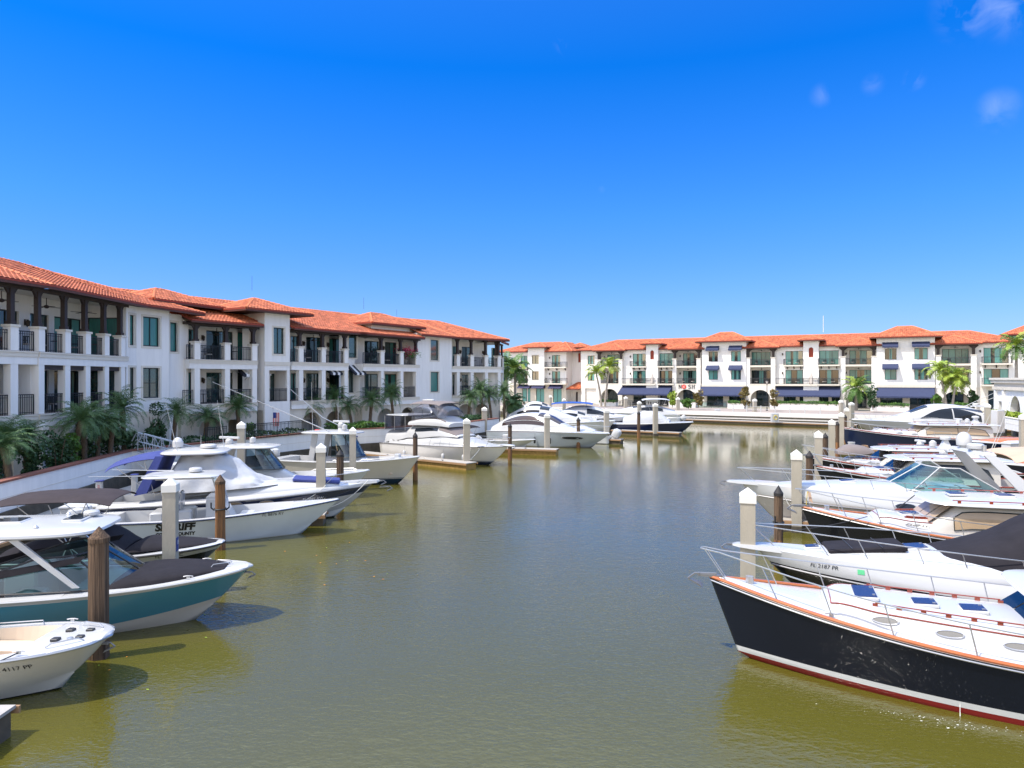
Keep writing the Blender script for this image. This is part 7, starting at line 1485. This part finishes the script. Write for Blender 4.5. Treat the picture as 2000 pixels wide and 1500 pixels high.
def palm(name,H_,Lf,nf,label,cat='palm tree',leaf='leaf_palm',trunk='trunk',r0=.16,lean=(0,0),ll=.42,nl=22,droop=1.5,el=(1.35,-.3),boots=True,loc=(0,0,0),group=None,stems=1,shaft=False,lw=.035,yel=0,z0=0):
    root=empty(name,loc,random.uniform(0,6.28),label,cat,group); cr=MB(leaf); tops=[]
    for s_ in range(stems):
        a=2*PI*s_/max(1,stems)+.6; off_=(0 if stems==1 else .35); h=H_*(1-.16*s_); lx,ly=lean[0]+(.9*math.cos(a) if stems>1 else 0),lean[1]+(.9*math.sin(a) if stems>1 else 0)
        base=Vector((off_*math.cos(a),off_*math.sin(a),-.05)); top=base+Vector((lx,ly,h)); n=12; pts=[];rr=[]
        for i in range(n+1):
            k=i/n; pts.append(Vector((base.x+lx*k**1.6,base.y+ly*k**1.6,base.z+h*k))); rr.append(r0*(1.25-.45*k if not boots else 1.0+.25*math.sin(k*PI)+(.35 if k>.8 else 0))*(1+.07*(i%2)))
        m=MB(trunk); m.tube(pts,rr,n=9)
        if boots:
            for i in range(60):
                k=.35+.62*i/60; q=Vector((base.x+lx*k**1.6,base.y+ly*k**1.6,base.z+h*k)); an=i*2.4; o=Vector((math.cos(an),math.sin(an),0)); r=r0*1.1; m.add([q+o*r*.8+o.cross(Vector((0,0,1)))*.04,q+o*r*.8-o.cross(Vector((0,0,1)))*.04,q+o*(r+.09)+Vector((0,0,.12))],[(0,1,2)])
        m.build('trunk',root,ang=60)
        if shaft: m=MB('leaf_hedge'); m.tube([top-Vector((0,0,.1)),top+Vector((0,0,.75))],[r0*.9,r0*.55],n=8); m.build('crown_shaft',root); top=top+Vector((0,0,.6))
        tops.append(top)
        for i in range(nf):
            k=i/nf; az=i*2.39996+random.uniform(-.2,.2); e0=el[0]+(el[1]-el[0])*k**.9+random.uniform(-.12,.12)
            frond(cr,top+Vector((0,0,.05)),az,e0,Lf*random.uniform(.82,1.1),droop*random.uniform(.8,1.2),leaf if random.random()>yel else 'leaf_yellow',nl=nl,ll=ll,lw=lw)
    cr.build('crown',root,smooth=False); return root
def leafmass(mb,fn,n,sz=.09,m='leaf_hedge'):
    for i in range(n):
        p=Vector(fn()); a=Vector((random.gauss(0,1),random.gauss(0,1),random.gauss(0,1))).normalized(); b=a.cross(Vector((random.gauss(0,1),random.gauss(0,1),random.gauss(0,1)))).normalized(); s_=sz*random.uniform(.6,1.3)
        mb.add([p-a*s_*.5,p+b*s_*.45,p+a*s_*.9,p-b*s_*.45],[(0,1,2,3)],m)
def hedge(A,B,w,z1,label,leaf,h=.45,n=None,sz=.10,d0=None):
    f=Fr(A,B); root=empty('hedge',(A[0],A[1],z1),0,label,'hedge'); f=Fr(A,B,root); mb=f.mb(leaf); L_=f.L
    def g():
        u=random.uniform(0,L_); k=random.random(); top=h*(.85+.12*math.sin(u*2.1)+.1*random.random())
        if k<.5: return (u,random.uniform(-w,0),z1+top)
        if k<.85: return (u,random.uniform(-.06,.08),z1+random.uniform(.0,top))
        return (u,random.uniform(-w,0),z1+random.uniform(0,top))
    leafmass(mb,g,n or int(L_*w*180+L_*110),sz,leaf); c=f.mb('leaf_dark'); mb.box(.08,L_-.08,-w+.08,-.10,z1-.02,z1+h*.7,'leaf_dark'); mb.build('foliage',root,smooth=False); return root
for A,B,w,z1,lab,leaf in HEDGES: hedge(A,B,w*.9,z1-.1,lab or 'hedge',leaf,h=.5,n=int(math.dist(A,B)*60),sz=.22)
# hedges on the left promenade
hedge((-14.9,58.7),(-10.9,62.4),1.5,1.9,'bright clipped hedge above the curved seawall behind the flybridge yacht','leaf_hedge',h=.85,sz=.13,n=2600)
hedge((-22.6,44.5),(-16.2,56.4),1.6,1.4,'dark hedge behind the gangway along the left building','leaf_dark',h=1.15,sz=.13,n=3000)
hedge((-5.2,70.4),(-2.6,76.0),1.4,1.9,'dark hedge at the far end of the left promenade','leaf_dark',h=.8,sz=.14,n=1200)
def bush(x,y,z,r,h,label,leaf='leaf_dark',n=900,sz=.13,name='shrub'):
    root=empty(name,(x,y,z),0,label,'shrub'); mb=MB(leaf)
    bl=[(random.uniform(-.45,.45)*r,random.uniform(-.45,.45)*r,random.uniform(.15,.95)*h,random.uniform(.35,.6)*r) for _ in range(9)]
    def g():
        c=random.choice(bl); v=Vector((random.gauss(0,1),random.gauss(0,1),random.gauss(0,.9))).normalized()*c[3]*random.uniform(.7,1.08); return (c[0]+v.x,c[1]+v.y,max(.02,c[2]+v.z))
    leafmass(mb,g,n,sz,leaf); mb.build('foliage',root,smooth=False); m=MB('trunk')
    for k in range(4): a=k*1.6; m.tube([(0,0,-.05),(.2*math.cos(a),.2*math.sin(a),h*.4),(.5*r*math.cos(a),.5*r*math.sin(a),h*.75)],[.04,.03,.015],n=5)
    m.build('stem',root); return root
for i,(px,Z,r,h,lab,lf) in enumerate(((-28,31.6,1.0,2.0,'dark bush cut off at the left edge',0),(62,34.2,.9,1.9,'low dark bush under the nearest palms',0),(112,36.0,.8,2.6,'dark climbing shrub on the column left of the small arch',0),(131,36.8,.7,2.2,'narrow green shrub right of the small arch',1),(176,39.6,.9,2.5,'dense dark shrub among the middle of the near palms',0),(222,41.8,.9,2.6,'dark leafy shrub under the rightmost near palm',0),(250,43.0,.8,1.7,'low dark shrub at the seawall corner',0),(303,46.5,.75,3.4,'tall narrow dark shrub by the blank wall of the left building',0),(293,44.4,.9,1.5,'low spreading shrub at the foot of the tall narrow one',0),(488,54.3,.6,1.5,'small round green shrub beside the terrace railing',1))):
    p=PZ(px,Z); bush(p.x,p.y,LZ,r,h,lab,'leaf_hedge' if lf else 'leaf_dark',n=1300 if i<8 else 600)
# date palms: five trees are modelled, the others are copies of them
DG='date palms along the left promenade'
spots=[(-6,33.0,2.4,'drooping date palm cut off by the left edge'),(20,31.5,2.1,'low date palm at far left, nearest the camera'),(52,34.4,2.3,'date palm second from the left edge, crown against the white columns'),(143,37.6,2.9,'tallest near date palm with shaggy brown trunk left of the middle shrubs'),(166,38.9,2.7,'date palm with bright green crown in the middle of the near group'),(190,40.0,2.6,'date palm just right of the bright green crown'),(214,40.6,2.3,'short leaning date palm in the near group, right of centre'),(243,43.0,3.3,'date palm whose crown spreads over the double window wall'),(337,48.0,2.8,'date palm left of the first dark arch'),(400,51.5,2.3,'smaller date palm inside the first dark arch'),(467,54.6,2.9,'date palm beside the slender pier left of the terrace railing'),
(612,62.3,2.7,'date palm in front of the arch right of the terrace railing'),(661,64.2,3.3,'date palm with pale lit crown left of the bright hedge'),(688,65.4,2.6,'date palm at the left end of the bright hedge'),(722,66.3,3.0,'date palm with dense dark crown above the bright hedge'),(769,68.5,3.6,'bright green date palm before the arch left of the flybridge yacht'),(914,77.5,3.0,'date palm at the far end of the left building, first of four'),(944,79.5,3.8,'date palm at the far end of the left building, second of four'),(960,80.5,3.2,'date palm at the far end of the left building, third of four'),(985,82.0,3.5,'date palm at the far end of the left building, last of four')]
protos=[]
for i,(px,Z,h,lab) in enumerate(spots):
    p=PZ(px,Z); p.z=LZ+.05
    if i<5 and i!=1 or i==1: protos.append(palm('date_palm',2.5,1.5,40,lab,loc=tuple(p),group=DG,r0=.11,lean=(random.uniform(-.35,.35),random.uniform(-.35,.35)),droop=1.55,ll=.36,nl=20)) if i<5 else None
    if i<5:
        protos[-1].scale=(1,1,h/2.6); protos[-1]['group']=DG
    else:
        r=copy_tree(protos[i%5],loc=tuple(p),rz=random.uniform(0,6.28),label=lab,sc=(random.uniform(.95,1.1)*(1 if Z<60 else 1.0),)*2+(h/2.6,))
# far palms
def fp(px,Z,H_,Lf,nf,lab,**k):
    p=PZ(px,Z); return palm(k.pop('name','coconut_palm'),H_,Lf,nf,lab,loc=(p.x,p.y,LZ),boots=False,trunk='trunk_pale',ll=.85,nl=20,lw=.13,droop=k.pop('droop',1.7),**k)
fp(1178,128,6.6,2.6,17,'yellow-green twin palm in front of the left balconies of the far building',leaf='leaf_yellow',stems=2,r0=.16,shaft=True,yel=.3,el=(1.4,-.2))
fp(1672,112,3.6,2.9,26,'short bushy palm with drooping yellow fronds between the awnings',leaf='leaf_hedge',r0=.2,yel=.45,el=(1.4,-.6),name='short_palm')
fp(1856,98,5.6,2.4,16,'triple-stemmed yellow palm in front of the right arch',leaf='leaf_yellow',stems=3,r0=.13,shaft=True,yel=.5)
fp(1985,92,8.6,3.0,24,'tall palm with a full green crown at the right edge',leaf='leaf_hedge',r0=.19,shaft=True,yel=.35,el=(1.4,-.5))
fp(1006,92,6.2,2.6,24,'tall palm with drooping fronds just past the left building end',leaf='leaf_hedge',r0=.16,yel=.2,el=(1.4,-.6)); fp(990,96,6.6,2.6,24,'dark tall palm overlapping the left building end',leaf='leaf_palm',r0=.16,el=(1.4,-.6)); fp(1003,86,2.2,1.7,26,'low dark palm at the water corner beyond the left building',leaf='leaf_palm',r0=.16,el=(1.4,-.6),name='short_palm')
for px,Z,h,r,lab,lf in ((1313,116,3.0,1.0,'yellowish climbing shrub left of the restaurant arch','leaf_yellow'),(1364,115,2.8,.9,'climbing shrub with orange leaves right of the restaurant arch','leaf_autumn'),(1455,112,3.2,.9,'reddish climbing shrub left of the third far arch','leaf_autumn'),(1512,110,3.0,.8,'brown-red climbing shrub right of the third far arch','leaf_autumn'),(1705,106,3.2,1.2,'dark clipped shrub right of the short bushy palm','leaf_dark'),(1829,99,2.6,.8,'small climbing shrub at the left foot of the right arch','leaf_hedge'),(1901,98,3.2,.8,'tall narrow climbing shrub at the right foot of the right arch','leaf_dark'),(1340,116,1.3,.9,'leafy bright green bush in the planter under the restaurant arch','leaf_hedge')):
    p=PZ(px,Z); bush(p.x,p.y,LZ+.4,r,h,lab,lf,n=420,sz=.3)
# ------------------------------------------------------------ street and dock furniture
def lamp(px,Z,h,label):
    p=PZ(px,Z); r=empty('street_lamp',(p.x,p.y,LZ),0,label,'street lamp'); m=MB('rail_metal'); m.lathe((0,0,0),[(.18,0),(.18,.1),(.10,.2),(.06,.6),(.05,h-.5)],n=10); m.build('post',r)
    m=MB('rail_metal'); m.lathe((0,0,h-.5),[(.05,0),(.16,.08),(.17,.12)],n=8); m.lathe((0,0,h+.0),[(.2,0),(.15,.1),(.02,.22)],n=8); m.build('lantern_frame',r); m=MB('cushion'); m.lathe((0,0,h-.38),[(.10,0),(.14,.05),(.16,.36)],n=8); m.build('lantern_glass',r)
lamp(1972,80,4.8,'dark street lamp beside the pavilion at right'); lamp(1498,112,4.6,'dark street lamp in front of the third far arch')
# gangway
A,B=Vector((-21.9,42.0,2.25)),Vector((-19.2,44.7,.95)); gw=empty('gangway',(A.x,A.y,0),0,'grey aluminium truss gangway sloping from the seawall corner to the dock','gangway'); O=Vector((A.x,A.y,0)); A-=O;B-=O
s_=(B-A).cross(Vector((0,0,1))).normalized()*.55; m=MB('alu'); m.hexa([A-s_-Vector((0,0,.1)),B-s_-Vector((0,0,.1)),B+s_-Vector((0,0,.1)),A+s_-Vector((0,0,.1)),A-s_,B-s_,B+s_,A+s_]); m.build('walkway',gw,smooth=False)
for sg in (1,-1):
    m=MB('alu'); up=Vector((0,0,1.05)); m.tube([A+s_*sg+Vector((-.35,0,.55)),A+s_*sg+up*.95+Vector((-.1,0,0)),A+s_*sg+up,B+s_*sg+up,B+s_*sg+up*.95+Vector((.1,0,0)),B+s_*sg+Vector((.25,0,.5))],.035,n=6); m.tube([A+s_*sg+up*.5,B+s_*sg+up*.5],.022,n=5)
    n=8
    for i in range(n+1): p=A.lerp(B,i/n)+s_*sg; m.tube([p,p+up],.022,n=4)
    for i in range(n): p=A.lerp(B,i/n)+s_*sg; q=A.lerp(B,(i+1)/n)+s_*sg; m.tube([p if i%2 else p+up,q+up if i%2 else q],.018,n=4)
    m.build('side_truss',gw)
# terrace railings on the left
def fence(A,B,z,h,label,step=.14): r=empty('metal_railing',(A[0],A[1],z),0,label,'railing'); f=Fr(A,B,r); railing(f,0,f.L,0,z,h=h,step=step,root=r,name='rail_panel')
fence((-20.2,46.9),(-19.4,48.4),2.2,1.1,'short dark railing panel on the seawall by the slender pier'); fence((-18.9,49.8),(-15.6,56.5),2.2,1.1,'long dark metal railing on the terrace behind the moored centre consoles'); fence((-1.35,77.2),(-1.5,82),1.75,1.1,'dark railing at the water corner of the left building')
# dock boxes, pedestals, sign
def dockbox(x,y,rz,label,s=1.0): 
    r=empty('dock_box',(x,y,.46),rz,label,'dock box'); m=MB('gel_white'); m.bbox(-.75*s,.75*s,-.32*s,.32*s,0,.5*s,.04); m.build('body',r); m=MB('gel_white'); m.rings([[(-a,-b,z),(a,-b,z),(a,b,z),(-a,b,z)] for a,b,z in ((.80*s,.37*s,.501*s),(.80*s,.37*s,.56*s),(.5*s,.06*s,.70*s))],cap=True); m.build('lid',r,smooth=False)
dockbox(-19.3,27.4,1.5,'white dock box behind the dark sun canopy'); dockbox(-18.6,30.8,.2,'white dock box with pitched lid beside the fire cabinet post'); dockbox(-19.3,38.5,1.3,'white dock box under the blue canopy near the gangway'); dockbox(41.8,59.2,.3,'white dock box on the far right dock near the launches',1.3)
def pedestal(x,y,label,h=1.15,red=False):
    r=empty('power_pedestal',(x,y,.46),.2,label,'pedestal'); m=MB('gel_white'); m.bbox(-.13,.13,-.11,.11,0,h,.03); m.build('body',r); m=MB('canvas_blue'); m.bbox(-.17,.17,-.15,.15,h,h+.05,.02); m.build('cap',r)
    if red: m=MB('red'); text_mesh(m,'FIRE',.10,lambda a,b:(-.05+b,-.118,h-.15-a),'red'); m.build('lettering',r,smooth=False)
pedestal(-18.9,32.6,'white fire extinguisher post with red lettering on the left dock',1.35,True); pedestal(-19.2,36.2,'white power pedestal on the left dock beyond the fire post'); pedestal(-13.2,60.2,'white power pedestal by the seawall left of the flybridge yacht'); pedestal(43.0,58.2,'white power pedestal at the far right dock')
cbx=empty('utility_cabinet',(45.2,66.2,1.5),.4,'tall white utility cabinet beside the wide pale pile at far right','cabinet'); m=MB('gel_white'); m.bbox(-.55,.55,-.3,.3,0,2.1,.03); m.build('body',cbx); m=MB('trim'); m.box(-.5,-.02,-.312,-.301,.1,2.0); m.box(.02,.5,-.312,-.301,.1,2.0); m.build('door_panel',cbx,smooth=False)
for px,Z,lab in ((1401,108.5,'white life-ring stand on the far dock near the orange outboard'),):
    p=PZ(px,Z); r=empty('pump_cabinet',(p.x,p.y,.42),0,'small white cabinet with amber front on the far dock','cabinet'); m=MB('gel_white'); m.bbox(-.4,.4,-.3,.3,0,1.5,.05); m.build('body',r); m=MB('yellow'); m.box(-.25,.25,-.315,-.301,.3,1.0); m.build('front_panel',r,smooth=False)
p=PZ(1541,99.5); r=empty('pump_cabinet',(p.x-2,p.y,.42),0,'white cabinet with yellow hose reel at the left end of the far dock railing','cabinet'); m=MB('gel_white'); m.bbox(-.5,.5,-.3,.3,0,1.3,.05); m.build('body',r); m=MB('yellow'); m.tube([(.25*math.cos(t),-.33,.7+.3*math.sin(t)) for t in np.linspace(0,2*PI,12)],.05,n=5); m.build('hose_reel',r)
# bucket and coiled rope on the dock by the navy yacht
q=PZ(1660,62.3); r=empty('bucket',(q.x-.3,61.4,.50),0,'white bucket standing on the dock below the navy yacht','bucket'); m=MB('gel_white'); m.lathe((0,0,0),[(.22,0),(.28,.5),(.31,.5),(.31,.56),(.2,.56)],n=14); m.build('pail',r); m=MB('steel'); m.tube([(-.3,0,.5),(-.2,-.2,.4),(0,-.3,.35),(.2,-.2,.4),(.3,0,.5)],.012,n=4); m.build('handle',r)
m=MB('teak_deck'); m.tube([(q.x+.75+.35*math.cos(t)*(1-t/60),61.2+.3*math.sin(t)*(1-t/60),.53+t*.012) for t in np.linspace(0,22,60)],.03,n=5); tag(m.build('rope_coil'),'coil of tan rope beside the white bucket','rope')
# flag on the terrace
p=Vector((-20.0,54.2,LZ)); p=Vector(PZ(533,58)); fl=empty('flag',(p.x,p.y,LZ+.6),0,'small stars and stripes flag hanging on the left terrace','flag'); m=MB('gel_white'); m.tube([(0,0,0),(0,0,2.0)],.025,n=5); m.lathe((0,0,2.0),[(.05,0),(.06,.05),(.01,.1)],n=8); m.build('pole',fl)
m=MB('stripe_white')
for i in range(7): x=.02+i*.07; m.box(x,x+.07,-.01,.01,.55,1.65,'red' if i%2==0 else 'stripe_white')
m.build('cloth',fl,smooth=False); m=MB('flag_blue'); m.box(.02,.28,-.018,.018,1.2,1.66); m.build('canton',fl,smooth=False)
# mooring lines
def line(a,b,label,m='rope_white',sag=.25,r=.014):
    a,b=Vector(a),Vector(b); pts=[a.lerp(b,i/10)-Vector((0,0,sag*4*(i/10)*(1-i/10))) for i in range(11)]; mb=MB(m); mb.tube(pts,r,n=5); tag(mb.build('mooring_line'),label,'rope')
def bp(b_,p): return b_.matrix_basis@Vector(p)
line(bp(q5,(9.4,-1.0,1.65)),bp(q5,(7.6,-1.75,.95)),'white line running down the bow of the canvas-wrapped cruiser'); line(bp(q5,(11.3,-.35,1.75)),(PZ(627,32.5).x+.2,32.5,.6),'white line from the canvas-wrapped cruiser bow down to the dock')
line(bp(q8,(11.6,-1.0,1.8)),(PZ(918,52.0).x,52.0,.6),'white line from the flybridge yacht bow to the dock pile',sag=.1,r=.02)
line(bp(q1,K1.sheerpt(5.9,-1,.1,.08)),(bp(q1,(3.2,-2.6,.25))),'dark line slanting from the open bowrider down to the corner dock','rope_dark',sag=.05)
line(bp(q3,(5.6,-.9,.98)),(PZ(340,21.5).x,21.6,.9),'dark line from the covered runabout to the tall pale pile','rope_dark',sag=.1); line(bp(b4,(8.6,2.15,1.95)),bp(b4,(10.9,3.2,.6)),'dark line across the taupe hull of the long white cruiser','rope_dark',sag=.05,r=.02)
line(bp(b2,(5.3,1.75,1.45)),bp(b2,(8.0,2.6,.3)),'dark line from the second boat cleat toward the nearest yacht','rope_dark',sag=.05); line((PZ(811,45.7).x,45.6,1.3),bp(q7,(10.6,-.5,1.7)),'pink-white line tied between the bow and the dark pile behind it',sag=.05)
# ------------------------------------------------------------ balcony furniture: one chair and one table modelled, then copied
def make_chair(name,m1):
    r=empty(name,(0,0,0),0,'x','chair'); mb=MB(m1)
    for x in (-.24,.24):
        for y in (-.24,.24): mb.tube([(x,y,0),(x,y,.42 if y>0 else .85)],.02,n=4)
        mb.tube([(x,-.24,.62),(x,.24,.62)],.02,n=4); 
    mb.build('chair_frame',r); m=MB('cushion'); m.bbox(-.25,.25,-.24,.26,.38,.46,.02); m.build('seat',r); m=MB(m1); 
    for i in range(5): m.box(-.2+i*.09,-.16+i*.09,-.26,-.235,.46,.84)
    m.box(-.25,.25,-.265,-.235,.82,.88); m.build('backrest',r,smooth=False); return r
def make_table(m1):
    r=empty('patio_table',(0,0,0),0,'x','table'); m=MB(m1); m.lathe((0,0,.68),[(.4,0),(.42,.02),(.4,.04)],n=14); m.build('table_top',r); m=MB(m1); m.lathe((0,0,0),[(.25,0),(.22,.03),(.04,.06),(.04,.68)],n=8); m.build('pedestal',r); return r
ch=make_chair('patio_chair','chair_dark'); tb=make_table('chair_dark'); first=[True,True]
def put(proto,i,loc,rz,label,grp):
    if first[i]: proto.location=loc; proto.rotation_euler=(0,0,rz); proto['label']=label; proto['group']=grp; first[i]=False; return proto
    c=copy_tree(proto,loc=loc,rz=rz,label=label); c['group']=grp; return c
A_=math.atan2
BAY={1172:'corner balcony behind the twin palm',1217:'balcony left of the first slim tower',1285:'balcony right of the first slim tower',1319:'balcony above the red-logo sign',1462:'balcony above the third far arch',1513:'balcony left of the second slim tower',1599:'balcony right of the second slim tower',1647:'balcony above the short bushy palm',1832:'balcony above the triple-stemmed palm',1904:'balcony beside the tall right-edge palm',996:'leftmost annex balcony',1062:'annex balcony right of its small tower'}
for f,u,d,z,px0,sdn in FURN:
    p=f.w(u,d,z+.003); lv='third' if z==H3 else 'second'
    if p.x>70: continue
    an=math.atan2(f.u.y,f.u.x)+PI
    put(ch,0,(p.x,p.y,p.z),an+random.uniform(-.5,.5),'%s patio chair on the %s-floor %s'%(sdn,lv,BAY.get(px0,'balcony')),'patio chairs on the far %s-floor balconies'%lv)
for f,cols,nm in ((FA,ca,'near'),(FS,w1c,'first projecting'),(FS,w2c,'second projecting'),(FS,w3c,'third projecting'),(FE,ec,'end')):
    for k,(c0_,c1_) in enumerate(zip(cols,cols[1:])):
        for z,lv in ((G2,'second'),(G3,'third')):
            if (k+(z==G2))%2==0:
                for dx in (-.4,.4):
                    ORD=('first','second','third','fourth')[k]
                    p=f.w((c0_+c1_)/2+dx,-.9,z+.003); put(ch,0,(p.x,p.y,p.z),math.atan2(f.n.y,f.n.x)-PI/2+random.uniform(-.6,.6),'%s dark chair in the %s bay of the %s wing, %s floor'%('left' if dx<0 else 'right',ORD,nm,lv),'chairs on the %s-floor %s-wing balcony'%(lv,nm))
            else:
                p=f.w((c0_+c1_)/2,-.9,z+.003); put(tb,1,(p.x,p.y,p.z),0,'round dark table in the %s bay of the %s wing, %s floor'%(('first','second','third','fourth')[k],nm,lv),'tables on the %s-floor %s-wing balcony'%(lv,nm))
for k in range(6):      # dining tables on the restaurant terrace
    p=FH.w(FH.U(1216+k*15,7.0),7.0,LZ+.006); put(tb,1,(p.x,p.y,p.z),0,'%s dining table from the left under the left restaurant awning'%('first','second','third','fourth','fifth','sixth')[k],'dining tables under the left restaurant awning')
    for dx in (-.75,.75):
        p=FH.w(FH.U(1216+k*15,7.0)+dx,7.0,LZ+.006); put(ch,0,(p.x,p.y,p.z),an+(PI/2 if dx>0 else -PI/2),'%s chair at the %s dining table from the left under the restaurant awning'%('left' if dx<0 else 'right',('first','second','third','fourth','fifth','sixth')[k]),'dining chairs under the left restaurant awning')
# planters and wreath on the balconies
p=FS.w(Us(795),-.3,G3); r=empty('flower_pot',tuple(p),0,'pot of magenta flowers on the third-floor balcony beside the middle small tower','flowers'); mb=MB('flower')if 0 else MB('red')
mat('flower_pink',(.50,.02,.12),.6,var=.3,vs=8)
def g(): v=Vector((random.gauss(0,.5),random.gauss(0,.3),random.gauss(0,.25))); return (v.x,v.y,1.45+v.z)
mb=MB('flower_pink'); leafmass(mb,g,500,.10,'flower_pink'); mb.build('blossom',r,smooth=False)
def g(): v=Vector((random.gauss(0,.6),random.gauss(0,.25),random.gauss(0,.15))); return (v.x+.5,v.y,1.05+v.z)
mb=MB('leaf_hedge'); leafmass(mb,g,350,.10,'leaf_hedge'); mb.build('foliage',r,smooth=False); mb=MB('concrete'); mb.lathe((0,0,0),[(.2,0),(.28,.5),(.25,.5)],n=10); mb.build('pot',r)
p=FA.w(2.4,-2.55,G2+1.5); r=empty('wreath',tuple(p),0,'round dark wreath hanging on the near second-floor balcony wall','wreath'); mb=MB('teak_deck'); mb.tube([(.02,.30*math.cos(t),.30*math.sin(t)) for t in np.linspace(0,2*PI,16)],.07,n=6); mb.build('ring',r)
p=PZ(403,57.6); p=FS.w(Us(408),-1.0,G2); 

rnd=random.Random(12); m=MB('orange')
for i in range(46):
    cx,cy=rnd.choice(((-8.6,16.6),(-9.6,19.4),(-6,24),(-7.3,28)));x=cx+rnd.gauss(0,1.3); y=cy+rnd.gauss(0,1.5); r=rnd.uniform(.02,.045); a=rnd.uniform(0,6.28)
    m.add([(x+r*k1*math.cos(a)-r*k2*math.sin(a),y+r*k1*math.sin(a)+r*k2*math.cos(a),.008) for k1,k2 in ((1.3,0),(0,.6),(-1.3,0),(0,-.6))],[(0,1,2,3)],rnd.choice(('orange','leaf_autumn','leaf_yellow')))
tag(m.build('fallen_leaves',smooth=False),'small orange and brown leaves floating on the water',kind='stuff')

# low rail and posts along the far terrace edge
A_,B_=Vector((43.2,99.9)),Vector((33.0,106.6)); r=empty('terrace_railing',(A_.x,A_.y,LZ+.06),0,'pale low railing with posts on the far seawall left of the piles','railing'); fr_=Fr(tuple(B_),tuple(A_),r)
for z in (.5,.9): m=fr_.mb('gel_white'); m.box(0,fr_.L,-.42,-.38,LZ+z,LZ+z+.05); m.build('rail',r,smooth=False)
for k in range(7): m=fr_.mb('gel_white'); u=fr_.L*k/6; m.box(u-.06,u+.06,-.46,-.34,LZ+.06,LZ+1.05); m.build('post',r,smooth=False)
# more lines and gear on the right
line(bp(b3,(10.2,1.1,1.7)),(PZ(1520.5,24.6).x+.1,24.7,1.2),'thin line from the third yacht bow to the black pile','rope_dark',sag=.08); line(bp(b4,(13.6,.9,2.0)),(PZ(1555.5,30.2).x,30.1,.7),'white line from the long white cruiser bow to the dock end',sag=.12)
line(bp(b5,(10.5,.8,1.6)),(PZ(1598.5,41.3).x,41.1,1.0),'white line from the brown-railed yacht to the third pale pile',sag=.1)
for bb,HH,xs_,c_ in ((b3,H3b,(3.5,7.0),'fender_blue'),(b4,H4,(4.5,),'gel_white'),(b7,H7,(6.0,9.5),'fender_blue')):
    for x in xs_: q=HH.sheerpt(x,1,-.15); fender(bb,x,q[1],q[2]-.15,.13,.6,c_)
